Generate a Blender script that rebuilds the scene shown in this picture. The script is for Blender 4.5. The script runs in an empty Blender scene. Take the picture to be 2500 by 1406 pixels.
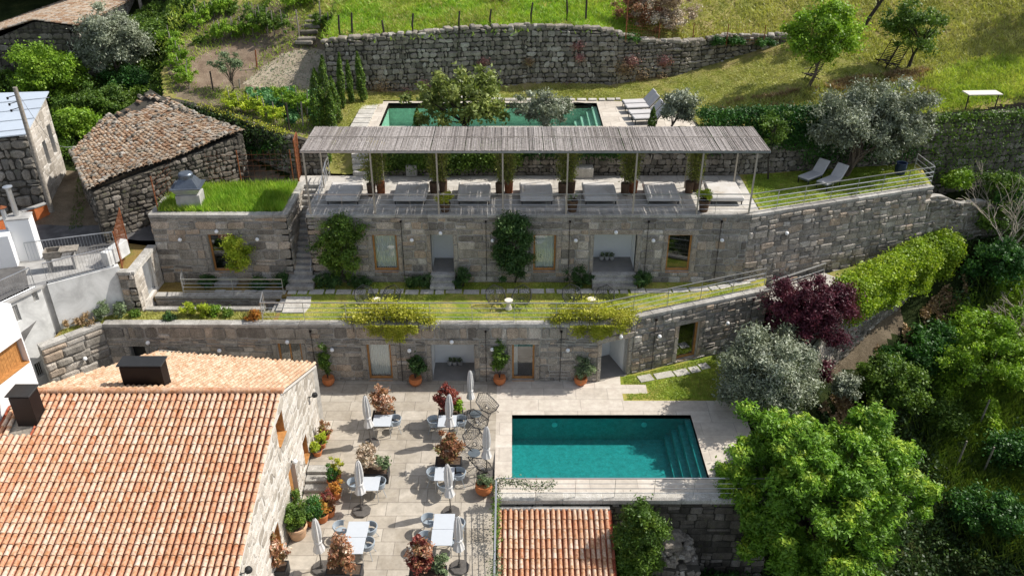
import bpy, math, random
import numpy as np
from mathutils import Vector, Matrix
R = math.radians
random.seed(7)
sc = bpy.context.scene
col = sc.collection
# ---------------------------------------------------------------- camera
PITCH, FPX, CAMZ = R(29.8), 2050.0, 24.0
cd = bpy.data.cameras.new('camera')
cam = bpy.data.objects.new('camera', cd)
col.objects.link(cam)
cam.location = (0, 0, CAMZ)
cam.rotation_euler = (R(90) - PITCH, 0, 0)
cd.sensor_fit = 'HORIZONTAL'
cd.sensor_width = 36.0
cd.lens = 36.0 * FPX / 2500.0
cd.clip_start = 0.5
cd.clip_end = 800
sc.camera = cam
# ---------------------------------------------------------------- light
SUN_EL, SUN_AZ = R(46.9), math.atan2(0.961, 0.277)
w = bpy.data.worlds.new('World')
sc.world = w
w.use_nodes = True
wn = w.node_tree
wn.nodes.clear()
sky = wn.nodes.new('ShaderNodeTexSky')
sky.sky_type = 'NISHITA'
sky.sun_disc = False
sky.sun_elevation = SUN_EL
sky.sun_rotation = SUN_AZ
sky.air_density = 1.0
sky.dust_density = 1.5
bg = wn.nodes.new('ShaderNodeBackground')
bg.inputs[1].default_value = 0.13
wo = wn.nodes.new('ShaderNodeOutputWorld')
hs = wn.nodes.new('ShaderNodeHueSaturation')
hs.inputs['Saturation'].default_value = 0.62
wn.links.new(sky.outputs[0], hs.inputs['Color'])
wn.links.new(hs.outputs[0], bg.inputs[0])
wn.links.new(bg.outputs[0], wo.inputs[0])
sd = bpy.data.lights.new('sun', 'SUN')
sd.energy = 4.1
sd.angle = R(0.5)
sd.color = (1.0, 0.955, 0.89)
sun = bpy.data.objects.new('sun', sd)
col.objects.link(sun)
sv = Vector((math.sin(SUN_AZ) * math.cos(SUN_EL), math.cos(SUN_AZ) * math.cos(SUN_EL), math.sin(SUN_EL)))
sun.rotation_euler = sv.to_track_quat('Z', 'Y').to_euler()
sun.location = (30, 10, 60)
sc.view_settings.view_transform = 'Standard'
sc.view_settings.look = 'None'
sc.view_settings.gamma = 1
sc.view_settings.exposure = 0.38
sc.render.engine = 'CYCLES'
sc.cycles.max_bounces = 7
sc.cycles.transparent_max_bounces = 10
sc.cycles.diffuse_bounces = 3
sc.cycles.use_denoising = True
# ---------------------------------------------------------------- survey helpers: a sight line of the survey camera met with a known level or plane
CP, SP = math.cos(PITCH), math.sin(PITCH)
def _uv(px, py): return (px - 1250) / FPX, (py - 703) / FPX
def P(px, py, z=0.0):
    u, v = _uv(px, py)
    t = (CAMZ - z) / (SP + v * CP)
    return Vector((u * t, t * (CP - v * SP), z))
def Q(px, py, Y):
    u, v = _uv(px, py)
    t = Y / (CP - v * SP)
    return Vector((u * t, Y, CAMZ - t * (SP + v * CP)))
def QX(px, py, X):
    u, v = _uv(px, py)
    t = X / u
    return Vector((X, t * (CP - v * SP), CAMZ - t * (SP + v * CP)))
def WP(px, py, a, b):
    """sight line met with the vertical plane through a,b -> (s along it, z)"""
    u, v = _uv(px, py)
    dx, dy = u, CP - v * SP
    ex, ey = b[0] - a[0], b[1] - a[1]
    L = math.hypot(ex, ey); ex /= L; ey /= L
    det = dx * (-ey) - (-ex) * dy
    t = (a[0] * (-ey) + ex * a[1]) / det
    s = (t * dx - a[0]) * ex + (t * dy - a[1]) * ey
    return s, CAMZ - t * (SP + v * CP)
def floorz(Y):
    if Y > 28: return 0.0
    if Y > 24.6: return -0.45 * (28 - Y) / 3.4
    return -0.45
def PF(px, py):
    z = 0.0
    for _ in range(6):
        p = P(px, py, z); z = floorz(p.y)
    return P(px, py, z)
# ---------------------------------------------------------------- objects
def tag(o, label=None, cat=None, group=None, kind=None):
    if label: o['label'] = label
    if cat: o['category'] = cat
    if group: o['group'] = group
    if kind: o['kind'] = kind
    return o
def thing(name, label, cat, loc=(0, 0, 0), rz=0.0, group=None):
    o = bpy.data.objects.new(name, None)
    col.objects.link(o)
    o.location = loc; o.rotation_euler = (0, 0, rz); o.empty_display_size = 0.2
    return tag(o, label, cat, group)
def kids(o): return [c for c in col.objects if c.parent == o]
def dup(root, loc, rz=None, label=None, group=None, scale=None):
    r = root.copy(); col.objects.link(r); r.location = loc
    if rz is not None: r.rotation_euler = (0, 0, rz)
    if scale: r.scale = (scale,) * 3 if not hasattr(scale, '__len__') else scale
    if label: r['label'] = label
    if group: r['group'] = group
    for ch in root.children:
        c = ch.copy(); col.objects.link(c); c.parent = r
        for g in ch.children:
            d = g.copy(); col.objects.link(d); d.parent = c
    return r
def bez(p): return Vector(p)
class MB:
    def __init__(s, M=None):
        s.v = []; s.f = []; s.r = []; s.M = M or Matrix.Identity(4)
    def add(s, vs, fs, r=None):
        n = len(s.v)
        if r is None: r = random.random()
        M = s.M
        for p in vs:
            q = M @ Vector(p); s.v.append((q.x, q.y, q.z)); s.r.append(r)
        s.f.extend([tuple(i + n for i in f) for f in fs])
        return s
    def box(s, c, d, rz=0.0, r=None, bev=0.0, tilt=None):
        x, y, z = d[0] / 2, d[1] / 2, d[2] / 2
        m = Matrix.Translation(c) @ Matrix.Rotation(rz, 4, 'Z')
        if tilt: m = m @ Matrix.Rotation(tilt[0], 4, tilt[1])
        if bev <= 0:
            vs = [(-x, -y, -z), (x, -y, -z), (x, y, -z), (-x, y, -z), (-x, -y, z), (x, -y, z), (x, y, z), (-x, y, z)]
            fs = [(0, 3, 2, 1), (4, 5, 6, 7), (0, 1, 5, 4), (1, 2, 6, 5), (2, 3, 7, 6), (3, 0, 4, 7)]
        else:
            b = min(bev, x * .9, y * .9, z * .9)
            vs = []
            for zz, e in ((-z, b), (-z + b, 0), (z - b, 0), (z, b)):
                X, Y = x - e, y - e
                c2 = b * .6
                vs += [(-X + c2, -Y, zz), (X - c2, -Y, zz), (X, -Y + c2, zz), (X, Y - c2, zz), (X - c2, Y, zz), (-X + c2, Y, zz), (-X, Y - c2, zz), (-X, -Y + c2, zz)]
            fs = [tuple(range(7, -1, -1)), tuple(range(24, 32))]
            for k in range(3):
                for i in range(8):
                    j = (i + 1) % 8
                    fs.append((k * 8 + i, k * 8 + j, k * 8 + 8 + j, k * 8 + 8 + i))
        return s.add([m @ Vector(p) for p in vs], fs, r)
    def bar(s, a, b, w, h=None, r=None):
        """rectangular bar from a to b, w across (horizontal), h high"""
        a, b = Vector(a), Vector(b); h = h or w
        d = (b - a).normalized()
        side = d.cross(Vector((0, 0, 1)))
        if side.length < 1e-4: side = Vector((1, 0, 0))
        side.normalize(); up = side.cross(d).normalized()
        vs = [p + side * (sx * w / 2) + up * (sz * h / 2) for p in (a, b) for sx, sz in ((-1, -1), (1, -1), (1, 1), (-1, 1))]
        return s.add(vs, [(0, 1, 2, 3), (7, 6, 5, 4), (0, 4, 5, 1), (1, 5, 6, 2), (2, 6, 7, 3), (3, 7, 4, 0)], r)
    def tube(s, path, rad, n=6, r=None, cap=True):
        path = [Vector(p) for p in path]
        vs = []; fs = []
        m = len(path)
        for i, p in enumerate(path):
            d = (path[min(i + 1, m - 1)] - path[max(i - 1, 0)])
            if d.length < 1e-6: d = Vector((0, 0, 1))
            d.normalize()
            a = d.cross(Vector((0, 0, 1)))
            if a.length < 1e-3: a = Vector((1, 0, 0))
            a.normalize(); b = d.cross(a)
            rr = rad[i] if hasattr(rad, '__len__') else rad
            for k in range(n):
                t = 2 * math.pi * k / n
                vs.append(p + a * (rr * math.cos(t)) + b * (rr * math.sin(t)))
        for i in range(m - 1):
            for k in range(n):
                l = (k + 1) % n
                fs.append((i * n + k, i * n + l, i * n + n + l, i * n + n + k))
        if cap:
            fs.append(tuple(range(n - 1, -1, -1))); fs.append(tuple(range((m - 1) * n, m * n)))
        return s.add(vs, fs, r)
    def lathe(s, c, prof, n=16, r=None, wob=None, sq=None):
        """prof: list of (radius, z)"""
        c = Vector(c); vs = []; fs = []
        for i, (rr, z) in enumerate(prof):
            for k in range(n):
                t = 2 * math.pi * k / n
                q = rr * (wob(k, i) if wob else 1)
                vs.append(c + Vector((q * math.cos(t), q * math.sin(t), z)))
        m = len(prof)
        for i in range(m - 1):
            for k in range(n):
                l = (k + 1) % n
                fs.append((i * n + k, i * n + l, i * n + n + l, i * n + n + k))
        if prof[0][0] > 1e-4: fs.append(tuple(range(n - 1, -1, -1)))
        if prof[-1][0] > 1e-4: fs.append(tuple(range((m - 1) * n, m * n)))
        return s.add(vs, fs, r)
    def prism(s, poly, z0, z1, r=None):
        n = len(poly)
        a = sum(poly[i][0] * poly[(i + 1) % n][1] - poly[(i + 1) % n][0] * poly[i][1] for i in range(n))
        if a < 0: poly = poly[::-1]
        vs = [(p[0], p[1], (z0(p) if callable(z0) else z0)) for p in poly] + [(p[0], p[1], (z1(p) if callable(z1) else z1)) for p in poly]
        fs = [tuple(range(n - 1, -1, -1)), tuple(range(n, 2 * n))] + [(i, (i + 1) % n, n + (i + 1) % n, n + i) for i in range(n)]
        return s.add(vs, fs, r)
    def quad(s, a, b, c, d, r=None): return s.add([a, b, c, d], [(0, 1, 2, 3)], r)
    def build(s, name, mat, parent=None, smooth=False, world=True):
        if not s.v: return None
        me = bpy.data.meshes.new(name)
        v = np.array(s.v, dtype=np.float32)
        if parent is not None and world:
            off = np.array(tot(parent), dtype=np.float32)
            v = v - off
        loc = None
        if parent is None:
            loc = np.array([(v[:, 0].min() + v[:, 0].max()) / 2, (v[:, 1].min() + v[:, 1].max()) / 2, v[:, 2].min()], dtype=np.float32)
            v = v - loc
        me.from_pydata([tuple(map(float, p)) for p in v], [], s.f)
        at = me.attributes.new('rnd', 'FLOAT', 'POINT')
        at.data.foreach_set('value', np.array(s.r, dtype=np.float32))
        if mat: me.materials.append(mat)
        if smooth:
            me.polygons.foreach_set('use_smooth', [True] * len(me.polygons))
            if smooth != 'all':
                try: me.set_sharp_from_angle(angle=R(40))
                except Exception: pass
        me.update()
        o = bpy.data.objects.new(name, me); col.objects.link(o)
        if parent is not None: o.parent = parent
        else: o.location = [float(q) for q in loc]
        return o
def tot(o):
    v = Vector((0, 0, 0))
    while o is not None:
        v += o.location; o = o.parent
    return v
def np_mesh(name, V, F, rnd, mat, parent=None, k=4, attr2=None):
    """V (n,3), F (m,k) indices"""
    V = np.asarray(V, dtype=np.float32)
    if parent is not None: V = V - np.array(tot(parent), dtype=np.float32); loc = None
    else:
        loc = np.array([(V[:, 0].min() + V[:, 0].max()) / 2, (V[:, 1].min() + V[:, 1].max()) / 2, V[:, 2].min()], dtype=np.float32); V = V - loc
    me = bpy.data.meshes.new(name)
    me.vertices.add(len(V)); me.vertices.foreach_set('co', V.ravel())
    m = len(F)
    me.loops.add(m * k); me.loops.foreach_set('vertex_index', np.asarray(F, dtype=np.int32).ravel())
    me.polygons.add(m); me.polygons.foreach_set('loop_start', np.arange(0, m * k, k, dtype=np.int32))
    try: me.polygons.foreach_set('loop_total', np.full(m, k, dtype=np.int32))
    except Exception: pass
    at = me.attributes.new('rnd', 'FLOAT', 'POINT'); at.data.foreach_set('value', np.asarray(rnd, dtype=np.float32))
    if attr2 is not None:
        at = me.attributes.new('aux', 'FLOAT', 'POINT'); at.data.foreach_set('value', np.asarray(attr2, dtype=np.float32))
    me.update(calc_edges=True)
    me.materials.append(mat)
    o = bpy.data.objects.new(name, me); col.objects.link(o)
    if parent is not None: o.parent = parent
    else: o.location = [float(q) for q in loc]
    return o
# ---------------------------------------------------------------- materials
class NB:
    def __init__(s, name):
        s.m = bpy.data.materials.new(name); s.m.use_nodes = True
        s.t = s.m.node_tree; s.t.nodes.clear()
        s.out = s.t.nodes.new('ShaderNodeOutputMaterial')
        s._pos = None
    def n(s, ty, ins=None, **kw):
        nd = s.t.nodes.new(ty)
        for k, v in kw.items(): setattr(nd, k, v)
        for k, v in (ins or {}).items():
            if hasattr(v, 'links') or isinstance(v, bpy.types.NodeSocket): s.t.links.new(v, nd.inputs[k])
            else: nd.inputs[k].default_value = v
        return nd
    @property
    def pos(s):
        if s._pos is None: s._pos = s.n('ShaderNodeNewGeometry').outputs['Position']
        return s._pos
    def noise(s, scale, detail=3, rough=.55, vec=None, dist=0.0):
        return s.n('ShaderNodeTexNoise', {'Vector': vec or s.pos, 'Scale': scale, 'Detail': detail, 'Roughness': rough, 'Distortion': dist}).outputs['Fac']
    def ramp(s, fac, stops, interp='LINEAR'):
        nd = s.n('ShaderNodeValToRGB', {'Fac': fac}); cr = nd.color_ramp; cr.interpolation = interp
        while len(cr.elements) < len(stops): cr.elements.new(.5)
        for e, (p, c) in zip(cr.elements, stops):
            e.position = p; e.color = (c[0], c[1], c[2], 1) if hasattr(c, '__len__') else (c, c, c, 1)
        return nd.outputs['Color']
    def attr(s, nm='rnd'):
        return s.n('ShaderNodeAttribute', attribute_name=nm).outputs['Fac']
    def mix(s, f, a, b, mode='MIX'):
        nd = s.n('ShaderNodeMix', data_type='RGBA', blend_type=mode)
        for k, v in ((0, f), (6, a), (7, b)):
            if isinstance(v, bpy.types.NodeSocket): s.t.links.new(v, nd.inputs[k])
            elif k == 0: nd.inputs[k].default_value = v
            else: nd.inputs[k].default_value = (v[0], v[1], v[2], 1) if hasattr(v, '__len__') else (v, v, v, 1)
        return nd.outputs[2]
    def math(s, op, a, b=0.5, clamp=False):
        nd = s.n('ShaderNodeMath', operation=op, use_clamp=clamp)
        for k, v in ((0, a), (1, b)):
            if isinstance(v, bpy.types.NodeSocket): s.t.links.new(v, nd.inputs[k])
            else: nd.inputs[k].default_value = v
        return nd.outputs[0]
    def bump(s, h, strength=.5, dist=.02, normal=None):
        d = {'Height': h, 'Strength': strength, 'Distance': dist}
        if normal is not None: d['Normal'] = normal
        return s.n('ShaderNodeBump', d).outputs['Normal']
    def pbr(s, colr, rough=.8, normal=None, metal=0.0, spec=.3):
        b = s.n('ShaderNodeBsdfPrincipled')
        for k, v in (('Base Color', colr), ('Roughness', rough), ('Metallic', metal), ('Specular IOR Level', spec)):
            if isinstance(v, bpy.types.NodeSocket): s.t.links.new(v, b.inputs[k])
            else: b.inputs[k].default_value = (v[0], v[1], v[2], 1) if hasattr(v, '__len__') else v
        if normal is not None: s.t.links.new(normal, b.inputs['Normal'])
        return b.outputs[0]
    def done(s, sh):
        s.t.links.new(sh, s.out.inputs['Surface']); return s.m
def M_simple(name, c, rough=.6, metal=0.0, var=.12, vscale=6.0, bump=0.0, bscale=40, spec=.3):
    b = NB(name)
    n = b.noise(vscale, 4)
    lo = tuple(x * (1 - var) for x in c); hi = tuple(min(1, x * (1 + var)) for x in c)
    cc = b.ramp(n, [(.3, lo), (.7, hi)])
    nm = b.bump(b.noise(bscale, 3), .4, bump) if bump else None
    return b.done(b.pbr(cc, rough, nm, metal, spec))
def M_stone(name, stops, stain=.5, lichen=None, bump=.03, bscale=7, fleck=.25):
    b = NB(name)
    c = b.ramp(b.attr(), stops)
    c = b.mix(min(1, fleck * 1.6), c, b.ramp(b.noise(24, 4, .8), [(.34, .05), (.5, .5), (.66, .95)]), 'OVERLAY')
    c = b.mix(.2, c, b.ramp(b.noise(5, 4, .6), [(.3, .15), (.7, .9)]), 'OVERLAY')
    vs = b.n('ShaderNodeMapping', {'Vector': b.pos, 'Scale': (1.9, 1.9, .45)}).outputs[0]
    st = b.ramp(b.noise(.75, 6, .7, vec=vs, dist=.5), [(.44, 0.0), (.62, 1.0)])
    sf = b.math('MULTIPLY', st, stain)
    c = b.mix(sf, c, b.mix(1.0, c, (.42, .41, .38), 'MULTIPLY'))
    if lichen:
        lf = b.ramp(b.noise(3.2, 5, .7), [(.56, 0.0), (.66, 1.0)])
        c = b.mix(b.math('MULTIPLY', lf, lichen[1]), c, lichen[0])
    h = b.math('ADD', b.noise(bscale, 5, .7), b.math('MULTIPLY', b.noise(bscale * 5, 3, .7), .35))
    return b.done(b.pbr(c, .9, b.bump(h, .8, bump), spec=.2))
def M_leaf(name, c0, c1, c2=None, trans=.3, rough=.5, vscale=1.3):
    b = NB(name)
    stops = [(0, c0), (.6, c1)] + ([(1, c2)] if c2 else [])
    c = b.ramp(b.attr(), stops)
    c = b.mix(.5, c, b.ramp(b.noise(vscale, 2), [(.35, .42), (.65, .9)]), 'OVERLAY')
    d = b.pbr(c, rough, spec=.35)
    tr = b.n('ShaderNodeBsdfTranslucent', {'Color': b.mix(1.0, c, (1.0, 1.05, .55), 'MULTIPLY')}).outputs[0]
    mx = b.n('ShaderNodeMixShader', {0: trans, 1: d, 2: tr})
    return b.done(mx.outputs[0])
def M_ground(name, stops, scale=.9, fine=9, bump=.05, det=6, spots=None, fleck=.4):
    b = NB(name)
    n = b.math('ADD', b.math('MULTIPLY', b.noise(scale, det, .6, dist=.3), .75), b.math('MULTIPLY', b.noise(fine, 4, .7), .25))
    c = b.ramp(n, stops)
    c = b.mix(fleck, c, b.ramp(b.noise(fine * 2.6, 3, .75), [(.3, .1), (.7, .95)]), 'OVERLAY')
    if spots:
        f = b.ramp(b.noise(spots[1], 4, .6), [(spots[2], 0.0), (spots[2] + .08, 1.0)])
        c = b.mix(f, c, spots[0])
    h = b.math('ADD', b.noise(fine, 5, .75), b.math('MULTIPLY', b.noise(fine * 4, 3, .7), .5))
    return b.done(b.pbr(c, .95, b.bump(h, .9, bump), spec=.1))
MT = {}
MT['ashlar'] = M_stone('ashlar', [(0, (.21, .19, .165)), (.25, (.28, .255, .22)), (.6, (.37, .335, .285)), (.82, (.42, .325, .24)), (1, (.55, .51, .45))], .5, bump=.05, fleck=.4)
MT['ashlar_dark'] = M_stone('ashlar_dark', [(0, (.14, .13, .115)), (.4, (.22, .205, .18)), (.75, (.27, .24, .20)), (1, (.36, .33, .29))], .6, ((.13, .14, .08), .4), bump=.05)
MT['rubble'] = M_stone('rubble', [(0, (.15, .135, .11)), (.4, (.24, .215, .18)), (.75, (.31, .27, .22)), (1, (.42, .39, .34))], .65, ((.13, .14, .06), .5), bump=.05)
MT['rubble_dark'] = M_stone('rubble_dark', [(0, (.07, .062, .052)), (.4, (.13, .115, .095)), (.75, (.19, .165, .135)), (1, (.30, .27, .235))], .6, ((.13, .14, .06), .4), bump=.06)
MT['gable'] = M_stone('gable', [(0, (.34, .30, .25)), (.4, (.45, .405, .345)), (.75, (.54, .49, .425)), (1, (.62, .58, .52))], .35, ((.27, .235, .18), .5), bump=.03)
MT['gable_mortar'] = M_simple('gable_mortar', (.58, .55, .50), .9, var=.08, bump=.02, bscale=12)
MT['mortar'] = M_simple('mortar', (.36, .34, .305), .95, var=.3, vscale=3, bump=.03, bscale=14)
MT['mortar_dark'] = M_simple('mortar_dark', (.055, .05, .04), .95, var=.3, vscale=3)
MT['coping'] = M_stone('coping', [(0, (.34, .32, .29)), (.5, (.41, .39, .355)), (1, (.48, .46, .42))], .45, ((.2, .2, .16), .3), bump=.008, bscale=12)
MT['concrete'] = M_simple('concrete', (.36, .35, .33), .85, var=.2, vscale=2.5, bump=.006)
MT['white_wall'] = M_simple('white_wall', (.80, .80, .79), .85, var=.03, vscale=.6)
MT['white_old'] = None
b = NB('white_old'); c = b.ramp(b.noise(.8, 6, .65, dist=.5), [(.3, (.38, .38, .37)), (.5, (.58, .58, .56)), (.68, (.74, .74, .72))]); MT['white_old'] = b.done(b.pbr(c, .9, b.bump(b.noise(14, 4), .4, .01)))
MT['alcove_white'] = M_simple('alcove_white', (.82, .83, .82), .8, var=.02)
MT['wood'] = M_simple('wood', (.42, .20, .065), .5, var=.25, vscale=9)
MT['wood_grey'] = M_simple('wood_grey', (.26, .23, .19), .9, var=.35, vscale=9)
MT['dark_metal'] = M_simple('dark_metal', (.03, .03, .03), .5, .2)
MT['brown_metal'] = M_simple('brown_metal', (.013, .009, .009), .45, .2, var=.15, vscale=2)
MT['steel'] = M_simple('steel', (.55, .55, .54), .35, .75, var=.06)
MT['galv'] = M_simple('galv', (.50, .52, .54), .35, .7, var=.12, vscale=3)
MT['hood'] = M_simple('hood', (.12, .14, .17), .4, .5, var=.15)
MT['cable'] = M_simple('cable', (.42, .41, .39), .5, .4)
MT['post_paint'] = M_simple('post_paint', (.42, .37, .30), .6, var=.12)
MT['rust'] = M_simple('rust', (.24, .085, .035), .9, .1, var=.4, vscale=8)
MT['white_paint'] = M_simple('white_paint', (.50, .53, .56), .35, var=.02)
MT['chair_blue'] = M_simple('chair_blue', (.34, .385, .42), .45, var=.05)
MT['wire'] = M_simple('wire', (.03, .03, .032), .45, .3)
MT['slate_top'] = M_simple('slate_top', (.10, .12, .135), .5)
MT['canvas'] = M_simple('canvas', (.60, .585, .56), .9, var=.06, vscale=5)
MT['base_plate'] = M_simple('base_plate', (.105, .095, .085), .75, var=.2)
MT['planter'] = M_simple('planter', (.03, .031, .034), .5, var=.2)
MT['terracotta'] = M_simple('terracotta', (.50, .17, .06), .8, var=.15, vscale=5)
MT['terracotta_pale'] = M_simple('terracotta_pale', (.56, .36, .22), .85, var=.2, vscale=4)
MT['brown_pot'] = M_simple('brown_pot', (.10, .06, .035), .7, var=.3)
MT['red_pot'] = M_simple('red_pot', (.30, .035, .02), .5)
MT['soil'] = M_simple('soil', (.09, .06, .04), .95, var=.4, vscale=12)
MT['mattress'] = M_ground('mattress', [(.42, (.60, .575, .54)), (.58, (.54, .505, .46)), (.70, (.42, .36, .28))], 1.3, 9, .01, fleck=.15)
MT['cushion'] = M_simple('cushion', (.52, .50, .49), .9, var=.06, vscale=3)
MT['black'] = M_simple('black', (.012, .012, .012), .6)
MT['dark_room'] = M_simple('dark_room', (.03, .028, .025), .9)  # near-black colour stands in for the lack of light inside openings
MT['curtain'] = M_simple('curtain', (.82, .84, .82), .9, var=.08, vscale=8)
MT['lamp'] = M_simple('lamp', (.85, .85, .84), .35, var=.01)
MT['grey_floor'] = M_simple('grey_floor', (.24, .225, .21), .8, var=.12, vscale=2)
MT['asphalt'] = M_simple('asphalt', (.12, .115, .11), .95, var=.35, vscale=2, bump=.02)
MT['orange_block'] = M_simple('orange_block', (.55, .16, .05), .9, var=.2, vscale=4)
MT['metal_roof'] = M_simple('metal_roof', (.62, .68, .74), .4, .3, var=.05, vscale=.8)
MT['bark'] = M_simple('bark', (.13, .10, .075), .95, var=.4, vscale=9, bump=.02, bscale=18)
MT['bark_dark'] = M_simple('bark_dark', (.05, .04, .032), .95, var=.4, vscale=9)
MT['vine_wood'] = M_simple('vine_wood', (.22, .17, .12), .95, var=.4, vscale=12)
MT['pale_twig'] = M_simple('pale_twig', (.42, .36, .29), .9, var=.25, vscale=12)
MT['blue_plastic'] = M_simple('blue_plastic', (.02, .035, .07), .4)
MT['cream_stone'] = M_simple('cream_stone', (.72, .66, .55), .8, var=.05)
def glass(name, tint=(.93, .95, .95), refl=1.0):
    b = NB(name)
    fr = b.n('ShaderNodeFresnel', {'IOR': 1.5}).outputs[0]
    f = b.math('ADD', b.math('MULTIPLY', fr, .7 * refl), .05 * refl, True)
    tr = b.n('ShaderNodeBsdfTransparent', {'Color': tint + (1,)}).outputs[0]
    gl = b.n('ShaderNodeBsdfGlossy', {'Color': (.95, .97, 1, 1), 'Roughness': .02}).outputs[0]
    return b.done(b.n('ShaderNodeMixShader', {0: f, 1: tr, 2: gl}).outputs[0])
MT['glass'] = glass('glass')
def water(name, tint):
    b = NB(name)
    nm = b.bump(b.math('ADD', b.noise(3.0, 3, .6, dist=.4), b.math('MULTIPLY', b.noise(9, 3), .5)), .5, .04)
    fr = b.n('ShaderNodeFresnel', {'IOR': 1.33, 'Normal': nm}).outputs[0]
    tr = b.n('ShaderNodeBsdfTransparent', {'Color': tint + (1,)}).outputs[0]
    gl = b.n('ShaderNodeBsdfGlossy', {'Color': (1, 1, 1, 1), 'Roughness': .03, 'Normal': nm}).outputs[0]
    return b.done(b.n('ShaderNodeMixShader', {0: fr, 1: tr, 2: gl}).outputs[0])
MT['water'] = water('water', (.42, .80, .78))
MT['water_green'] = water('water_green', (.74, .90, .84))
def basin(name, c):
    b = NB(name)
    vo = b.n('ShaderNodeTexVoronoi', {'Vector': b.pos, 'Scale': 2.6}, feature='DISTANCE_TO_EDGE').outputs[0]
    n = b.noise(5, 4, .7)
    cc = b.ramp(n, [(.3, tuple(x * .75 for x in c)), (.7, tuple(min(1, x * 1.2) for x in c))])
    cl = b.ramp(b.n('ShaderNodeTexVoronoi', {'Vector': b.n('ShaderNodeVectorMath', {0: b.pos, 1: b.n('ShaderNodeTexNoise', {'Vector': b.pos, 'Scale': 2.5}).outputs['Color']}, operation='ADD').outputs[0], 'Scale': 3.2}, feature='DISTANCE_TO_EDGE').outputs[0], [(.0, 1.0), (.09, 0.0)])  # pale wavy net: rippled sunlight painted into the basin colour
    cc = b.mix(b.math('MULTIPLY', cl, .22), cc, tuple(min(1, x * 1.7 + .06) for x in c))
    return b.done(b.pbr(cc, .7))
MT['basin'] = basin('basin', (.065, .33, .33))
MT['light_ring'] = M_simple('light_ring', (.35, .75, .75), .4)
MT['basin_green'] = basin('basin_green', (.42, .60, .50))
def paving(name, stops, bw=1.0, bh=.6, mort=.012, rot=0.0, dirt=.5, mc=(.16, .14, .12)):
    b = NB(name)
    mp = b.n('ShaderNodeMapping', {'Vector': b.pos, 'Rotation': (0, 0, rot)}).outputs[0]
    br = b.n('ShaderNodeTexBrick', {'Vector': mp, 'Color1': (0, 0, 0, 1), 'Color2': (1, 1, 1, 1), 'Mortar': (.5, .5, .5, 1), 'Scale': 1.0, 'Mortar Size': mort, 'Mortar Smooth': .1, 'Bias': 0.0, 'Brick Width': bw, 'Row Height': bh}, offset=.37, squash=1.3, squash_frequency=3)
    c = b.ramp(br.outputs['Color'], stops)
    c = b.mix(.35, c, b.ramp(b.noise(3, 5, .7), [(.3, .25), (.7, .75)]), 'OVERLAY')
    df = b.math('MULTIPLY', b.ramp(b.noise(.7, 6, .7, dist=.8), [(.45, 0.0), (.7, 1.0)]), dirt)
    c = b.mix(df, c, b.mix(1.0, c, (.56, .52, .44), 'MULTIPLY'))
    c = b.mix(b.math('MULTIPLY', br.outputs['Fac'], .8), c, mc)
    return b.done(b.pbr(c, .85, b.bump(b.noise(30, 3), .3, .004), spec=.25))
MT['paving'] = paving('paving', [(0, (.37, .325, .262)), (.5, (.44, .39, .32)), (1, (.49, .44, .365))], 1.15, .68)
MT['deck_paving'] = paving('deck_paving', [(0, (.50, .445, .375)), (.5, (.55, .49, .415)), (1, (.60, .54, .46))], 1.5, .85, dirt=.25, mc=(.3, .26, .22))
MT['terrace_paving'] = paving('terrace_paving', [(0, (.46, .43, .385)), (1, (.54, .51, .46))], 2.2, 1.4, dirt=.55, mc=(.25, .22, .19))
MT['pale_slab'] = M_stone('pale_slab', [(0, (.44, .41, .36)), (1, (.58, .55, .49))], .35, bump=.006)
def tiles(name, stops, dark=.5, patch=(.22, .20, .16)):
    b = NB(name)
    c = b.ramp(b.attr(), stops)
    c = b.mix(.5, c, b.ramp(b.noise(11, 4, .75), [(.3, .2), (.7, .8)]), 'OVERLAY')
    c = b.mix(b.math('MULTIPLY', b.ramp(b.noise(6.5, 3, .6, dist=.5), [(.5, 0.0), (.6, 1.0)]), dark), c, b.mix(1.0, c, patch, 'MULTIPLY'))
    f = b.math('MULTIPLY', b.ramp(b.noise(1.3, 5, .75), [(.52, 0.0), (.68, 1.0)]), dark * .7)
    c = b.mix(f, c, b.mix(1.0, c, patch, 'MULTIPLY'))
    return b.done(b.pbr(c, .85, b.bump(b.noise(40, 3), .4, .004), spec=.2))
MT['tiles'] = tiles('tiles', [(0, (.52, .27, .16)), (.3, (.54, .32, .20)), (.6, (.57, .385, .265)), (.85, (.59, .43, .32)), (1, (.60, .47, .365))], .75, (.76, .60, .42))
MT['tiles_pale'] = tiles('tiles_pale', [(0, (.48, .30, .19)), (.5, (.55, .40, .275)), (1, (.60, .48, .35))], .7, (.74, .62, .46))
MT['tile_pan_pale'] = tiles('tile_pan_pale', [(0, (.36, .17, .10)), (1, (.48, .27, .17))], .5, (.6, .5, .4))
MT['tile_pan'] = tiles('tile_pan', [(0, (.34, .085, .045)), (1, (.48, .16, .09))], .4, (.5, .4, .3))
MT['old_tiles'] = tiles('old_tiles', [(0, (.34, .20, .12)), (.3, (.44, .31, .205)), (.6, (.52, .40, .285)), (.85, (.46, .40, .33)), (1, (.60, .51, .40))], .55, (.6, .56, .5))
MT['reed'] = tiles('reed', [(0, (.20, .175, .16)), (.5, (.30, .27, .25)), (1, (.39, .355, .33))], .6, (.6, .6, .6))
MT['lawn'] = M_ground('lawn', [(.36, (.14, .18, .03)), (.47, (.22, .23, .05)), (.6, (.32, .28, .10))], .7, 22, .03)
MT['lawn_rich'] = M_ground('lawn_rich', [(.38, (.15, .22, .025)), (.48, (.26, .29, .045)), (.58, (.42, .36, .10))], .7, 22, .03)
MT['hill2'] = None
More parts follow.
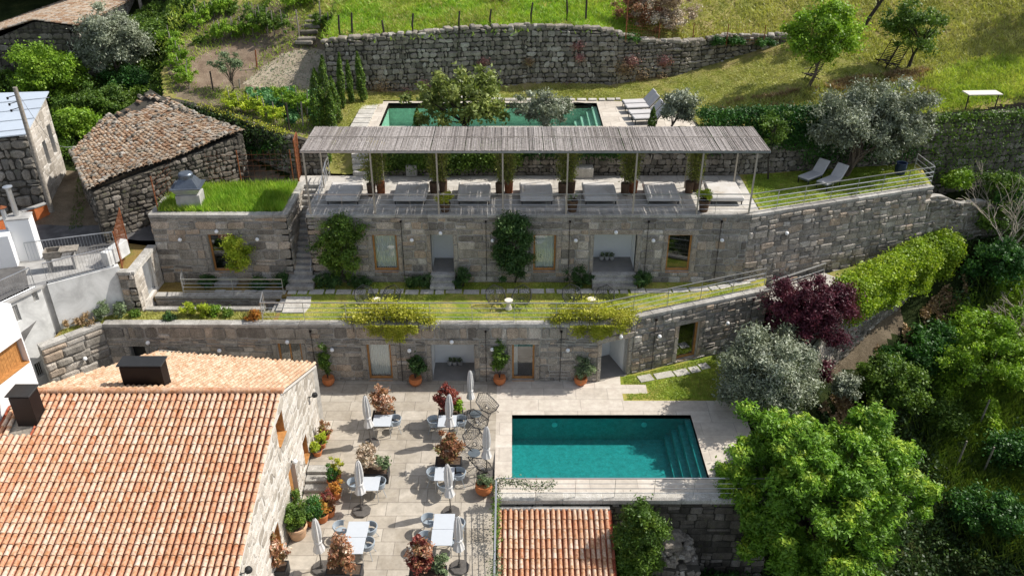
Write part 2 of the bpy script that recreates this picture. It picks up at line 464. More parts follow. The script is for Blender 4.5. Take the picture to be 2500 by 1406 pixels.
MT['meadow'] = M_ground('meadow', [(.36, (.10, .20, .02)), (.46, (.22, .28, .035)), (.55, (.36, .34, .07)), (.64, (.36, .28, .13))], .6, 5, .12)
MT['hill'] = M_ground('hill', [(.36, (.15, .17, .035)), (.46, (.25, .24, .065)), (.56, (.33, .28, .10)), (.66, (.37, .29, .15))], .5, 7, .08)
MT['bank'] = M_ground('bank', [(.32, (.05, .055, .015)), (.46, (.13, .10, .035)), (.6, (.22, .15, .06)), (.7, (.12, .14, .03))], 1.2, 7, .12)
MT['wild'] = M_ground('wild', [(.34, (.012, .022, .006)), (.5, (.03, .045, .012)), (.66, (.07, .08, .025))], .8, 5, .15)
MT['dirt'] = M_ground('dirt', [(.35, (.10, .075, .05)), (.5, (.19, .15, .10)), (.65, (.27, .215, .15))], .8, 9, .06, fleck=.3)
MT['plough'] = M_ground('plough', [(.35, (.17, .12, .085)), (.5, (.25, .185, .13)), (.65, (.31, .24, .175))], 1.5, 14, .05, fleck=.3)
MT['sandy'] = M_ground('sandy', [(.35, (.30, .25, .18)), (.5, (.38, .32, .235)), (.65, (.45, .385, .29))], 1.2, 18, .03, fleck=.2, spots=((.14, .11, .07), 7.5, .63))
MT['dry'] = M_ground('dry', [(.35, (.22, .15, .05)), (.5, (.30, .21, .07)), (.65, (.20, .19, .05))], 1.2, 10, .05)
L = {}
L['ash'] = M_leaf('ash', (0.052, 0.132, 0.011), (0.149, 0.287, 0.020), (0.483, 0.575, 0.055), .28)
L['olive'] = M_leaf('olive', (.10, .12, .065), (.24, .265, .18), (.48, .50, .40), .12)
L['plum'] = M_leaf('plum', (0.047, 0.011, 0.019), (0.101, 0.019, 0.034), (0.176, 0.041, 0.054), .2)
L['ivy_bright'] = M_leaf('ivy_bright', (.10, .19, .010), (.26, .36, .018), (.46, .52, .04), .35)
L['ivy_dark'] = M_leaf('ivy_dark', (0.016, 0.061, 0.011), (0.041, 0.121, 0.019), (0.095, 0.203, 0.027), .25)
L['green'] = M_leaf('green', (0.041, 0.088, 0.014), (0.101, 0.176, 0.022), (0.216, 0.311, 0.047), .3)
L['cherry'] = M_leaf('cherry', (0.081, 0.108, 0.024), (0.189, 0.236, 0.054), (0.378, 0.405, 0.135), .3)
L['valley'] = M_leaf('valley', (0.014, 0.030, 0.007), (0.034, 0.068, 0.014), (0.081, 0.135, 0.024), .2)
L['fresh'] = M_leaf('fresh', (0.095, 0.189, 0.016), (0.203, 0.338, 0.027), (0.378, 0.513, 0.061), .38)
L['fresh_yellow'] = M_leaf('fresh_yellow', (0.203, 0.297, 0.020), (0.378, 0.459, 0.034), (0.567, 0.567, 0.068), .35)
L['yellow'] = M_leaf('yellow', (.20, .25, .02), (.42, .43, .045), (.64, .58, .12), .35)
L['evergreen'] = M_leaf('evergreen', (0.016, 0.047, 0.011), (0.041, 0.095, 0.019), (0.101, 0.162, 0.041), .15)
L['cypress'] = M_leaf('cypress', (0.034, 0.074, 0.011), (0.081, 0.149, 0.016), (0.162, 0.230, 0.027), .2)
L['grey_green'] = M_leaf('grey_green', (0.081, 0.115, 0.054), (0.149, 0.203, 0.095), (0.243, 0.297, 0.162), .2)
L['bamboo'] = M_leaf('bamboo', (0.108, 0.135, 0.027), (0.203, 0.230, 0.041), (0.324, 0.324, 0.081), .3)
L['photinia'] = M_leaf('photinia', (0.184, 0.070, 0.034), (0.298, 0.139, 0.068), (0.161, 0.233, 0.068), .2, vscale=3)
L['photinia_pale'] = M_leaf('photinia_pale', (0.135, 0.121, 0.047), (0.432, 0.189, 0.108), (0.891, 0.729, 0.567), .2, vscale=4)
L['photinia_red'] = M_leaf('photinia_red', (0.081, 0.030, 0.020), (0.223, 0.041, 0.034), (0.344, 0.121, 0.068), .2, vscale=3)
L['blossom'] = M_leaf('blossom', (.24, .15, .09), (.50, .40, .30), (.74, .66, .55), .2, vscale=4)
L['orange_leaf'] = M_leaf('orange_leaf', (0.297, 0.135, 0.027), (0.540, 0.216, 0.041), (0.405, 0.378, 0.068), .3)
L['dry_leaf'] = M_leaf('dry_leaf', (0.189, 0.121, 0.068), (0.324, 0.216, 0.108), (0.432, 0.311, 0.162), .2)
L['pink'] = M_leaf('pink', (0.216, 0.095, 0.081), (0.378, 0.162, 0.149), (0.459, 0.270, 0.230), .2)
L['grass'] = M_leaf('grass', (0.196, 0.304, 0.030), (0.364, 0.437, 0.068), (0.560, 0.542, 0.150), .35)
L['grass_vivid'] = M_leaf('grass_vivid', (0.132, 0.280, 0.024), (0.276, 0.414, 0.042), (0.504, 0.538, 0.108), .4)
L['grass_dry'] = M_leaf('grass_dry', (0.270, 0.297, 0.060), (0.410, 0.407, 0.110), (0.540, 0.484, 0.200), .3)
L['grass_wild'] = M_leaf('grass_wild', (0.058, 0.112, 0.014), (0.122, 0.185, 0.025), (0.202, 0.238, 0.049), .3)
L['fern'] = M_leaf('fern', (0.016, 0.061, 0.008), (0.041, 0.121, 0.016), (0.081, 0.176, 0.027), .3)
L['cabbage'] = M_leaf('cabbage', (0.054, 0.162, 0.054), (0.108, 0.257, 0.095), (0.189, 0.351, 0.135), .25)
# ---------------------------------------------------------------- generators
def wallM(a, b):
    d = Vector((b[0] - a[0], b[1] - a[1], 0)); L_ = d.length; d.normalize()
    inn = Vector((-d.y, d.x, 0))
    m = Matrix(((d.x, inn.x, 0, a[0]), (d.y, inn.y, 0, a[1]), (0, 0, 1, 0), (0, 0, 0, 1)))
    return m, L_
def lin(v):
    return v if callable(v) else (lambda s, v=v: v)
def stones(a, b, z0, z1, holes=(), hr=(.26, .42), wr=(.35, .95), jit=.03, depth=(.0, .05), gap=.016, bev=.03, seed=1, lint=True, flat=0, rough_edge=0.0):
    """courses of individual stones on a wall face; returns an MB. holes: (s0,s1,za,zb)"""
    rn = random.Random(seed)
    M, Lw = wallM(a, b); mb = MB(M)
    f0, f1 = lin(z0), lin(z1)
    zlo = min(f0(0), f0(Lw)); zhi = max(f1(Lw * k / 20) for k in range(21))
    forced = sorted({h[2] for h in holes if zlo < h[2] < zhi} | {h[3] for h in holes if zlo < h[3] < zhi} | ({h[3] + .3 for h in holes if h[3] + .3 < zhi - .1} if lint else set()))
    zs = [zlo]
    while zs[-1] < zhi - 1e-3:
        h = rn.uniform(*hr); nz = zs[-1] + h
        for f in forced:
            if zs[-1] + 1e-3 < f < nz + hr[0] * .6:
                nz = f; break
        if nz > zhi - hr[0] * .5: nz = zhi
        zs.append(nz)
    def stone(s0, s1, za, zb, big=False, tone=None):
        g = gap
        ax, bx = s0 + g / 2, s1 - g / 2
        if bx - ax < .05: return
        def top(s, z): return min(z, f1(s) - .005)
        def bot(s, z): return max(z, f0(s))
        j = 0 if big else jit
        c = [[ax + rn.uniform(-j, j) * .5, bot(ax, za + g / 2) + rn.uniform(-j, j) * .6], [bx + rn.uniform(-j, j) * .5, bot(bx, za + g / 2) + rn.uniform(-j, j) * .6],
             [bx + rn.uniform(-j, j) * .5, top(bx, zb - g / 2) + rn.uniform(-j, j) * .6], [ax + rn.uniform(-j, j) * .5, top(ax, zb - g / 2) + rn.uniform(-j, j) * .6]]
        if c[3][1] - c[0][1] < .05 and c[2][1] - c[1][1] < .05: return
        d = rn.uniform(*depth) if not big else depth[1] * .6 + .01
        mx, mz = (ax + bx) / 2, (c[0][1] + c[2][1]) / 2
        # octagonal outline: corners plus cut corners
        pts = []
        cut = (rn.uniform(.04, .18) if jit < .065 else rn.uniform(.12, .34)) if not big else .02
        for k in range(4):
            p, q, o = c[k], c[(k + 1) % 4], c[(k - 1) % 4]
            pts.append((p[0] + (o[0] - p[0]) * cut, p[1] + (o[1] - p[1]) * cut)); pts.append((p[0] + (q[0] - p[0]) * cut, p[1] + (q[1] - p[1]) * cut))
        if jit > .065 and not big: pts = [(p[0] + rn.uniform(-.03, .03), p[1] + rn.uniform(-.02, .02)) for p in pts]
        e = bev * (1 if not big else .4)
        W, H = max(bx - ax, .05), max(abs(c[3][1] - c[0][1]), .05)
        ins = []
        for p in pts:
            ins.append((mx + (p[0] - mx) * max(.3, 1 - 2 * e / W), mz + (p[1] - mz) * max(.3, 1 - 2 * e / H)))
        vs = [(p[0], .03, p[1]) for p in pts] + [(p[0], -d * .55, p[1]) for p in pts] + [(p[0], -d - rn.uniform(0, .012), p[1]) for p in ins]
        fs = []
        for k in range(8):
            l = (k + 1) % 8
            fs.append((k, l, 8 + l, 8 + k)); fs.append((8 + k, 8 + l, 16 + l, 16 + k))
        fs.append(tuple(range(16, 24)))
        mb.add(vs, fs, tone if tone is not None else rn.random())
    res = []
    if lint:
        for h in holes:
            res.append((h[0] - .28, h[1] + .28, h[3], min(h[3] + .3, zhi)))
            stone(h[0] - .28, h[1] + .28, h[3], h[3] + .3, True, rn.uniform(.45, .7))
            zc = h[2]
            for side in (0, 1):
                zc = h[2]
                while zc < h[3] - .05:
                    hh = rn.uniform(.5, .9)
                    if h[3] - zc - hh < .35: hh = h[3] - zc
                    ww = rn.uniform(.2, .28)
                    if side == 0: stone(h[0] - ww, h[0], zc, zc + hh, True, rn.uniform(.35, .75))
                    else: stone(h[1], h[1] + ww, zc, zc + hh, True, rn.uniform(.35, .75))
                    zc += hh
            res.append((h[0] - .24, h[1] + .24, h[2], h[3]))
    for za, zb in zip(zs[:-1], zs[1:]):
        if zb - za < .04: continue
        blk = sorted([(h[0], h[1]) for h in list(holes) + res if h[2] < zb - .01 and h[3] > za + .01])
        iv = []; cur = 0.0
        for s0, s1 in blk:
            if s0 > cur + .05: iv.append((cur, s0))
            cur = max(cur, s1)
        if cur < Lw - .05: iv.append((cur, Lw))
        for s0, s1 in iv:
            s = s0
            while s < s1 - .02:
                ww = rn.uniform(*wr) * (1 if rn.random() > .25 else .55)
                if s1 - s - ww < wr[0] * .6: ww = s1 - s
                if f1(s + ww / 2) > za + .04 and f0(s + ww / 2) < zb - .02:
                    if zb - za > .34 and rn.random() < .22:
                        zm = za + (zb - za) * rn.uniform(.4, .6)
                        stone(s, s + ww, za, zm); stone(s, s + ww, zm, zb)
                    else: stone(s, s + ww, za, zb)
                s += ww
    return mb
def backing(a, b, z0, z1, holes=(), thick=.35, face=.0):
    """solid wall body with openings; front face at 'face' behind the stones' base"""
    M, Lw = wallM(a, b); mb = MB(M); f0, f1 = lin(z0), lin(z1)
    ss = sorted({0.0, Lw} | {min(max(x, 0), Lw) for h in holes for x in (h[0], h[1])} | ({Lw * k / 12 for k in range(13)} if callable(z1) or callable(z0) else set()))
    for s0, s1 in zip(ss[:-1], ss[1:]):
        if s1 - s0 < 1e-4: continue
        hs = sorted([(h[2], h[3]) for h in holes if h[0] < (s0 + s1) / 2 < h[1]])
        segs = []; lo = None
        for za, zb in hs:
            segs.append((lo, za)); lo = zb
        segs.append((lo, None))
        for za, zb in segs:
            A0 = f0(s0) if za is None else za; A1 = f0(s1) if za is None else za
            B0 = f1(s0) if zb is None else zb; B1 = f1(s1) if zb is None else zb
            if B0 - A0 < .01 and B1 - A1 < .01: continue
            vs = [(s0, face, A0), (s1, face, A1), (s1, thick, A1), (s0, thick, A0), (s0, face, B0), (s1, face, B1), (s1, thick, B1), (s0, thick, B0)]
            mb.add(vs, [(0, 3, 2, 1), (4, 5, 6, 7), (0, 1, 5, 4), (1, 2, 6, 5), (2, 3, 7, 6), (3, 0, 4, 7)], .5)
    return mb
def copings(a, b, z, over=.06, width=.42, h=.16, seg=1.5, seed=3, z2=None, mb=None, s0=0, s1=None):
    rn = random.Random(seed); M, Lw = wallM(a, b)
    mb = mb or MB(); mb.M = M
    s = s0; end = s1 if s1 is not None else Lw
    z2 = z if z2 is None else z2
    while s < end - .01:
        l = rn.uniform(seg * .7, seg * 1.2)
        if end - s - l < seg * .4: l = end - s
        za, zb = z + (z2 - z) * s / Lw, z + (z2 - z) * (s + l) / Lw
        c = Vector((s + l / 2, width / 2 - over, (za + zb) / 2 - h / 2 + rn.uniform(-.004, .004)))
        mb.box(c, (l - .012, width, h), 0, rn.random(), .012, (-math.atan2(zb - za, l), 'Y'))
        s += l
    return mb
LS, LN = .70, 1.9
def leafmesh(name, pts, size, mat, parent=None, elong=1.7, up=.5, out=None, seed=0, rnd=None, droop=0.0, sv=.35):
    """one diamond-shaped folded leaf (or leaf tuft) at each point"""
    rg = np.random.default_rng(seed)
    pts = np.asarray(pts, dtype=np.float64); n = len(pts)
    nr = rg.normal(size=(n, 3)); nr /= np.linalg.norm(nr, axis=1)[:, None]
    nr[:, 2] += up
    if out is not None: nr += out * .7
    nr /= np.linalg.norm(nr, axis=1)[:, None] + 1e-9
    t = rg.normal(size=(n, 3)); t[:, 2] -= droop
    t -= (t * nr).sum(1)[:, None] * nr; t /= np.linalg.norm(t, axis=1)[:, None] + 1e-9
    b = np.cross(nr, t)
    sz = size * LS * (1 + sv * rg.uniform(-1, 1, n))[:, None]
    l, wd = sz * elong / 2, sz / 2
    V = np.empty((n, 4, 3))
    V[:, 0] = pts - t * l; V[:, 1] = pts + b * wd - nr * wd * .25; V[:, 2] = pts + t * l; V[:, 3] = pts - b * wd - nr * wd * .25
    F = np.arange(n * 4).reshape(n, 4)
    if rnd is None: rnd = rg.uniform(0, 1, n)
    r = np.repeat(np.clip(rnd, 0, 1), 4)
    return np_mesh(name, V.reshape(-1, 3), F, r, mat, parent)
def clumps(c, rad, ncl, cr, nleaf, seed=0, low=-.5, fill=.55, jit=.3, shape=None, tight=0):
    """clump centres through an ellipsoid, leaves in each clump; returns pts, outward dirs, rnd"""
    rg = np.random.default_rng(seed)
    c = np.array(c, dtype=float); rad = np.array(rad, dtype=float)
    d = rg.normal(size=(ncl * 3, 3)); d /= np.linalg.norm(d, axis=1)[:, None]
    d = d[d[:, 2] > low][:ncl]; k = len(d)
    rr = fill + (1 - fill) * rg.uniform(0, 1, k) ** .6
    cc = d * rr[:, None]
    cc *= (1 + jit * rg.uniform(-1, .6, k))[:, None]
    cc = c + cc * rad
    if shape is not None: cc = shape(cc)
    pts = []; outs = []; rn = []
    for i in range(k):
        m = int(nleaf * LN * rg.uniform(.5, 1.4)); s = cr * rg.uniform(.6, 1.3)
        q = rg.normal(size=(m, 3)); q /= np.linalg.norm(q, axis=1)[:, None]
        q[:, 2] = np.abs(q[:, 2]) * np.where(rg.uniform(size=m) < .7, 1, -1)
        r_ = (np.abs(rg.normal(.62, .36, m)) if not tight else np.abs(rg.normal(.8, .17, m)))[:, None]; lob = (1 + .35 * np.sin(q[:, 0] * 5 + i) * np.sin(q[:, 1] * 5 + 2 * i))[:, None]
        pts.append(cc[i] + q * r_ * lob * s * np.array([1, 1, .8])); outs.append(q)
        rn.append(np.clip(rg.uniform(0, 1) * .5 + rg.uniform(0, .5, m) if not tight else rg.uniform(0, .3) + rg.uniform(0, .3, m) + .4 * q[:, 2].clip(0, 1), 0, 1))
    return np.concatenate(pts), np.concatenate(outs), np.concatenate(rn), cc
def limbs(mb, base, top, targets, r0, seed=0, n=None, bend=.25):
    rn = random.Random(seed); base = Vector(base); top = Vector(top)
    mid = base.lerp(top, .5) + Vector((rn.uniform(-bend, bend), rn.uniform(-bend, bend), 0))
    mb.tube([base - Vector((0, 0, .15)), base + Vector((0, 0, .05)), mid, top], [r0 * 1.35, r0 * 1.1, r0 * .8, r0 * .6], 8)
    tg = list(targets); rn.shuffle(tg)
    for t in tg[:n or len(tg)]:
        t = Vector(t); m = top.lerp(t, .5) + Vector((rn.uniform(-.2, .2), rn.uniform(-.2, .2), rn.uniform(0, .25))) * bend * 2
        st = base.lerp(top, rn.uniform(.55, 1.0)) if bend else top
        st = top if rn.random() < .6 else mid.lerp(top, rn.random())
        mb.tube([st, m, t], [r0 * .42, r0 * .26, r0 * .09], 5)
def tree(name, label, cat, base, ctr, rad, leafm, ncl=60, cr=.5, nleaf=120, size=.12, r0=.12, bark='bark', group=None, seed=1, low=-.5, fill=.5, elong=1.7, up=.5, branches=14, top=None, multi=1, jit=.3, shape=None, droop=0.0, tight=0):
    t = thing(name, label, cat, base, 0, group)
    p, o, rn, cc = clumps(ctr, rad, ncl, cr, nleaf, seed, low, fill, jit, shape, tight)
    leafmesh('crown', p, size, L[leafm], t, elong, up, o, seed, rn, droop)
    mb = MB(); base = Vector(base); cv = Vector(ctr)
    tp = Vector(top) if top is not None else base.lerp(cv, .62)
    rnd_ = random.Random(seed)
    for k in range(multi):
        off = Vector((rnd_.uniform(-.3, .3), rnd_.uniform(-.3, .3), 0)) if multi > 1 else Vector((0, 0, 0))
        limbs(mb, base + off * .6, tp + off * 2.5, cc, r0 * (1 if multi == 1 else .75), seed + k, branches // multi)
    mb.build('trunk', MT[bark], t, smooth=True)
    return t
def bush(name, label, cat, base, rad, leafm, ncl=14, cr=.25, nleaf=70, size=.08, group=None, seed=1, stems=5, elong=1.6, up=.5, fill=.3, lift=0.0, kind=None):
    t = thing(name, label, cat, base, 0, group)
    c = (base[0], base[1], base[2] + rad[2] * .8 + lift)
    p, o, rn, cc = clumps(c, rad, ncl, cr, nleaf, seed, -.75, fill)
    p[:, 2] = np.maximum(p[:, 2], base[2] + .02)
    leafmesh('foliage', p, size, L[leafm], t, elong, up, o, seed, rn)
    mb = MB(); rr = random.Random(seed)
    for q in list(cc)[:stems]:
        b0 = Vector(base) + Vector((rr.uniform(-.05, .05), rr.uniform(-.05, .05), -.04))
        mb.tube([b0, b0.lerp(Vector(q), .5) + Vector((0, 0, .04)), Vector(q)], [.018, .012, .006], 4)
    mb.build('stem', MT['bark_dark'], t)
    return t
def blades(name, pts, h, wd, mat, parent=None, seed=0, lean=.35, rnd=None):
    rg = np.random.default_rng(seed); pts = np.asarray(pts, dtype=float); n = len(pts)
    a = rg.uniform(0, 2 * math.pi, n); la = rg.uniform(0, 2 * math.pi, n)
    hh = h * rg.uniform(.5, 1.2, n); ln = hh * lean * rg.uniform(.2, 1.3, n)
    side = np.stack([np.cos(a), np.sin(a), np.zeros(n)], 1) * wd / 2
    tip = np.stack([np.cos(la) * ln, np.sin(la) * ln, hh], 1)
    V = np.empty((n, 3, 3)); V[:, 0] = pts - side; V[:, 1] = pts + side; V[:, 2] = pts + tip
    if rnd is None: rnd = rg.uniform(0, 1, n)
    return np_mesh(name, V.reshape(-1, 3), np.arange(n * 3).reshape(n, 3), np.repeat(np.clip(rnd, 0, 1), 3), mat, parent, 3)
def inpoly(x, y, poly):
    x = np.asarray(x); y = np.asarray(y); r = np.zeros(x.shape, bool); n = len(poly)
    for i in range(n):
        x1, y1 = poly[i][0], poly[i][1]; x2, y2 = poly[(i + 1) % n][0], poly[(i + 1) % n][1]
        c = ((y1 > y) != (y2 > y)) & (x < (x2 - x1) * (y - y1) / (y2 - y1 + 1e-12) + x1)
        r ^= c
    return r
def scatter(poly, n, seed=0):
    rg = np.random.default_rng(seed)
    xs = [p[0] for p in poly]; ys = [p[1] for p in poly]
    out = np.zeros((0, 2))
    while len(out) < n:
        q = np.stack([rg.uniform(min(xs), max(xs), n * 2), rg.uniform(min(ys), max(ys), n * 2)], 1)
        out = np.concatenate([out, q[inpoly(q[:, 0], q[:, 1], poly)]])
        if len(out) == 0: break
    return out[:n]
class Surf:
    """terrain level: linear radial interpolation of surveyed points"""
    def __init__(s, pts):
        s.p = np.array([(p[0], p[1]) for p in pts], float); z = np.array([p[2] for p in pts], float)
        n = len(pts); A = np.zeros((n + 3, n + 3))
        d = np.linalg.norm(s.p[:, None] - s.p[None], axis=2)
        A[:n, :n] = d - np.eye(n) * 1.2; A[:n, n] = 1; A[:n, n + 1:] = s.p; A[n, :n] = 1; A[n + 1:, :n] = s.p.T
        s.w = np.linalg.solve(A, np.concatenate([z, [0, 0, 0]]))
    def __call__(s, x, y):
        x = np.atleast_1d(np.asarray(x, float)); y = np.atleast_1d(np.asarray(y, float))
        q = np.stack([x.ravel(), y.ravel()], 1); n = len(s.p); out = np.zeros(len(q))
        for i in range(0, len(q), 20000):
            k = q[i:i + 20000]; d = np.linalg.norm(k[:, None] - s.p[None], axis=2)
            out[i:i + 20000] = d @ s.w[:n] + s.w[n] + k @ s.w[n + 1:]
        return out.reshape(x.shape)
    def z(s, x, y): return float(s(x, y)[0])
def fbm(x, y, sc_, seed=0):
    rg = np.random.default_rng(seed); r = 0
    for k in range(5):
        a = rg.uniform(0, 6.28, 4); f = sc_ * 1.9 ** k
        r = r + (np.sin(x * f * math.cos(a[0]) + y * f * math.sin(a[0]) + a[1]) * np.sin(x * f * math.cos(a[2]) * 1.3 - y * f * math.sin(a[2]) * 1.1 + a[3])) / 1.7 ** k
    return r * .5
def sheet(name, poly, surf, mat, step=.3, rough=0.0, rs=1.5, kind='structure', label=None, cat='ground', mats=None, sel=None, skirt=0):
    xs = [p[0] for p in poly]; ys = [p[1] for p in poly]
    nx = int((max(xs) - min(xs)) / step) + 2; ny = int((max(ys) - min(ys)) / step) + 2
    X, Y = np.meshgrid(min(xs) + np.arange(nx) * step, min(ys) + np.arange(ny) * step, indexing='ij')
    Z = surf(X, Y) if callable(surf) else np.full(X.shape, float(surf))
    if rough: Z = Z + fbm(X, Y, rs, 3) * rough + fbm(X, Y, rs * 4.3, 5) * rough * .35
    cx, cy = X[:-1, :-1] + step / 2, Y[:-1, :-1] + step / 2
    m = inpoly(cx, cy, poly)
    i, j = np.nonzero(m)
    idx = lambda a, b_: a * ny + b_
    F = np.stack([idx(i, j), idx(i + 1, j), idx(i + 1, j + 1), idx(i, j + 1)], 1)
    used = np.unique(F); mp = np.full(nx * ny, -1); mp[used] = np.arange(len(used))
    V = np.stack([X.ravel(), Y.ravel(), Z.ravel()], 1)[used]; F = mp[F]
    o = np_mesh(name, V, F, np.full(len(V), .5), mat)
    o.data.polygons.foreach_set('use_smooth', [True] * len(o.data.polygons))
    if mats:
        for mm in mats: o.data.materials.append(mm)
        o.data.polygons.foreach_set('material_index', sel(cx[m], cy[m]).astype(np.int32))
    o['kind'] = kind
    if label: o['label'] = label
    if cat: o['category'] = cat
    return o
def flat(name, poly, z, mat, kind='structure', thick=.25, label=None, cat=None):
    mb = MB(); mb.prism([(p[0], p[1]) for p in poly], (lambda p: (z(p) if callable(z) else z) - thick), (lambda p: z(p) if callable(z) else z), .5)
    o = mb.build(name, mat); o['kind'] = kind
    if label: o['label'] = label
    if cat: o['category'] = cat
    return o
def roof_tiles(parent, O, U, V, cols, L_len, pitch=.21, row=.36, clip=None, jit=0.0, seed=0, mats=('tiles', 'tile_pan'), rad=.079, name='roof_tiles', n=7, old=False, L0=0.0):
    """barrel tiles: O origin, U across, V down the slope (unit vectors). clip(u,v)->keep"""
    rn = random.Random(seed); O, U, V = Vector(O), Vector(U).normalized(), Vector(V).normalized()
    N = U.cross(V); 
    if N.z < 0: N = -N
    cov = MB(); pan = MB()
    nr = int(L_len / row) + 1
    for i in range(cols):
        u = (i + .5) * pitch
        off = rn.uniform(-.02, .02)
        for j in range(nr):
            v0 = L0 + j * row + off
            if clip and not clip(u, v0 + row / 2): continue
            ju, jv, ja = rn.uniform(-jit, jit), rn.uniform(-jit, jit), rn.uniform(-jit, jit) * .8
            vs = []; fs = []
            lift = .045 if not old else .06 + rn.uniform(-.01, .03)
            for (v, rr, wz) in ((v0 - .03, rad * .86, lift * .2), (v0 + row + .02, rad * 1.04, lift * .75)):
                for k in range(n):
                    t = math.pi * k / (n - 1)
                    sh = ja * (v - v0)
                    vs.append(O + U * (u + ju + sh - math.cos(t) * rr) + V * (v + jv) + N * (wz + math.sin(t) * rr))
            for k in range(n):
                t = math.pi * k / (n - 1); rr = rad * .86
                vs.append(O + U * (u + ju + ja * row - math.cos(t) * rr) + V * (v0 + row + .02 + jv) + N * (lift * .75 - .012 + math.sin(t) * rr))
            for k in range(n - 1):
                fs.append((k, k + 1, n + k + 1, n + k)); fs.append((n + k, n + k + 1, 2 * n + k + 1, 2 * n + k))
            cov.add(vs, fs, rn.random())
            # channel tile between
            u2 = u + pitch / 2; vs = []; fs = []; rp = pitch * .40
            for (v, wz) in ((v0, -.02), (v0 + row + .03, .0)):
                for k in range(5):
                    t = math.pi * k / 4
                    vs.append(O + U * (u2 - math.cos(t) * rp) + V * v + N * (wz + .045 - math.sin(t) * rp * .7))
            for k in range(4): fs.append((k, k + 1, 5 + k + 1, 5 + k))
            pan.add(vs, fs, rn.random())
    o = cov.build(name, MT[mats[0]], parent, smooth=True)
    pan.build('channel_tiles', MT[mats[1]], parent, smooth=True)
    return o
def window(parent, a, b, s0, s1, z0, z1, depth=.14, curtain=0, panes=1, label=None, room=True, fw=.09, refl=None, mat='wood', name='window'):
    M, _ = wallM(a, b)
    W, H = s1 - s0, z1 - z0
    mb = MB(M)
    for (x, z, dx, dz) in ((s0 + fw / 2, (z0 + z1) / 2, fw, H), (s1 - fw / 2, (z0 + z1) / 2, fw, H), ((s0 + s1) / 2, z1 - fw / 2, W - 2 * fw, fw), ((s0 + s1) / 2, z0 + fw * .7, W - 2 * fw, fw * 1.4)):
        mb.box((x, depth + .04, z), (dx, .09, dz), 0, None, .008)
    for k in range(1, panes):
        mb.box((s0 + W * k / panes, depth + .04, (z0 + z1) / 2), (fw * .7, .07, H - 2.4 * fw), 0)
    f = mb.build(name, MT[mat], parent)
    if label: f['label'] = label
    g = MB(M); g.box(((s0 + s1) / 2, depth + .05, (z0 + z1) / 2 + .02), (W - 2 * fw, .012, H - 2.4 * fw), 0)
    g.build('pane', MT['glass'], f)
    sl = MB(M); sl.box(((s0 + s1) / 2, depth * .45, z0 - .03), (W - .01, depth * 1.1, .05), 0, .5, .006); sl.build('sill', MT[mat], f)
    if curtain:
        c = MB(M); n = 40; x0, x1 = s0 + fw, s0 + fw + (W - 2 * fw) * curtain; vs = []
        for k in range(n + 1):
            x = x0 + (x1 - x0) * k / n; y = depth + .15 + .045 * math.sin(k * 1.5)
            vs += [(x, y, z0 + .12), (x, y, z1 - .1)]
        c.add(vs, [(2 * k, 2 * k + 1, 2 * k + 3, 2 * k + 2) for k in range(n)])
        c.build('curtain', MT['curtain'], f, smooth='all')
    if room:
        r = MB(M); d0, d1 = depth + .1, depth + 1.9
        x0, x1, y0, y1 = s0 - .3, s1 + .3, z0 - .02, z1 + .2
        r.add([(x0, d0 + .02, y0), (x1, d0 + .02, y0), (x1, d1, y0), (x0, d1, y0), (x0, d0 + .02, y1), (x1, d0 + .02, y1), (x1, d1, y1), (x0, d1, y1)],
              [(0, 1, 2, 3), (4, 7, 6, 5), (2, 6, 7, 3), (1, 5, 6, 2), (0, 3, 7, 4)], .5)
        r.build('room_lining', MT['dark_room'], f)
    return f
def alcove(parent, a, b, s0, s1, z0, z1, d=1.5, name='alcove', slant=0.0):
    M, _ = wallM(a, b); mb = MB(M)
    e = .03
    mb.add([(s0, e, z0), (s1, e, z0), (s1 + slant, d, z0), (s0 + slant, d, z0), (s0, e, z1), (s1, e, z1), (s1 + slant, d, z1), (s0 + slant, d, z1)], [(4, 7, 6, 5), (2, 6, 7, 3), (1, 5, 6, 2), (0, 3, 7, 4)], .5)
    o = mb.build(name, MT['alcove_white'], parent)
    fl = MB(M); fl.box(((s0 + s1) / 2, d / 2 + .01, z0 + .006), (s1 - s0 - .004, d, .02), 0); fl.build('alcove_floor', MT['grey_floor'], o)
    return o
def lamp(p, n, label, group='round white globe lamps on the stone walls'):
    t = thing('wall_lamp', label, 'wall lamp', p, 0, group)
    p = Vector(p); n = Vector(n).normalized()
    mb = MB(); mb.tube([p - n * .02, p + n * .05], .05, 10); mb.tube([p + n * .05, p + n * .13], .02, 6); mb.build('bracket', MT['dark_metal'], t)
    g = MB(); c = p + n * .17; vs = [(.0, -.1)] + [(.1 * math.sin(math.pi * k / 8), -.1 * math.cos(math.pi * k / 8)) for k in range(1, 8)] + [(0, .1)]
    g.lathe(c, vs, 14); g.build('globe', MT['lamp'], t, smooth='all')
    return t
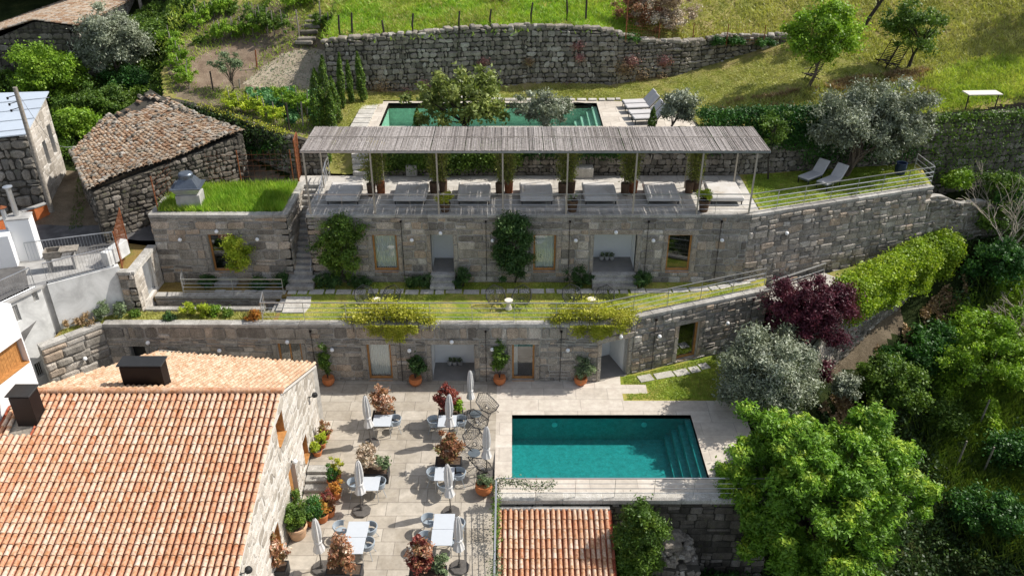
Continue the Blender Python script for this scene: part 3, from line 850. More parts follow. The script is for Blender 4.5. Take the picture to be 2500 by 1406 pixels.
def railing(name, label, pts, h=1.0, every=1.5, rails=(1.0, .72, .48, .24), mat='steel', group=None, post=.04, rail=.035, thin=.014, pickets=None, posts=True, parts=True, flat_top=.05):
    """pts: list of base points (x,y,z) as polyline"""
    t = thing(name, label, 'railing', pts[0], 0, group)
    tops = MB(); th = MB()
    pp = [Vector(p) for p in pts]
    for a, b in zip(pp[:-1], pp[1:]):
        for k, f in enumerate(rails):
            A, B = a + Vector((0, 0, h * f)), b + Vector((0, 0, h * f))
            if k == 0: tops.bar(A, B, flat_top, rail)
            else: th.tube([A, B], thin, 5)
        if pickets:
            n = int((b - a).length / pickets)
            for i in range(n + 1):
                q = a.lerp(b, i / max(n, 1)); th.tube([q + Vector((0, 0, .06)), q + Vector((0, 0, h))], .008, 4, cap=False)
        if posts:
            n = max(1, round((b - a).length / every))
            for i in range(n + 1):
                if i == n and b is not pp[-1]: continue
                q = a.lerp(b, i / n); mb = MB(); mb.box(q + Vector((0, 0, h / 2 - .01)), (post * .45, post, h - .02), math.atan2((b - a).y, (b - a).x)); mb.build('post', MT[mat], t)
    tops.build('handrail', MT[mat], t)
    th.build('rails' if not pickets else 'pickets', MT[mat], t)
    return t
# ---------------------------------------------------------------- big structure
def wallset(t, a, b, z0, z1, holes=(), st='ashlar', mort='mortar', seed=1, thick=.35, **kw):
    backing(a, b, z0, z1, holes, thick).build('wall', MT[mort], t)
    stones(a, b, z0, z1, holes, seed=seed, **kw).build('stone_facing', MT[st], t)
def opening(a, b, x0, y0, x1, y1, zb=None, zt=None):
    """opening from its picture corners: left-top and right-bottom"""
    s0, zt_ = WP(x0, y0, a, b); s1, zb_ = WP(x1, y1, a, b)
    return (s0, s1, zb if zb is not None else zb_, zt if zt is not None else zt_)
RUB = dict(hr=(.16, .32), wr=(.18, .55), jit=.075, depth=(.0, .09), gap=.028, bev=.05, lint=False)
ASH = dict(hr=(.26, .52), wr=(.36, 1.0), jit=.06, depth=(.01, .07), gap=.04, bev=.035)
# ---- lower row (courtyard wall)
A1, B1, C1, Z1 = (-19.0, 32.95), (4.1, 32.9), (12.8, 36.2), 3.2
A0 = (-20.95, 31.0)
low = thing('stone_guesthouse', 'long low grey granite guesthouse behind the courtyard under a lawn terrace', 'house', (-7, 33, 0), 0)
wy = lambda y, Y: Q(1250, y, Y).z
zt1 = wy(840, 32.95)
def op1(x0, x1, y0=840, zb=.04):
    s0 = WP(x0, 880, A1, B1)[0]; s1 = WP(x1, 880, A1, B1)[0]
    return (s0, s1, zb, wy(y0, 32.95))
dk = op1(682, 740, 838); wa = op1(897, 956); al = op1(1054, 1158, 840, 0.01); wb = op1(1250, 1305); lf = op1(325, 362, 845, .2)
ZS1 = Z1 - .17
wallset(low, A1, B1, -.05, ZS1, [dk, wa, al, wb, lf], seed=11, **ASH)
wallset(low, A0, A1, -.05, ZS1, [], seed=12, **dict(ASH, hr=(.38, .6), wr=(.55, 1.1), depth=(.03, .12), bev=.07, gap=.03))
en = opening(B1, C1, 1470, 836, 1533, 905, .01); en = (en[0], WP(1531, 870, B1, C1)[0], .01, 2.15)
wr_ = (WP(1655, 830, B1, C1)[0], WP(1703, 830, B1, C1)[0], .12, 2.2)
wallset(low, B1, C1, -.1, ZS1, [en, wr_], seed=13, **dict(ASH, wr=(.25, .7), hr=(.2, .38), depth=(.02, .11), gap=.028, bev=.045, jit=.06))
mb = copings(A0, A1, Z1 + .02, seed=1); copings(A1, B1, Z1 + .02, seed=2, mb=mb); copings(B1, C1, Z1 + .02, seed=3, mb=mb)
mb.build('coping', MT['coping'], low)
window(low, A1, B1, *wa, curtain=1.0); window(low, A1, B1, *wb, curtain=.2)
window(low, A1, B1, *dk, panes=2, label='dark double glass door in brown frame partly hidden by the tiled roof')
window(low, B1, C1, *wr_, curtain=0)
mb = MB(wallM(A1, B1)[0]); mb.add([(lf[0], .3, lf[2]), (lf[1], .3, lf[2]), (lf[1], .3, lf[3]), (lf[0], .3, lf[3])], [(0, 1, 2, 3)]); mb.build('doorway_shade', MT['dark_room'], low)  # flat dark sheet stands in for the shade inside the opening
alcove(low, A1, B1, *al); alcove(low, B1, C1, en[0], en[1], .0, 2.15, 1.8)
def downpipe(t, x, z0, z1, a, b):
    s = WP(x, 880 if z1 < 4 else 600, a, b)[0]; M, _ = wallM(a, b)
    mb = MB(M); mb.tube([(s, -.08, z0), (s, -.08, z1)], .014, 5); mb.box((s, -.09, z1 + .03), (.09, .1, .09)); mb.build('downpipe', MT['brown_metal'], t)
for x in (769, 980, 1187, 1368): downpipe(low, x, .02, 2.85, A1, B1)
for x in (1590, 1812): downpipe(low, x, .02, 2.85, B1, C1)
# ---- upper row
A2, B2, C2, Z2 = (-10.0, 37.07), (11.6, 37.07), (21.97, 40.6), 6.85
up_ = thing('stone_guesthouse', 'upper grey granite guesthouse carrying the sun terrace and reed pergola', 'house', (1, 37, 3.2), 0)
def op2(x0, x1, y0=574, y1=663):
    s0 = WP(x0, 618, A2, B2)[0]; s1 = WP(x1, 618, A2, B2)[0]
    return (s0, s1, wy(y1, 37.07), wy(y0, 37.07))
u1, u2, u3, u4, u5 = op2(911, 971), op2(1053, 1107, 573, 664), op2(1302, 1357), op2(1449, 1552, 573, 664), op2(1628, 1687)
ZS2 = Z2 - .17
wallset(up_, A2, B2, 3.1, ZS2, [u1, u2, u3, u4, u5], seed=21, **dict(ASH, hr=(.3, .52)))
wallset(up_, (-10.0, 42.0), A2, 3.1, ZS2, [], seed=22, **ASH)
mb = copings(A2, B2, Z2 + .02, seed=5); mb = copings((-10.0, 42.0), A2, Z2 + .02, mb=mb, seed=6, width=.3, s1=4.5); mb.build('coping', MT['coping'], up_)
window(up_, A2, B2, *u1, curtain=1.0); window(up_, A2, B2, *u3, curtain=1.0); window(up_, A2, B2, *u5, curtain=0, label='tall brown framed window reflecting the dark garden')
alcove(up_, A2, B2, *u2, d=1.5); alcove(up_, A2, B2, *u4, d=1.6)
for x in (983, 1187, 1389, 1578, 1753): downpipe(up_, x, 3.25, 6.5, A2, B2)
for (s0, s1, zb, zt), lb in ((u2, 'a'), (u4, 'b')):
    M, _ = wallM(A2, B2); mb = MB(M)
    n = 3; hh = (zb - 3.2) / n
    for k in range(n):
        mb.box(((s0 + s1) / 2, -.16 - .3 * (n - 1 - k) * .5 - .0, 3.2 + hh * (k + .5)), (s1 - s0 + .12, .32 + .3 * (n - 1 - k), hh - .004), 0, random.random(), .01)
    mb.build('entrance_steps', MT['coping'], up_)
# retaining wall right of the upper row
t = thing('retaining_wall', 'tall granite retaining wall running back right from the sun terrace corner', 'wall', (16, 39, 3), 0)
wallset(t, B2, C2, 0.9, ZS2, [], seed=31, **dict(ASH, wr=(.3, .8), hr=(.24, .42), depth=(.02, .11), gap=.028, bev=.045, jit=.06))
copings(B2, C2, Z2 + .02, seed=7).build('coping', MT['coping'], t)
# ---- green-roofed block
GA, GB, GC = (-17.6, 37.07), (-10.95, 37.07), (-10.95, 41.2)
g = thing('stone_annex', 'square granite annex with tall grass growing on its flat roof', 'house', (-14.3, 37, 3.2), 0)
gw = (WP(514, 618, GA, GB)[0], WP(579, 618, GA, GB)[0], wy(664, 37.07), wy(573, 37.07))
wallset(g, GA, GB, 3.1, ZS2, [gw], seed=41, **dict(ASH, hr=(.32, .55), wr=(.45, 1.1)))
wallset(g, GB, GC, 3.1, ZS2, [], seed=42, **dict(ASH, depth=(.02, .12), bev=.06))
wallset(g, (-17.6, 40.9), GA, 3.1, ZS2, [], seed=43, **ASH)
mb = copings(GA, GB, Z2 + .02, seed=8); copings(GB, GC, Z2 + .02, mb=mb, seed=9, width=.36); copings((-17.6, 40.9), GA, Z2 + .02, mb=mb, seed=10, width=.3); mb.build('coping', MT['coping'], g)
window(g, GA, GB, *gw, curtain=0, label='tall brown framed glass door beside a small tree')
mb = MB(); mb.prism([(-17.45, 37.25), (-11.1, 37.25), (-11.1, 41.1), (-17.45, 40.8)], 6.3, 6.76, .5); mb.build('roof_soil', MT['soil'], g)
# grass on the roof
q = scatter([(-17.3, 37.42), (-11.25, 37.42), (-11.25, 41), (-17.3, 40.6)], 15000, 3)
pts = np.column_stack([q, np.full(len(q), 6.75)])
o = blades('roof_grass', pts, .42, .055, L['grass_vivid'], None, 5, .6, np.clip(.5 + .35 * fbm(q[:, 0], q[:, 1], 1.1, 2) + np.random.default_rng(2).normal(0, .2, len(q)), 0, 1))
tag(o, 'tall bright green grass covering the flat roof of the granite annex', 'grass', kind='stuff')
# ---- stairs between annex and sun terrace
t = thing('stone_staircase', 'long straight stone staircase climbing between the annex and sun terrace', 'stairs', (-10.5, 38, 3.2), 0)
n = 18; hh = (Z2 - 3.2) / n; y0 = 36.35; td = .262
for k in range(n):
    mb = MB(); wd = .93 if k > 1 else 1.35; cx = -10.47
    if k > 1:
        mb.box((cx, y0 + td * k + td, 3.2 + hh * (k + 1) - hh / 2), (wd, td * 2, hh - .003), 0, random.random(), .012)
    else:
        mb.box((cx - .06, y0 + .38 * k, 3.2 + hh * (k + 1) - hh / 2), (wd, .55, hh - .003), 0, random.random(), .012)
    mb.build('step', MT['coping'], t)
mb = MB(); mb.tube([(-10.12, 37.0, 3.75), (-10.12, 38.2, 5.15)], .02, 6); mb.tube([(-10.12, 37.0, 3.2), (-10.12, 37.0, 3.75)], .02, 6); mb.tube([(-10.12, 38.2, 4.6), (-10.12, 38.2, 5.15)], .02, 6); mb.build('handrail', MT['steel'], t)
# ---- lower terrace floors
flat('lawn', [(-11.0, 33.25), (4.0, 33.2), (12.6, 36.5), (13.0, 37.45), (11.6, 37.2), (-10.9, 37.2), (-10.9, 35.5), (-11.0, 34.2)], 3.12, MT['lawn_rich'])
flat('lawn', [(-17.6, 35.55), (-10.9, 35.55), (-10.9, 37.2), (-17.6, 37.2)], 3.13, MT['dry'])
flat('planting_strip', [(-20.8, 31.2), (-19.1, 33.15), (-11.0, 33.25), (-11.0, 34.15), (-17.6, 34.15), (-18.3, 34.4), (-20.75, 32.7)], 3.12, MT['dry'], cat='soil')
# sunken passage
t = thing('sunken_staircase', 'sunken stone passage with steps below the steel balustrade', 'stairs', (-14.5, 35, 1.2), 0)
wallset(t, (-17.5, 35.5), (-11.6, 35.5), 1.2, 3.0, [], seed=51, **dict(ASH, hr=(.22, .34)))
copings((-17.5, 35.5), (-11.3, 35.5), 3.24, seed=12, mb=None).build('coping', MT['coping'], t)
copings((-17.5, 34.35), (-11.8, 34.35), 3.24, seed=13, width=.3, over=.15).build('coping', MT['coping'], t)
backing((-17.5, 34.2), (-11.6, 34.2), 1.2, 3.06, thick=.12).build('wall', MT['mortar'], t)
mb = MB(); mb.box((-14.5, 34.9, 1.15), (6.2, 1.3, .1)); mb.build('passage_floor', MT['grey_floor'], t)
for k in range(9):
    mb = MB(); mb.box((-12.1 + .18 - .3 * (8 - k) + .9, 34.9, 1.2 + .21 * (k + .5)), (.62, 1.1, .2), 0, random.random(), .01); mb.build('step', MT['coping'], t)
flat('path', [P(688, 762, 3.2), P(742, 762, 3.2), P(757, 745, 3.2), P(760, 722, 3.2), P(700, 722, 3.2)], 3.17, MT['pale_slab'], thick=.08)
# stepping stones along the lower lawn
def slabs(name, pts, z, w_, d, gap=.08, seed=1, mat='pale_slab', th=.06, jit=.05):
    rn = random.Random(seed); mb = MB(); pp = [Vector((p[0], p[1], 0)) for p in pts]
    for a, b in zip(pp[:-1], pp[1:]):
        Lx = (b - a).length; s = 0; ang = math.atan2((b - a).y, (b - a).x)
        while s < Lx - .3:
            l = rn.uniform(w_ * .65, w_ * 1.25)
            if Lx - s - l < w_ * .4: l = Lx - s
            c = a + (b - a).normalized() * (s + l / 2)
            zz = z(c.x, c.y) if callable(z) else z
            mb.box((c.x + rn.uniform(-jit, jit) * .5, c.y + rn.uniform(-jit, jit), zz), (l - gap * rn.uniform(.6, 1.6), d * rn.uniform(.92, 1.08), th), ang + rn.uniform(-.03, .03), rn.random(), .012)
            s += l
    o = mb.build(name, MT[mat]); o['kind'] = 'structure'; o['category'] = 'path'
    return o
pa = [P(520, 711, 3.2), P(1640, 708, 3.2), P(1730, 703, 3.2), P(1830, 683, 3.2)]
slabs('path', [(p.x, p.y) for p in pa], 3.14, .78, .42)
mb = MB(); a, b = P(1800, 678, 3.2), P(1855, 672, 3.2)
mb.box((a.x + .45, a.y + .3, 3.16), (.5, 1.3, .08), .35, .6, .01); o = mb.build('path', MT['pale_slab']); o['kind'] = 'structure'
mb = MB(); c = P(553, 692, 3.2); mb.box((c.x, c.y + .1, 3.23), (1.1, .7, .16), 0, .3, .02); mb.box((c.x, c.y + .35, 3.36), (1.0, .4, .14), 0, .5, .02)
o = mb.build('door_step', MT['coping'], None); tag(o, 'two broad stone steps below the annex glass door', 'step')
# ---- right platform
pf = [P(1876, 738, 2.9), P(1886, 704, 2.9), P(2012, 668, 2.9), P(2072, 692, 2.9), P(2042, 745, 2.9)]
flat('path', pf, 2.95, MT['pale_slab'], thick=.25)
flat('lawn', [P(1990, 675, 2.9), P(2120, 640, 2.9), P(2290, 565, 2.9), P(2320, 585, 2.9), P(2090, 725, 2.9), P(2055, 712, 2.9)], 2.9, MT['lawn'])
W6 = [P(2010, 770, 2.8), P(2075, 705, 2.8), P(2300, 600, 2.8)]
t = thing('retaining_wall', 'rough stone retaining wall under the bright ivy hedge', 'wall', (16, 35, 0), 0)
W6 = [(14.6, 33.4), (16.2, 35.2), (23.6, 40.6)]
for k, (a, b) in enumerate(zip(W6[:-1], W6[1:])):
    wallset(t, a, b, -1.5, 2.9 if k else (lambda s: 2.2 + .35 * s if s < 2 else 2.9), [], st='rubble', seed=61 + k, **RUB)
t = thing('retaining_wall', 'dark stone wall below the white platform behind the plum tree', 'wall', (13, 35, 0), 0)
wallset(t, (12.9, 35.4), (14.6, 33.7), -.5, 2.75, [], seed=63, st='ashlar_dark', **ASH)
# ---- sun terrace
flat('terrace_paving', [(-9.9, 37.15), (11.65, 37.15), (12.1, 37.5), (12.2, 42.05), (-11.3, 42.05), (-11.3, 41.15), (-9.9, 41.15)], Z2, MT['terrace_paving'], thick=.12)
flat('lawn', [(12.2, 37.5), (22.0, 40.85), (22.6, 44.0), (12.2, 42.3)], Z2 - .03, MT['lawn_rich'])
# ---- wall behind the sun terrace
def zt3(s): X = -7 + s; return float(np.interp(X, [-7, -3.5, 0, 4.5, 8, 12], [7.0, 7.35, 7.9, 8.6, 9.0, 9.3]))
t = thing('retaining_wall', 'rubble retaining wall behind the daybeds of the sun terrace', 'wall', (2, 42.2, 6.8), 0)
wallset(t, (-7, 42.25), (12.2, 42.25), 6.75, zt3, [], st='rubble', mort='mortar_dark', seed=71, **RUB)
t = thing('retaining_wall', 'dark overgrown rubble wall behind the olive tree and loungers at the right', 'wall', (20, 43.5, 5), 0)
wallset(t, (12.2, 42.25), (22.6, 44.0), 6.7, lambda s: 9.3 + .02 * s, [], st='rubble', mort='mortar_dark', seed=72, **RUB)
wallset(t, (22.6, 44.0), (36, 46.4), 4.5, 9.5, [], st='rubble', mort='mortar_dark', seed=73, **dict(RUB, hr=(.3, .5), wr=(.3, .9)))
wallset(t, (22.0, 40.65), (27.5, 42.2), 2.6, lambda s: 6.2 - .22 * s + .15 * math.sin(s * 2.2), [], st='rubble', mort='mortar', seed=74, **dict(RUB, hr=(.2, .4), wr=(.2, .6)))
# garden wall left
t = thing('retaining_wall', 'mossy dark rubble wall below the vegetable garden', 'wall', (-15, 44, 6), 0)
W5 = [(-20.6, 49.5), (-19.6, 46.3), (-16, 45.2), (-12, 42.55), (-9.9, 42.55)]
W5z = [10.2, 9.75, 9.35, 8.95, 8.3]
for k in range(4):
    a, b = W5[k], W5[k + 1]; Lk = math.hypot(b[0] - a[0], b[1] - a[1])
    wallset(t, a, b, 5.8, (lambda s, k=k, Lk=Lk: W5z[k] + (W5z[k + 1] - W5z[k]) * s / Lk), [], st='rubble', mort='mortar_dark', seed=81 + k, **RUB)
# ---- hillside (levels surveyed from the photograph)
c_lo = [(400, 230, 9.9), (560, 270, 9.3), (700, 325, 8.95), (650, 210, 9.6), (780, 115, 11), (600, 110, 11), (450, 150, 10.6), (520, 60, 11.8), (400, 0, 13), (700, 0, 13.2), (740, 60, 12.2),
        (900, 250, 8.8), (1000, 240, 8.8), (1250, 230, 8.8), (1250, 318, 8.8), (905, 320, 8.8), (1080, 318, 8.8), (1450, 318, 8.8), (1620, 318, 8.85), (1500, 220, 8.9), (1650, 290, 8.95), (1650, 192, 9.3), (1760, 152, 9.9), (1900, 142, 10.4), (1800, 250, 9.3), (1970, 210, 10.0),
        (2000, 262, 9.4), (1850, 275, 9.2), (2150, 188, 10.25), (2100, 215, 9.9), (2300, 145, 10.9), (2500, 125, 11.4), (2500, 190, 10.6), (2300, 270, 9.45), (2500, 285, 9.55), (2000, 30, 12.5), (2300, 0, 13.1), (2500, 0, 13.4), (2150, 100, 11.2), (1930, 118, 10.9),
        (1000, 385, 7.5), (1200, 385, 7.9), (1450, 376, 8.6), (1650, 368, 9.0), (850, 320, 8.7), (815, 412, 6.95), (862, 414, 6.95), (830, 370, 7.7), (880, 350, 8.2), (1500, 240, 8.85), (1380, 240, 8.8)]
lo = [P(*c) for c in c_lo]
lo += [Vector(v) for v in ((-6, 42.5, 7.1), (-45, 80, 22), (0, 85, 22), (50, 85, 24), (40, 60, 16), (36, 46.5, 9.4), (-25, 60, 14.5), (5, 60, 14.5), (-10.5, 42.6, 7.0), (-8.6, 42.3, 6.9))]
S_lo = Surf(lo)
W4 = [(-10.9, 49.3), (0.9, 51.1), (6.4, 51.25), (10.4, 52.1), (13.5, 53.4), (17.6, 53.9)]
c_hi = [(830, 112, 12.0), (960, 112, 12.0), (1100, 97, 12.2), (1300, 84, 12.35), (1490, 76, 12.45), (1550, 101, 11.5), (1700, 106, 11.2), (1900, 112, 10.95), (900, 0, 13.3), (1300, 0, 13.2), (1100, 50, 12.8), (1650, 30, 12.5)]
hi = [P(*c) for c in c_hi] + [Vector(v) for v in ((-12, 85, 22), (20, 85, 22.5), (-12, 60, 14.2))]
for yy in (54.2, 57, 60, 66): hi.append(Vector((18, yy, S_lo.z(18, yy))))
S_hi = Surf(hi)
front = [(-20.8, 49.6), (-19.7, 46.6), (-16, 45.45), (-12, 42.8), (-10.4, 42.75), (-9.6, 42.05), (-7.3, 42.05), (-7.2, 42.5), (12.2, 42.5), (22.6, 44.3), (36, 46.7), (60, 50)]
POOL2 = (-7.3, 5.0, 44.3, 48.45)
zone_soil = [P(430, 235, 9.9), P(560, 275, 9.3), P(730, 330, 8.9), P(760, 330, 8.9), P(790, 240, 9), P(830, 235, 9), P(815, 115, 11.2), P(740, 70, 12), P(740, 0, 13.2), P(380, 0, 13), P(400, 150, 10.8)]
zone_p1 = [P(470, 208, 9.9), P(440, 152, 10.6), P(585, 103, 11.1), P(640, 118, 10.9), P(600, 180, 10)]
zone_p2 = [P(600, 200, 9.7), P(745, 100, 11.2), P(820, 125, 11), P(800, 215, 9.6), P(740, 218, 9.4), P(620, 205, 9.6)]
zone_bank = [P(1700, 288, 9), P(1800, 245, 9.4), P(1900, 228, 9.8), P(2020, 200, 10.3), P(2110, 178, 10.4), P(2250, 160, 10.7), P(2340, 190, 10.5), P(2310, 215, 10.2), P(2200, 230, 10), P(2100, 262, 9.4), P(1900, 280, 9.2)]
zone_lawn = [P(780, 420, 6.9), P(880, 420, 6.9), P(900, 320, 8.8), P(1640, 320, 8.8), P(1800, 250, 9.4), P(2020, 200, 10.3), P(2140, 178, 10.4), P(2260, 185, 10.4), P(2560, 165, 10.9), P(2560, 95, 11.8), P(2250, 120, 11.1), P(2000, 112, 11.0), P(1900, 130, 10.9), P(1700, 180, 9.6), P(1500, 215, 8.9), P(880, 240, 8.8), P(800, 330, 8.7)]
def on(px, py, z, S=None):
    S = S or S_lo; zz = z
    for _ in range(12): p = P(px, py, zz); zz = .5 * zz + .5 * S.z(p.x, p.y)
    p.z = zz; return p
def OZ(l): return [on(a, b, 10.3) for a, b in l]
zone_soil = OZ([(430, 235), (560, 275), (730, 330), (760, 330), (790, 240), (830, 235), (830, 115), (745, 70), (740, 0), (380, 0), (400, 150)])
zone_p1 = OZ([(472, 212), (437, 152), (590, 98), (655, 112), (640, 140), (600, 185), (520, 215)])
zone_p2 = OZ([(592, 205), (640, 165), (690, 130), (745, 100), (822, 122), (800, 215), (740, 222), (690, 215), (620, 212)])
zone_bank = OZ([(1700, 288), (1800, 245), (1900, 232), (2020, 205), (2110, 185), (2250, 165), (2380, 190), (2310, 225), (2200, 240), (2100, 262), (1900, 280)])
zone_lawn = OZ([(780, 420), (880, 420), (900, 320), (1640, 320), (1800, 250), (2020, 205), (2140, 185), (2260, 188), (2560, 165), (2560, 100), (2250, 122), (2000, 112), (1900, 132), (1700, 182), (1500, 215), (880, 240), (800, 330)])
def sel_lo(x, y):
    r = np.zeros(len(x))
    r[inpoly(x, y, zone_lawn)] = 1
    r[inpoly(x, y, zone_bank)] = 2
    r[inpoly(x, y, zone_soil)] = 3
    r[inpoly(x, y, zone_p1)] = 4
    r[inpoly(x, y, zone_p2)] = 5
    r[(x > -6.9) & (x < 12) & (y < 44.2)] = 6
    return r
polyA = front + [(60, 90), (17.6, 90), (17.6, 53.9)] + W4[::-1][1:] + [(-10.9, 90), (-45, 90), (-45, 60), (-20.8, 60)]
x0, x1, y0, y1 = POOL2
hp = sheet('hillside', polyA, S_lo, MT['hill'], .14, .05, 1.3, mats=[MT['lawn'], MT['bank'], MT['dirt'], MT['plough'], MT['sandy'], MT['wild']], sel=sel_lo)
# open the hillside where the upper pool is sunk
import bmesh
bm = bmesh.new(); bm.from_mesh(hp.data); ox, oy = hp.location.x, hp.location.y
kill = [f for f in bm.faces if x0 - .3 < f.calc_center_median().x + ox < 10.2 and y0 - .3 < f.calc_center_median().y + oy < y1 + .3]
bmesh.ops.delete(bm, geom=kill, context='FACES'); bm.to_mesh(hp.data); bm.free()
sheet('meadow', [(W4[0][0], W4[0][1] + .2)] + [(p[0], p[1] + .2) for p in W4[1:]] + [(17.7, 90), (-11.2, 90)], S_hi, MT['meadow'], .25, .16, .9, mats=[MT['hill']], sel=lambda x, y: ((x > 8.0) & (y < 70)).astype(int))
# ---- old wall below the meadow
t = thing('dry_stone_wall', 'tall old dry stone wall between the meadow and the upper pool lawn', 'wall', (0, 50, 8.8), 0)
for k in range(5):
    a, b = W4[k], W4[k + 1]; Lk = math.hypot(b[0] - a[0], b[1] - a[1])
    def zt(s, a=a, b=b, Lk=Lk):
        x = a[0] + (b[0] - a[0]) * s / Lk; y = a[1] + (b[1] - a[1]) * s / Lk
        return S_hi.z(x, y + .4) + .12 + .07 * math.sin(s * 2.3) + .05 * math.sin(s * 5.1)
    def zb(s, a=a, b=b, Lk=Lk):
        x = a[0] + (b[0] - a[0]) * s / Lk; y = a[1] + (b[1] - a[1]) * s / Lk
        return S_lo.z(x, y - .3) - .3
    wallset(t, a, b, zb, zt, [], st='rubble', mort='mortar_dark', seed=91 + k, thick=.5, **dict(RUB, hr=(.18, .36), wr=(.2, .6), depth=(.02, .13)))
rn = random.Random(4); mb = MB()
for k in range(5):
    a, b = Vector(W4[k]), Vector(W4[k + 1]); Lk = (b - a).length; s = 0
    while s < Lk:
        p = a.lerp(b, s / Lk); mb.box((p.x, p.y + .18, S_hi.z(p.x, p.y + .4) + .16 + rn.uniform(-.03, .05)), (rn.uniform(.3, .6), rn.uniform(.35, .55), rn.uniform(.16, .26)), rn.uniform(-.4, .6), rn.uniform(.3, 1), .05, (rn.uniform(-.15, .15), 'X'))
        s += rn.uniform(.3, .55)
mb.build('top_stones', MT['rubble'], t)
# ---- village ground at the left and valley ground at the right
lv = [P(*c) for c in ((200, 400, 6.6), (250, 560, 5.6), (150, 560, 5.5), (0, 600, 5.4), (330, 232, 8.2), (250, 250, 8.2), (100, 240, 8), (0, 250, 8), (400, 200, 8.8), (215, 215, 8.5), (300, 50, 11), (0, 0, 12), (380, 40, 11.5), (130, 470, 6.2))]
lv += [Vector(v) for v in ((-17, 43, 6.0), (-14, 41.5, 6.3), (-19, 37.2, 5.4), (-45, 35, 5), (-45, 60, 12), (-22, 60, 13.5), (-21, 49, 8.6), (-11.5, 41.8, 6.6))]
S_lv = Surf(lv)
sheet('ground', [(-60, 28), (-21.5, 28), (-21.3, 34.6), (-19.3, 34.8), (-19.2, 37.2), (-17.7, 37.4), (-17.7, 41), (-11.2, 41.2), (-11.2, 42.6), (-12, 42.75), (-16, 45.4), (-19.8, 46.6), (-20.9, 49.6), (-20.9, 62), (-60, 75)], S_lv, MT['dirt'], .3, .08, 1.2, mats=[MT['wild'], MT['asphalt']],
      sel=lambda x, y: np.where(inpoly(x, y, [(-60, 44.5), (-24.2, 43.5), (-21.6, 43.5), (-19.5, 45.0), (-15, 44.5), (-12, 42), (-12, 80), (-60, 80)]), 1, np.where((y < 38.4) & (x > -24.5), 2, 0)))
rv = [P(*c) for c in ((2380, 470, 5.0), (2330, 510, 4.2), (2270, 600, 2.8), (2500, 560, 3.5), (2350, 700, 1.2), (2120, 880, -.6), (2500, 800, .3), (2250, 900, -1.4), (2500, 1000, -2.5), (2050, 960, -2.0), (2300, 1100, -4), (2300, 1350, -5.8), (2500, 1350, -4.8), (2150, 800, .3), (2030, 850, -.4))]
rv += [Vector(v) for v in ((11, 25, -4.4), (4, 22, -4.4), (4, 15, -4.6), (12, 15, -6.5), (25, 12, -7), (50, 20, -2), (55, 45, 6), (36, 46, 6), (12, 30, -2.5), (14, 33.5, -.3), (24, 41.5, 4.2), (-2, 10, -5), (30, 26, -4))]
S_rv = Surf(rv)
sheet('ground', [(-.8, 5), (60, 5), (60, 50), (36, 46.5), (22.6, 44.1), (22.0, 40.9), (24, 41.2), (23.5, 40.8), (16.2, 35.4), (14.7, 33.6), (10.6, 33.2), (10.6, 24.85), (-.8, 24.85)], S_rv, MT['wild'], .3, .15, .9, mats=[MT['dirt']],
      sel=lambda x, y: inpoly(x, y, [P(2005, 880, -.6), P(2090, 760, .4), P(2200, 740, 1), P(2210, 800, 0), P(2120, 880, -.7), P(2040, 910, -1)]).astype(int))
# ---- courtyard
ys = [15, 24.6, 25.4, 26.2, 27, 28, 33.2]
mb = MB()
XL, XS = -8.55, -.72
for a, b in zip(ys[:-1], ys[1:]):
    xl = XL
    if 24.6 <= a < 28: xl = -7.3
    mb.add([(xl, a, floorz(a)), (XS, a, floorz(a)), (XS, b, floorz(b)), (xl, b, floorz(b))], [(0, 1, 2, 3)], .5)
mb.add([(-21, 29, 0), (-8.55, 29, 0), (-8.55, 33.2, 0), (-21, 33.2, 0)], [(0, 1, 2, 3)], .5)
mb.add([(-8.55, 24.6, -.45), (-7.3, 24.6, -.45), (-7.3, 25.75, -.45), (-8.55, 25.75, -.45)], [(0, 1, 2, 3)], .5)
mb.add([(-8.55, 26.95, 0), (-7.3, 26.95, 0), (-7.3, 28, 0), (-8.55, 28, 0)], [(0, 1, 2, 3)], .5)
mb.add([(-7.3, 25.4, -.6), (-7.3, 28, -.6), (-7.3, 28, 0), (-7.3, 26.95, 0), (-7.3, 26.2, -.24), (-7.3, 25.4, -.45)], [(0, 1, 2, 3, 4, 5)], .5)
o = mb.build('courtyard_paving', MT['paving']); o['kind'] = 'structure'; o['category'] = 'paving'
t = thing('stone_steps', 'three stone steps beside the house wall in the courtyard', 'steps', (-7.9, 26.3, -.45), 0)
for k in range(3):
    mb = MB(); mb.box((-7.93, 25.75 + .4 * k + .2 + (2 - k) * .0, -.45 + .15 * (k + .5)), (1.24, .41, .148), 0, .3 + .2 * k, .01); mb.build('step', MT['coping'], t)
PX0, PX1, PY0, PY1 = 0.0, 8.13, 26.14, 30.3
mb = MB()
for poly in ([(XS, 24.95), (10.6, 24.95), (10.6, PY0), (XS, PY0)], [(XS, PY0), (PX0, PY0), (PX0, PY1), (XS, PY1)], [(PX1, PY0), (10.6, PY0), (10.6, PY1), (PX1, PY1)], [(XS, PY1), (10.6, PY1), (10.6, 31.35), (XS, 31.35)], [(XS, 31.35), (5.2, 31.35), (5.2, 31.9), (6.4, 31.9), (6.4, 32.6), (5.2, 32.6), (5.25, 33.35), (4.1, 33.0), (XS, 33.2)]):
    mb.prism(poly, -.22, 0.0, .5)
o = mb.build('pool_terrace', MT['deck_paving']); o['kind'] = 'structure'; o['category'] = 'paving'
flat('lawn', [(5.2, 31.35), (10.6, 31.35), (13.2, 33.0), (12.9, 36.1), (5.25, 33.35), (5.2, 32.6), (6.4, 32.6), (6.4, 31.9), (5.2, 31.9)], -.01, MT['lawn_rich'])
gp = [P(1556, 928, 0), P(1645, 912, 0), P(1733, 893, 0)]
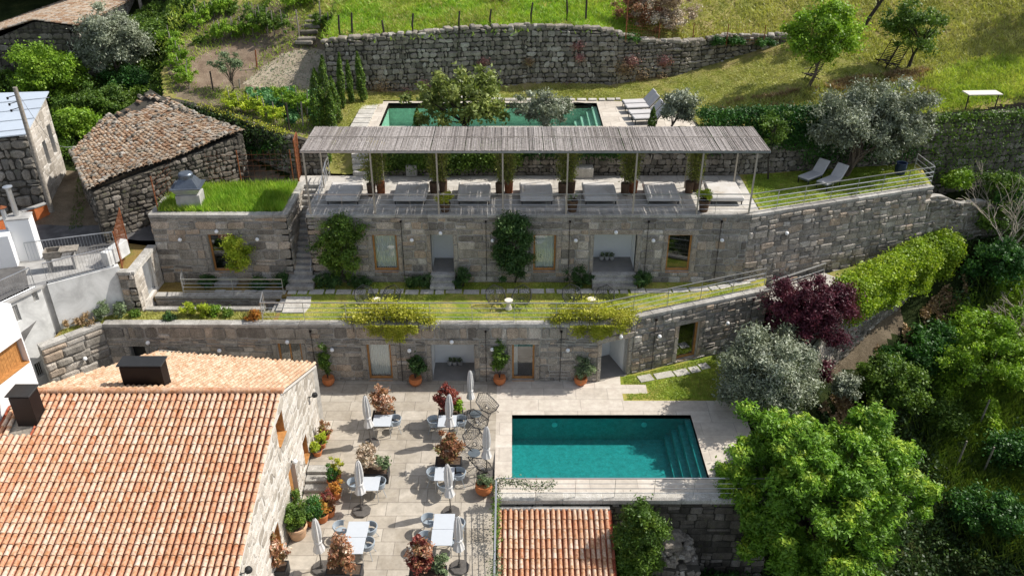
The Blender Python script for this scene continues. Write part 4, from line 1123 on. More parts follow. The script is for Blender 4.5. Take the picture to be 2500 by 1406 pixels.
slabs('path', [(p.x, p.y) for p in gp], .01, .82, .5, seed=5)
# ---- swimming pools
def pool(label, X0, X1, Y0, Y1, zt, depth, bmat, wmat, wz, steps, lights, cop=None):
    t = thing('swimming_pool', label, 'pool', ((X0 + X1) / 2, (Y0 + Y1) / 2, zt - depth))
    mb = MB(); a = [(X0, Y0), (X1, Y0), (X1, Y1), (X0, Y1)]; e = .003
    vs = [(x, y, zt - depth) for x, y in a] + [(x, y, zt - .01) for x, y in a]
    mb.add(vs, [(0, 1, 2, 3)] + [(i, i + 4, (i + 1) % 4 + 4, (i + 1) % 4) for i in range(4)], .5); mb.build('basin', MT[bmat], t)
    for k, wd in enumerate(steps):
        mb = MB(); h = .3 * (k + 1) * depth / 1.45
        mb.box((X1 - wd / 2 - .004, (Y0 + Y1) / 2, zt - depth + h / 2 + .002), (wd, Y1 - Y0 - .01, h), 0); mb.build('pool_step', MT[bmat], t)
    for (x, y, z) in lights:
        mb = MB(); mb.tube([(x, Y1 - .003, z), (x, Y1 - .05, z)], .13, 16); mb.build('pool_light', MT['light_ring'], t)
    mb = MB(); mb.add([(X0 + e, Y0 + e, wz), (X1 - e, Y0 + e, wz), (X1 - e, Y1 - e, wz), (X0 + e, Y1 - e, wz)], [(0, 1, 2, 3)], .5); mb.build('water_surface', MT[wmat], t)
    if cop: cop(t)
    return t
pl = [P(1355, 1040, -.5), P(1575, 1040, -.5), P(1262, 1140, -1.2)]
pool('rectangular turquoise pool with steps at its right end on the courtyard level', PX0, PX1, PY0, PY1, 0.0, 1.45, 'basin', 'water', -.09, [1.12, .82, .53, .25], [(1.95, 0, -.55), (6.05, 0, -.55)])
def cop2(t):
    mb = MB(); z = 8.8
    for poly in ([(-7.9, 43.8), (10.2, 43.8), (10.2, 44.3), (-7.9, 44.3)], [(-7.9, 44.3), (-7.3, 44.3), (-7.3, 48.45), (-7.9, 48.45)], [(-7.9, 48.45), (10.2, 48.45), (10.2, 48.85), (-7.9, 48.85)], [(5.0, 44.3), (10.2, 44.3), (10.2, 48.45), (5.0, 48.45)]):
        mb.prism(poly, z - .3, z + .03, .8)
    mb.build('pool_surround', MT['deck_paving'], t)
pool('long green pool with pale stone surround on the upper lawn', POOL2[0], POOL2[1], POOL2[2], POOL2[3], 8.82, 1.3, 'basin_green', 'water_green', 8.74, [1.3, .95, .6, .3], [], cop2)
# ---------------------------------------------------------------- house with the new tiled roof
XG = -8.6
h = thing('stone_house', 'large pale stone house with orange and cream barrel tile roof', 'house', (-13, 24, -.45), 0)
RZ, RY = 5.4, 24.8
def roofz(y): return RZ - (RY - y) * .298 if y < RY else RZ - (y - RY) * .455
ga, gb = (XG, 14.0), (XG, 29.7)
gt = lambda s: roofz(14.0 + s) - .1
gh = [(10.0, 10.95, 3.45, 4.5), (12.7, 13.4, .25, 1.35), (10.45, 11.4, -.43, 1.75), (7.6, 8.5, .1, 1.25)]
backing(ga, gb, -.6, gt, gh, .45).build('wall', MT['gable_mortar'], h)
stones(ga, gb, -.5, gt, gh, (.3, .5), (.35, .9), .09, (-.004, .026), .05, .05, seed=101, lint=False).build('stone_facing', MT['gable'], h)
wallset(h, (-16.6, 32.3), (-8.6, 29.6), 0, lambda s: 2.0 + .12 * s, [], seed=102, **ASH)
for k, w_ in enumerate(gh):
    if k == 2:
        f = window(h, ga, gb, *w_, depth=.22, room=False, name='door', label='orange brown wooden plank door with white lamp above')
        M, _ = wallM(ga, gb); mb = MB(M)
        for i in range(6):
            wx = (w_[1] - w_[0] - .16) / 6; mb.box((w_[0] + .08 + wx * (i + .5), .2, (w_[2] + w_[3]) / 2), (wx - .01, .05, w_[3] - w_[2] - .2), 0)
        mb.build('planks', MT['wood'], f)
        mb = MB(M); mb.tube([(w_[1] - .2, .12, .7), (w_[1] - .2, .12, .85)], .015, 5); mb.build('handle', MT['steel'], f)
    else:
        f = window(h, ga, gb, *w_, depth=.3, panes=2, fw=.08)
        M, _ = wallM(ga, gb); mb = MB(M)
        mb.box((w_[1] - .012, .17, (w_[2] + w_[3]) / 2), (.024, .3, w_[3] - w_[2])); mb.box(((w_[0] + w_[1]) / 2, .13, w_[2] + .02), (w_[1] - w_[0] - .02, .38, .04)); mb.build('window_lining', MT['wood'], f)
# roof deck
mb = MB(); xl = lambda y: -17.75 - .25 * (25.6 - y) if y < 25.6 else -17.75
mb.prism([(xl(13.5), 13.5), (XG + .12, 13.5), (XG + .12, RY), (xl(RY), RY)], lambda p: roofz(p[1]) - .14, lambda p: roofz(p[1]) - .02, .5)
mb.prism([(-17.7, RY), (XG + .12, RY), (XG + .12, 29.85), (-16.65, 32.5)], lambda p: roofz(p[1]) - .14, lambda p: roofz(p[1]) - .02, .5)
mb.build('roof_boards', MT['wood_grey'], h)
sf = math.atan(.298); sr = math.atan(.455)
clipf = lambda u, v: (-8.42 - u) > xl(RY - v * math.cos(sf)) + .1 and not (-17.75 < -8.42 - u < -16.85 and .75 < v < 2.0)
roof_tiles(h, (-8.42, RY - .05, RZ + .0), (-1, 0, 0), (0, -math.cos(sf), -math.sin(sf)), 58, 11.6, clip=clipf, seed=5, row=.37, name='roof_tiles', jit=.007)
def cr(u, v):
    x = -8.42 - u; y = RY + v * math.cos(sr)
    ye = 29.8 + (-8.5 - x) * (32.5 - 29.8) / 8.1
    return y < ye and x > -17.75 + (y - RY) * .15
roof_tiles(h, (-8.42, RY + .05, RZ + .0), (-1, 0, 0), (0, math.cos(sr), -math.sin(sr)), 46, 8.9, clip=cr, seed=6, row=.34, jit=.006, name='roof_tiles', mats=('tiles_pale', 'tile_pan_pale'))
rn = random.Random(3); mb = MB()
x = -8.36
while x > -17.5:
    l = .46; vs = []; fs = []
    for (xx, rr) in ((x, .125), (x - l, .105)):
        for k in range(8):
            t = math.pi * (k / 7 * 1.16 - .08); vs.append((xx, RY - math.cos(t) * rr * 1.15, RZ + .07 + math.sin(t) * rr))
    fs = [(k, k + 1, 9 + k, 8 + k) for k in range(7)] + [tuple(range(8))]
    mb.add(vs, fs, rn.uniform(.1, .55)); x -= l - .05
mb.build('ridge_tiles', MT['tiles'], h, smooth=True)
mb = MB(); g0, g1 = Vector((-8.45, 29.9, roofz(29.8) - .02)), Vector((-16.6, 32.58, roofz(32.4) - .02)); mb.tube([g0, g1], .07, 8); mb.build('gutter', MT['brown_metal'], h)
mb = MB(); mb.bar((XG + .1, RY, RZ - .08), (XG + .1, 29.85, roofz(29.85) - .08), .05, .1); mb.bar((XG + .1, RY, RZ - .08), (XG + .1, 13.5, roofz(13.5) - .08), .05, .1); mb.build('verge_trim', MT['gable_mortar'], h)
def chimney(c, dx, dy, z0, z1, par):
    mb = MB(); mb.box((c[0], c[1], (z0 + z1) / 2), (dx, dy, z1 - z0), 0, .5, .012); o = mb.build('chimney', MT['brown_metal'], par)
    mb = MB(); mb.box((c[0], c[1], z1 + .09), (dx + .14, dy + .14, .05), 0, .5, .015); mb.box((c[0], c[1], z1 + .03), (dx - .1, dy - .1, .08)); mb.build('chimney_cap', MT['dark_metal'], o)
    mb = MB(); mb.box((c[0], c[1], z0 + .18), (dx + .12, dy + .12, .03), 0, .5); mb.build('flashing', MT['rust'], o)
p1 = Q(358, 938, 25.95)
chimney((Q(362, 935, 25.9).x, 25.85), 1.55, .55, 4.4, 5.95, h)
chimney((Q(68, 1035, 23.4).x, 23.7), .72, .62, 4.5, 6.2, h)
# wall spots on the house corner
for px, py, Y in ((768, 962, 29.3), (606, 1388, 19.55)):
    t = thing('flood_light', 'black bracket flood light at the %s of the pale stone gable' % ('far corner' if px > 700 else 'near bottom corner'), 'lamp', (XG, Y, 2.2))
    p = QX(px, py, XG + .25); mb = MB(); mb.tube([(XG - .02, p.y - .25, p.z), (XG + .25, p.y - .12, p.z), (XG + .25, p.y, p.z)], .02, 6); mb.build('bracket', MT['dark_metal'], t)
    mb = MB(); mb.lathe(p - Vector((0, 0, .1)), [(.0, 0), (.12, 0), (.13, .05), (.1, .14), (.0, .18)], 12); mb.build('lamp_head', MT['dark_metal'], t, smooth=True)
lamp((XG, 24.95, 1.95), (1, 0, 0), 'white globe lamp above the wooden door of the tiled house')
# ---------------------------------------------------------------- small tiled roof below the pool terrace
t = thing('outbuilding', 'small building with barrel tile roof just below the pool terrace', 'shed', (1.7, 22, -4), 0)
sf2 = .34; a2 = math.atan(sf2)
rz2 = lambda y: -.33 - (24.65 - y) * sf2
mb = MB(); mb.prism([(-.45, 17), (3.85, 17), (3.85, 24.7), (-.45, 24.7)], -4.6, lambda p: rz2(p[1]) - .08, .5); mb.build('wall', MT['gable_mortar'], t)
roof_tiles(t, (-.6, 24.65, -.33), (1, 0, 0), (0, -math.cos(a2), -math.sin(a2)), 21, 7.5, seed=8, pitch=.2125, row=.40, jit=.008)
mb = MB(); mb.bar((-.6, 24.72, -.3), (3.9, 24.72, -.3), .12, .1); mb.build('ridge_mortar', MT['gable_mortar'], t)
# pool terrace retaining wall and the old oven
t = thing('retaining_wall', 'shade-darkened rubble wall holding up the front edge of the pool terrace', 'wall', (5, 25, -5), 0)
wallset(t, (XS - .05, 24.95), (10.6, 24.95), -5.5, -.23, [], st='rubble_dark', mort='mortar_dark', seed=111, **dict(ASH, hr=(.3, .5)))  # darker stone colour puts the shade below the terrace into the wall
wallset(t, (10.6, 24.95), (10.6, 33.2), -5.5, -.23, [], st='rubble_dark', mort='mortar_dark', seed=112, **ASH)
mb = copings((XS, 24.95), (10.62, 24.95), .004, over=.1, width=.5, h=.2, seg=1.4, seed=15)
for i in range(len(mb.v)): mb.v[i] = (mb.v[i][0], mb.v[i][1], mb.v[i][2] + .004)
mb.build('coping', MT['pale_slab'], t)
t = thing('stone_oven', 'old arched stone bread oven in the shade below the pool', 'oven', (6.1, 20.8, -4.5), 0)
oc = P(1650, 1345, -2.2)
ox_, oy_ = 6.4, oc.y
mb = MB(); mb.M = Matrix.Identity(4)
fa, fb = (ox_ - 1.05, oy_ - 1.0), (ox_ + 1.05, oy_ - 1.0)
backing(fa, fb, -4.8, -2.2, [(.55, 1.55, -3.9, -2.75)], .3).build('wall', MT['mortar_dark'], t)
stones(fa, fb, -4.8, -2.2, [(.55, 1.55, -3.9, -2.75)], seed=121, **RUB).build('stone_facing', MT['rubble'], t)
mb = MB()
mb.prism([(ox_ - 1.05, oy_ - .7), (ox_ + 1.05, oy_ - .7), (ox_ + 1.05, oy_ + 1.3), (ox_ - 1.05, oy_ + 1.3)], -4.8, -2.25, .3); mb.build('oven_body', MT['rubble'], t)
rn = random.Random(9); mb = MB()
for k in range(170):
    a = rn.uniform(0, 6.28); r_ = rn.uniform(0, 1) ** .5; x, y = r_ * 1.05 * math.cos(a), r_ * 1.15 * math.sin(a)
    z = -2.3 + .75 * (1 - r_ * r_)
    mb.box((ox_ + x, oy_ + .2 + y, z), (rn.uniform(.18, .34), rn.uniform(.18, .34), rn.uniform(.12, .22)), rn.uniform(0, 3), rn.random(), .05, (rn.uniform(-.3, .3), 'X'))
for k in range(9):
    a = math.pi * k / 8; mb.box((ox_ + .62 * math.cos(a), oy_ - 1.08, -3.0 + .5 * math.sin(a)), (.26, .16, .2), 0, rn.random(), .03, (-(a - math.pi / 2), 'Y'))
mb.box((ox_, oy_ - .1, -1.72), (.75, .7, .5), .1, .6, .08)
mb.build('dome_stones', MT['rubble'], t)
# ---------------------------------------------------------------- white buildings at the left
t = thing('white_house', 'bright white rendered house with a wood shuttered window beside the tiled roof', 'house', (-22, 20, 0), 0)
a, b = (-20.3, 15.6), (-17.8, 25.6)
wh = (8.3, 10.26, 6.22, 7.3)
backing(a, b, -1, 8.7, [wh], .35).build('wall', MT['white_wall'], t)
M, Lw = wallM(a, b)
mb = MB(M); mb.prism([(.0, .35), (Lw, .35), (Lw, 12), (0, 12)], -1, 8.7, .5); mb.add([(0, .0, 8.7), (Lw, 0, 8.7), (Lw, 12, 8.72), (0, 12, 8.72)], [(0, 1, 2, 3)]); mb.build('wall', MT['white_wall'], t)
mb = MB(M)
for k in range(9): mb.box((wh[0] + .65 + .14 * (k + .5), .26, (wh[2] + wh[3]) / 2), (.132, .05, wh[3] - wh[2]), 0, random.random())
f = mb.build('window_shutter', MT['wood'], t)
mb = MB(M); mb.box(((wh[0] + wh[1]) / 2, .16, wh[2] + .02), (wh[1] - wh[0], .34, .04)); mb.box((wh[0] + .6, .2, (wh[2] + wh[3]) / 2), (.08, .08, wh[3] - wh[2])); mb.build('sill', MT['wood'], f)
mb = MB(M); mb.box((wh[0] + .28, .3, (wh[2] + wh[3]) / 2), (.56, .02, wh[3] - wh[2])); mb.build('pane', MT['glass'], f)
t = thing('white_house', 'weathered grey white rendered house with a flat terrace and small barred windows', 'house', (-25, 30, 0), 0)
a, b = (-24.5, 26.0), (-21.0, 32.5)
M, Lw = wallM(a, b)
hs = [(5.8, 6.15, 4.4, 5.2), (6.9, 7.15, 4.9, 5.4), (6.0, 6.35, 1.35, 2.1)]
backing(a, b, -.5, 5.42, hs, .3).build('wall', MT['white_old'], t)
mb = MB(M); mb.prism([(0, .32), (Lw, .32), (Lw, 9), (0, 9)], -.5, 5.36, .5); mb.build('wall', MT['white_old'], t)
mb = MB(M); mb.box((Lw / 2, .1, 5.47), (Lw + .1, .45, .09)); mb.build('parapet', MT['concrete'], t)
for q in hs:
    mb = MB(M); mb.box(((q[0] + q[1]) / 2, .2, (q[2] + q[3]) / 2), (q[1] - q[0], .03, q[3] - q[2])); f = mb.build('window', MT['dark_room'], t)
    mb = MB(M)
    for k in range(4): mb.tube([(q[0] + (q[1] - q[0]) * (k + .5) / 4, .06, q[2]), (q[0] + (q[1] - q[0]) * (k + .5) / 4, .06, q[3])], .012, 4)
    mb.build('window_bars', MT['steel'], f)
dp = [(-24.4, 26.2), (-21.2, 32.35), (-20.5, 32.9), (-18.5, 34.35), (-18.9, 36.0), (-23.2, 34.7), (-40, 34.5), (-40, 26)]
t = thing('concrete_terrace', 'bare concrete roof terrace with grey railings beside the village lane', 'terrace', (-25, 33, 3.2), 0)
mb = MB(); mb.prism(dp, 3.0, 5.5, .5); mb.build('terrace_slab', MT['concrete'], t)
mb = MB(); mb.prism([(-24.3, 26.4), (-21.35, 32.2), (-22.6, 34.3), (-40, 34.3), (-40, 26.4)], 5.45, 5.515, .5); mb.build('roof_felt', MT['asphalt'], t)
wa_, wb_ = (-20.75, 32.6), (-18.25, 34.35)
backing(wa_, wb_, 3.0, 5.5, [], .3).build('wall', MT['white_old'], t)
backing((-21.0, 32.5), wa_, 1.5, 5.48, [], .3, .12).build('wall', MT['white_old'], t)
mb = MB(); mb.box((-18.6, 35.0, 5.85), (.35, 1.5, .75), -.25, .5, .02); mb.build('wall_stub', MT['white_old'], t)
railing('balcony_railing', 'grey picket railing along the front of the concrete terrace', [(-20.75, 32.7, 5.5), (-18.5, 34.25, 5.5)], 1.0, 3, (1.0, .06), 'galv', pickets=.13)
railing('balcony_railing', 'grey picket railing at the back of the concrete terrace by the lane', [(-22.6, 34.75, 5.5), (-19.0, 35.9, 5.5)], 1.0, 3.4, (1.0, .06), 'galv', pickets=.13)
railing('balcony_railing', 'grey picket railing along the roof edge of the weathered white house', [(-23.6, 28.0, 5.5), (-21.15, 32.35, 5.5)], 1.0, 2.4, (1.0, .06), 'galv', pickets=.13)
t = thing('white_chimney', 'tall white rendered chimney block on the concrete terrace', 'chimney', P(80, 641, 5.5), 0)
c = P(70, 636, 5.5); mb = MB(); mb.box((c.x, c.y + .3, 6.55), (.95, .7, 2.1), .25, .5, .02); mb.build('chimney_block', MT['white_wall'], t)
mb = MB(); mb.box((c.x, c.y + .3, 7.63), (1.0, .76, .08), .25, .5, .02); mb.build('chimney_cap', MT['concrete'], t)
t = thing('flue_pipe', 'shiny steel flue rising from the white chimney block', 'flue', (c.x - .1, c.y + .3, 7.6), 0)
mb = MB(); mb.tube([(c.x - .1, c.y + .35, 7.6), (c.x - .12, c.y + .35, 9.0)], .12, 12); mb.build('pipe', MT['steel'], t, smooth=True)
mb = MB(); mb.lathe((c.x - .12, c.y + .35, 9.0), [(.13, 0), (.21, .06), (.21, .1), (0, .16)], 14); mb.build('cowl', MT['galv'], t)
c2 = P(46, 633, 5.5); t = thing('flue_pipe', 'thin grey flue with rusty top in front of the orange block wall', 'flue', c2, 0)
mb = MB(); mb.tube([c2, c2 + Vector((.0, 0, 2.6))], .11, 12); mb.box((c2.x, c2.y, 5.55), (.7, .6, .1), .3); mb.build('pipe', MT['galv'], t, smooth=True)
mb = MB(); mb.lathe(c2 + Vector((0, 0, 2.62)), [(.12, 0), (.22, .05), (0, .16)], 10); mb.build('cowl', MT['rust'], t)
c3 = P(12, 655, 5.5); mb = MB(); mb.box((c3.x - .3, c3.y + .3, 6.3), (1.5, .8, 1.6), .3, .5, .02); o = mb.build('garden_wall', MT['white_wall']); tag(o, 'short thick white wall behind the thin grey flue', 'wall')
t = thing('barbecue_table', 'weathered concrete wash sink on legs on the concrete terrace', 'sink', P(165, 655, 5.5), 0)
c = P(158, 655, 5.5); M = Matrix.Translation(c) @ Matrix.Rotation(.28, 4, 'Z')
for lx in (-.55, .5):
    mb = MB(M); mb.box((lx, 0, .35), (.1, .5, .7)); mb.build('leg', MT['concrete'], t)
mb = MB(M)
for q in (((-.3, -.27, .85), (.7, .06, .32)), ((-.3, .27, .85), (.7, .06, .32)), ((-.62, 0, .85), (.06, .48, .32)), ((.02, 0, .85), (.06, .48, .32)), ((-.3, 0, .74), (.6, .48, .06)), ((.42, 0, .95), (.72, .62, .08))): mb.box(q[0], q[1], 0, .5, .01)
mb.build('basin', MT['wood_grey'], t)
t = thing('block_wall', 'bright orange hollow brick wall with a concrete cap along the lane', 'wall', P(70, 545, 5.8), 0)
a, b = P(5, 574, 5.6), P(124, 527, 5.7)
backing((a.x, a.y), (b.x, b.y), 5.3, 6.35, [], .2).build('wall', MT['orange_block'], t)
copings((a.x, a.y), (b.x, b.y), 6.43, width=.26, over=.03, h=.08).build('cap', MT['concrete'], t)
# gate pier with planted top
t = thing('gate_wall', 'granite gate wall with a grey metal gate between annex and white terrace', 'wall', (-18, 35.5, 3.2), 0)
ZP = 5.27
wallset(t, (-18.35, 34.2), (-17.62, 34.2), 2.6, ZP - .17, [], seed=131, **dict(ASH, wr=(.3, .5)))
gq = (1.0, 2.1, 3.25, 5.0)
wallset(t, (-17.62, 34.2), (-17.62, 37.05), 2.6, ZP - .17, [gq], st='gable', mort='gable_mortar', seed=132, lint=False, hr=(.25, .4), wr=(.3, .6), depth=(0, .03))
mb = copings((-17.62, 34.2), (-17.62, 37.0), ZP, width=.42, seed=17); copings((-18.35, 34.2), (-17.7, 34.2), ZP, width=.4, seed=18, mb=mb); mb.build('coping', MT['coping'], t)
M, _ = wallM((-17.62, 34.2), (-17.62, 37.05)); mb = MB(M)
mb.box((1.55, .22, 4.1), (1.0, .04, 1.6)); f = mb.build('gate_panel', MT['galv'], t)
mb = MB(M)
for x in (1.04, 2.06): mb.box((x, .18, 4.12), (.06, .06, 1.75))
for z in (3.3, 4.97): mb.box((1.55, .18, z), (1.06, .06, .06))
mb.build('gate_frame', MT['steel'], f)
mb = MB(); mb.prism([(-19.2, 34.5), (-18.0, 34.6), (-17.98, 37.0), (-19.1, 37.3)], 4.6, 5.2, .5); mb.build('planter_soil', MT['dry'], t)
# lichen-coloured soil bed + rust mesh fences
def mesh_fence(name, label, pts, h, r=.03, mesh=.12, mat='rust', cat='fence', group=None, top=False, hs=None, mr=.004, lean=(0, 0)):
    t = thing(name, label, cat, pts[0], 0, group); pp = [Vector(p) for p in pts]
    lv_ = Vector((lean[0], lean[1], 0))
    for i, p in enumerate(pp):
        mb = MB(); hh = hs[i] if hs else h; mb.tube([p - Vector((0, 0, .1)), p + Vector((0, 0, hh)) + lv_], r, 6); mb.build('post', MT[mat], t)
    mb = MB()
    for a, b in zip(pp[:-1], pp[1:]):
        Lf = (b - a).length
        for k in range(int(h / mesh)):
            z = Vector((0, 0, mesh * (k + .5))); mb.tube([a + z, b + z], mr, 3, cap=False)
        for k in range(int(Lf / mesh)):
            q = a.lerp(b, (k + .5) * mesh / Lf); mb.tube([q, q + Vector((0, 0, h))], mr, 3, cap=False)
        if top: mb.bar(a + Vector((0, 0, h)), b + Vector((0, 0, h)), .05, .05)
    mb.build('wire_mesh', MT[mat], t)
    return t
mesh_fence('mesh_fence', 'rusty red mesh fence beside the planted gate wall', [P(299, 655, 5.2), P(312, 594, 5.3)], 1.9, .04, .11, mr=.006)
b1 = P(377, 515, 6.85); pts = [(-17.3, 37.5, 6.76), (-17.1, 40.6, 6.76), (-14.2, 41.0, 6.76), (-11.5, 41.15, 6.76)]
mesh_fence('mesh_fence', 'rusty posts and thin wire mesh around the back of the grassy annex roof', pts, 1.9, .035, .3, mr=.003)
t = mesh_fence('mesh_gate', 'rusty framed mesh gate at the top of the long staircase', [(-11.25, 41.25, 6.8), (-11.4, 42.5, 6.8)], 2.3, .05, .12, cat='gate', top=True, mr=.007)
t = thing('vent_hood', 'silver grey metal kitchen vent hood on a pale concrete base in the roof grass', 'vent', P(470, 500, 6.8), 0)
c = P(468, 503, 6.8); c.y = 38.2; c.x = Q(468, 500, 38.2).x
mb = MB(); mb.box((c.x, c.y, 7.1), (1.15, .9, .9), .1, .5, .02); mb.build('base', MT['concrete'], t)
def frus(z0, z1, w0, w1, d0, d1, mat, nm):
    mb = MB(Matrix.Translation((c.x, c.y, 0)) @ Matrix.Rotation(.1, 4, 'Z'))
    vs = [(sx * w / 2, sy * d / 2, z) for z, w, d in ((z0, w0, d0), (z1, w1, d1)) for sx, sy in ((-1, -1), (1, -1), (1, 1), (-1, 1))]
    mb.add(vs, [(3, 2, 1, 0), (4, 5, 6, 7)] + [(i, (i + 1) % 4, 4 + (i + 1) % 4, 4 + i) for i in range(4)]); mb.build(nm, MT[mat], t)
frus(7.56, 7.9, .95, 1.4, .8, 1.2, 'galv', 'hood_skirt'); frus(7.9, 7.94, 1.46, 1.46, 1.26, 1.26, 'hood', 'hood_plate'); frus(7.94, 8.32, 1.15, .66, 1.0, .6, 'hood', 'hood_pyramid')
mb = MB(); mb.lathe((c.x, c.y, 8.32), [(.34, 0), (.35, .2), (.3, .26), (0, .28)], 18)
for k in range(14):
    a = 2 * math.pi * k / 14; mb.box((c.x + .345 * math.cos(a), c.y + .345 * math.sin(a), 8.44), (.02, .09, .05), a)
mb.build('vent_drum', MT['hood'], t, smooth=True)
# ---------------------------------------------------------------- ruined barn
t = thing('old_barn', 'old rubble stone barn with sagging weathered tile roof', 'barn', (-18, 41, 5.6), 0)
RA, RB, RE, RF = Vector((-20.2, 36.9, 8.15)), Vector((-14.1, 42.4, 9.15)), Vector((-20.3, 46.4, 10.35)), Vector((-23.1, 41.6, 8.4))
ins = .25
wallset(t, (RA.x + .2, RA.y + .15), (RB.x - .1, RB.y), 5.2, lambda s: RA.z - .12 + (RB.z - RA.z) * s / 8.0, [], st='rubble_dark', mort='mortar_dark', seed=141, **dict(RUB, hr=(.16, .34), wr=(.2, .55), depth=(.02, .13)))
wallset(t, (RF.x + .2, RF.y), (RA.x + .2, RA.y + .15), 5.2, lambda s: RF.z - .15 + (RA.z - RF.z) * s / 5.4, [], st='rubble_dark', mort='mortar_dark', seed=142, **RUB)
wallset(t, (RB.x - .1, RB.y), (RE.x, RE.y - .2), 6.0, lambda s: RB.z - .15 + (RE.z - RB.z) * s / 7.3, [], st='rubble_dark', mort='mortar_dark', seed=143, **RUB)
# tiles laid on a warped patch: u along the eave A->B, v up towards F->E
rn = random.Random(21); mb = MB(); st_ = MB()
def bil(u, v):
    p = (RA * (1 - u) + RB * u) * (1 - v) + (RF * (1 - u) + RE * u) * v
    return p + Vector((0, 0, .10 * math.sin(u * 9 + v * 4) - .16 * math.sin(math.pi * v) + .12 * math.sin(u * 3.1)))
NU, NV = 38, 30
bd = MB(); bd.add([bil(.01 + .98 * i / 12, .01 + .98 * j / 12) - Vector((0, 0, .06)) for j in range(13) for i in range(13)], [(j * 13 + i, j * 13 + i + 1, j * 13 + i + 14, j * 13 + i + 13) for j in range(12) for i in range(12)]); bd.build('roof_boards', MT['mortar_dark'], t)
for j in range(NV):
    for i in range(NU):
        u, v = (i + .5) / NU, (j + .5) / NV
        if u > .5 and v > .80 + .16 * (1 - u) and rn.random() < .9: continue
        jag = -.01 + rn.uniform(-.012, .012)
        p = bil(u + rn.uniform(-.004, .004) + (.0125 if j % 2 else 0) * 0, v + jag); e = .01
        du = (bil(u + e, v) - bil(u - e, v)).normalized(); dv = (bil(u, v - e) - bil(u, v + e)).normalized(); nn = dv.cross(du); nn = nn if nn.z > 0 else -nn
        wr2 = rn.uniform(-.1, .1); dv = (dv + du * wr2).normalized(); du = dv.cross(nn).normalized() if dv.cross(nn).dot(du) > 0 else -dv.cross(nn).normalized()
        l, r_ = rn.uniform(.30, .42), rn.uniform(.09, .115); n_ = 6; vs = []; fs = []
        for (q, rr, wz) in ((-.5, .86, .02), (.5, 1.02, .085 + rn.uniform(0, .03))):
            for k in range(n_):
                a = math.pi * k / (n_ - 1); vs.append(p + dv * (q * l) + du * (-math.cos(a) * r_ * rr) + nn * (wz + math.sin(a) * r_ * .8))
        vs += [x - nn * .03 for x in vs[n_:]]
        for k in range(n_ - 1): fs += [(k, k + 1, n_ + k + 1, n_ + k), (n_ + k, n_ + k + 1, 2 * n_ + k + 1, 2 * n_ + k)]
        mb.add(vs, fs, rn.random())
        edge = v < .03 or v > .95 or u < .03 or u > .96
        if rn.random() < (.5 if edge else .09):
            st_.box(p + nn * .16, (rn.uniform(.14, .3), rn.uniform(.12, .24), rn.uniform(.08, .16)), rn.uniform(0, 3), rn.random(), .04, (rn.uniform(-.3, .3), 'X'))
o = mb.build('roof_tiles', MT['old_tiles'], t, smooth=True); st_.build('weight_stones', MT['rubble'], t)['kind'] = 'stuff'
# ---------------------------------------------------------------- barn with pale metal roof
t = thing('old_barn', 'stone barn with pale blue sheet metal roof beside the utility pole', 'barn', (-27, 41, 6), 0)
a1, b1, c1 = (-34, 38.4), (-24.15, 40.0), (-24.65, 43.5)
wallset(t, a1, b1, 5.0, 9.75, [], st='ashlar_dark', mort='mortar_dark', seed=151, **dict(ASH, hr=(.3, .6), wr=(.4, .9), depth=(.02, .12), bev=.06, jit=.08))
wallset(t, b1, c1, 5.5, lambda s: 9.8 + .25 * s, [(1.5, 1.95, 7.6, 8.9), (2.6, 3.1, 7.8, 9.4)], st='gable', mort='gable_mortar', seed=152, lint=False, hr=(.3, .5), wr=(.3, .7), depth=(0, .02))
mb = MB(); mb.prism([(-34.2, 38.15), (-24.0, 39.8), (-24.5, 43.7), (-34.2, 43.5)], lambda p: 9.82 + .25 * (p[1] - 39.4) + .02 * (p[0] + 24), lambda p: 9.88 + .25 * (p[1] - 39.4) + .02 * (p[0] + 24), .5)
rf = mb.build('roof', MT['metal_roof'], t); mb = MB()
for k in range(4): y = 40.2 + k * .95; mb.bar((-34, y - 1.6, 9.9 + .25 * (y - 1.6 - 39.4) - .19), (-24.2, y, 9.9 + .25 * (y - 39.4)), .03, .02)
mb.build('roof_seams', MT['galv'], rf)
# utility poles
def pole(label, px, py, z, h, r=.13, arm=True):
    p = P(px, py, z); t = thing('utility_pole', label, 'pole', p, 0)
    mb = MB(); mb.tube([p - Vector((0, 0, .2)), p + Vector((0, 0, h))], [r, r * .75], 10); mb.build('pole', MT['wood_grey'], t, smooth=True)
    if arm:
        mb = MB()
        for k in range(3): mb.tube([p + Vector((-.5, .0, h - .5 - .3 * k)), p + Vector((.05, .05, h - .35 - .3 * k))], .02, 5); mb.lathe(p + Vector((-.5, 0, h - .6 - .3 * k)), [(.0, 0), (.05, .02), (.05, .12), (0, .14)], 8)
        mb.build('insulators', MT['dark_metal'], t)
    return p
pp = pole('tall grey wooden utility pole leaning over the village lane at the left', 124, 508, 6.35, 6.2)
pole('grey wooden utility pole among the trees above the olive', 350, 45, 11.2, 4.5, .12, False)
mb = MB(); q0 = pp + Vector((0, 0, 6.1)); q1 = Vector((-23.0, 41.7, 8.6)); mb.tube([q0.lerp(q1, k / 10) - Vector((0, 0, 1.0 * math.sin(math.pi * k / 10))) for k in range(11)], .012, 4)
o = mb.build('cable', MT['galv']); tag(o, 'thin sagging cable from the utility pole to the weathered barn roof', 'cable')
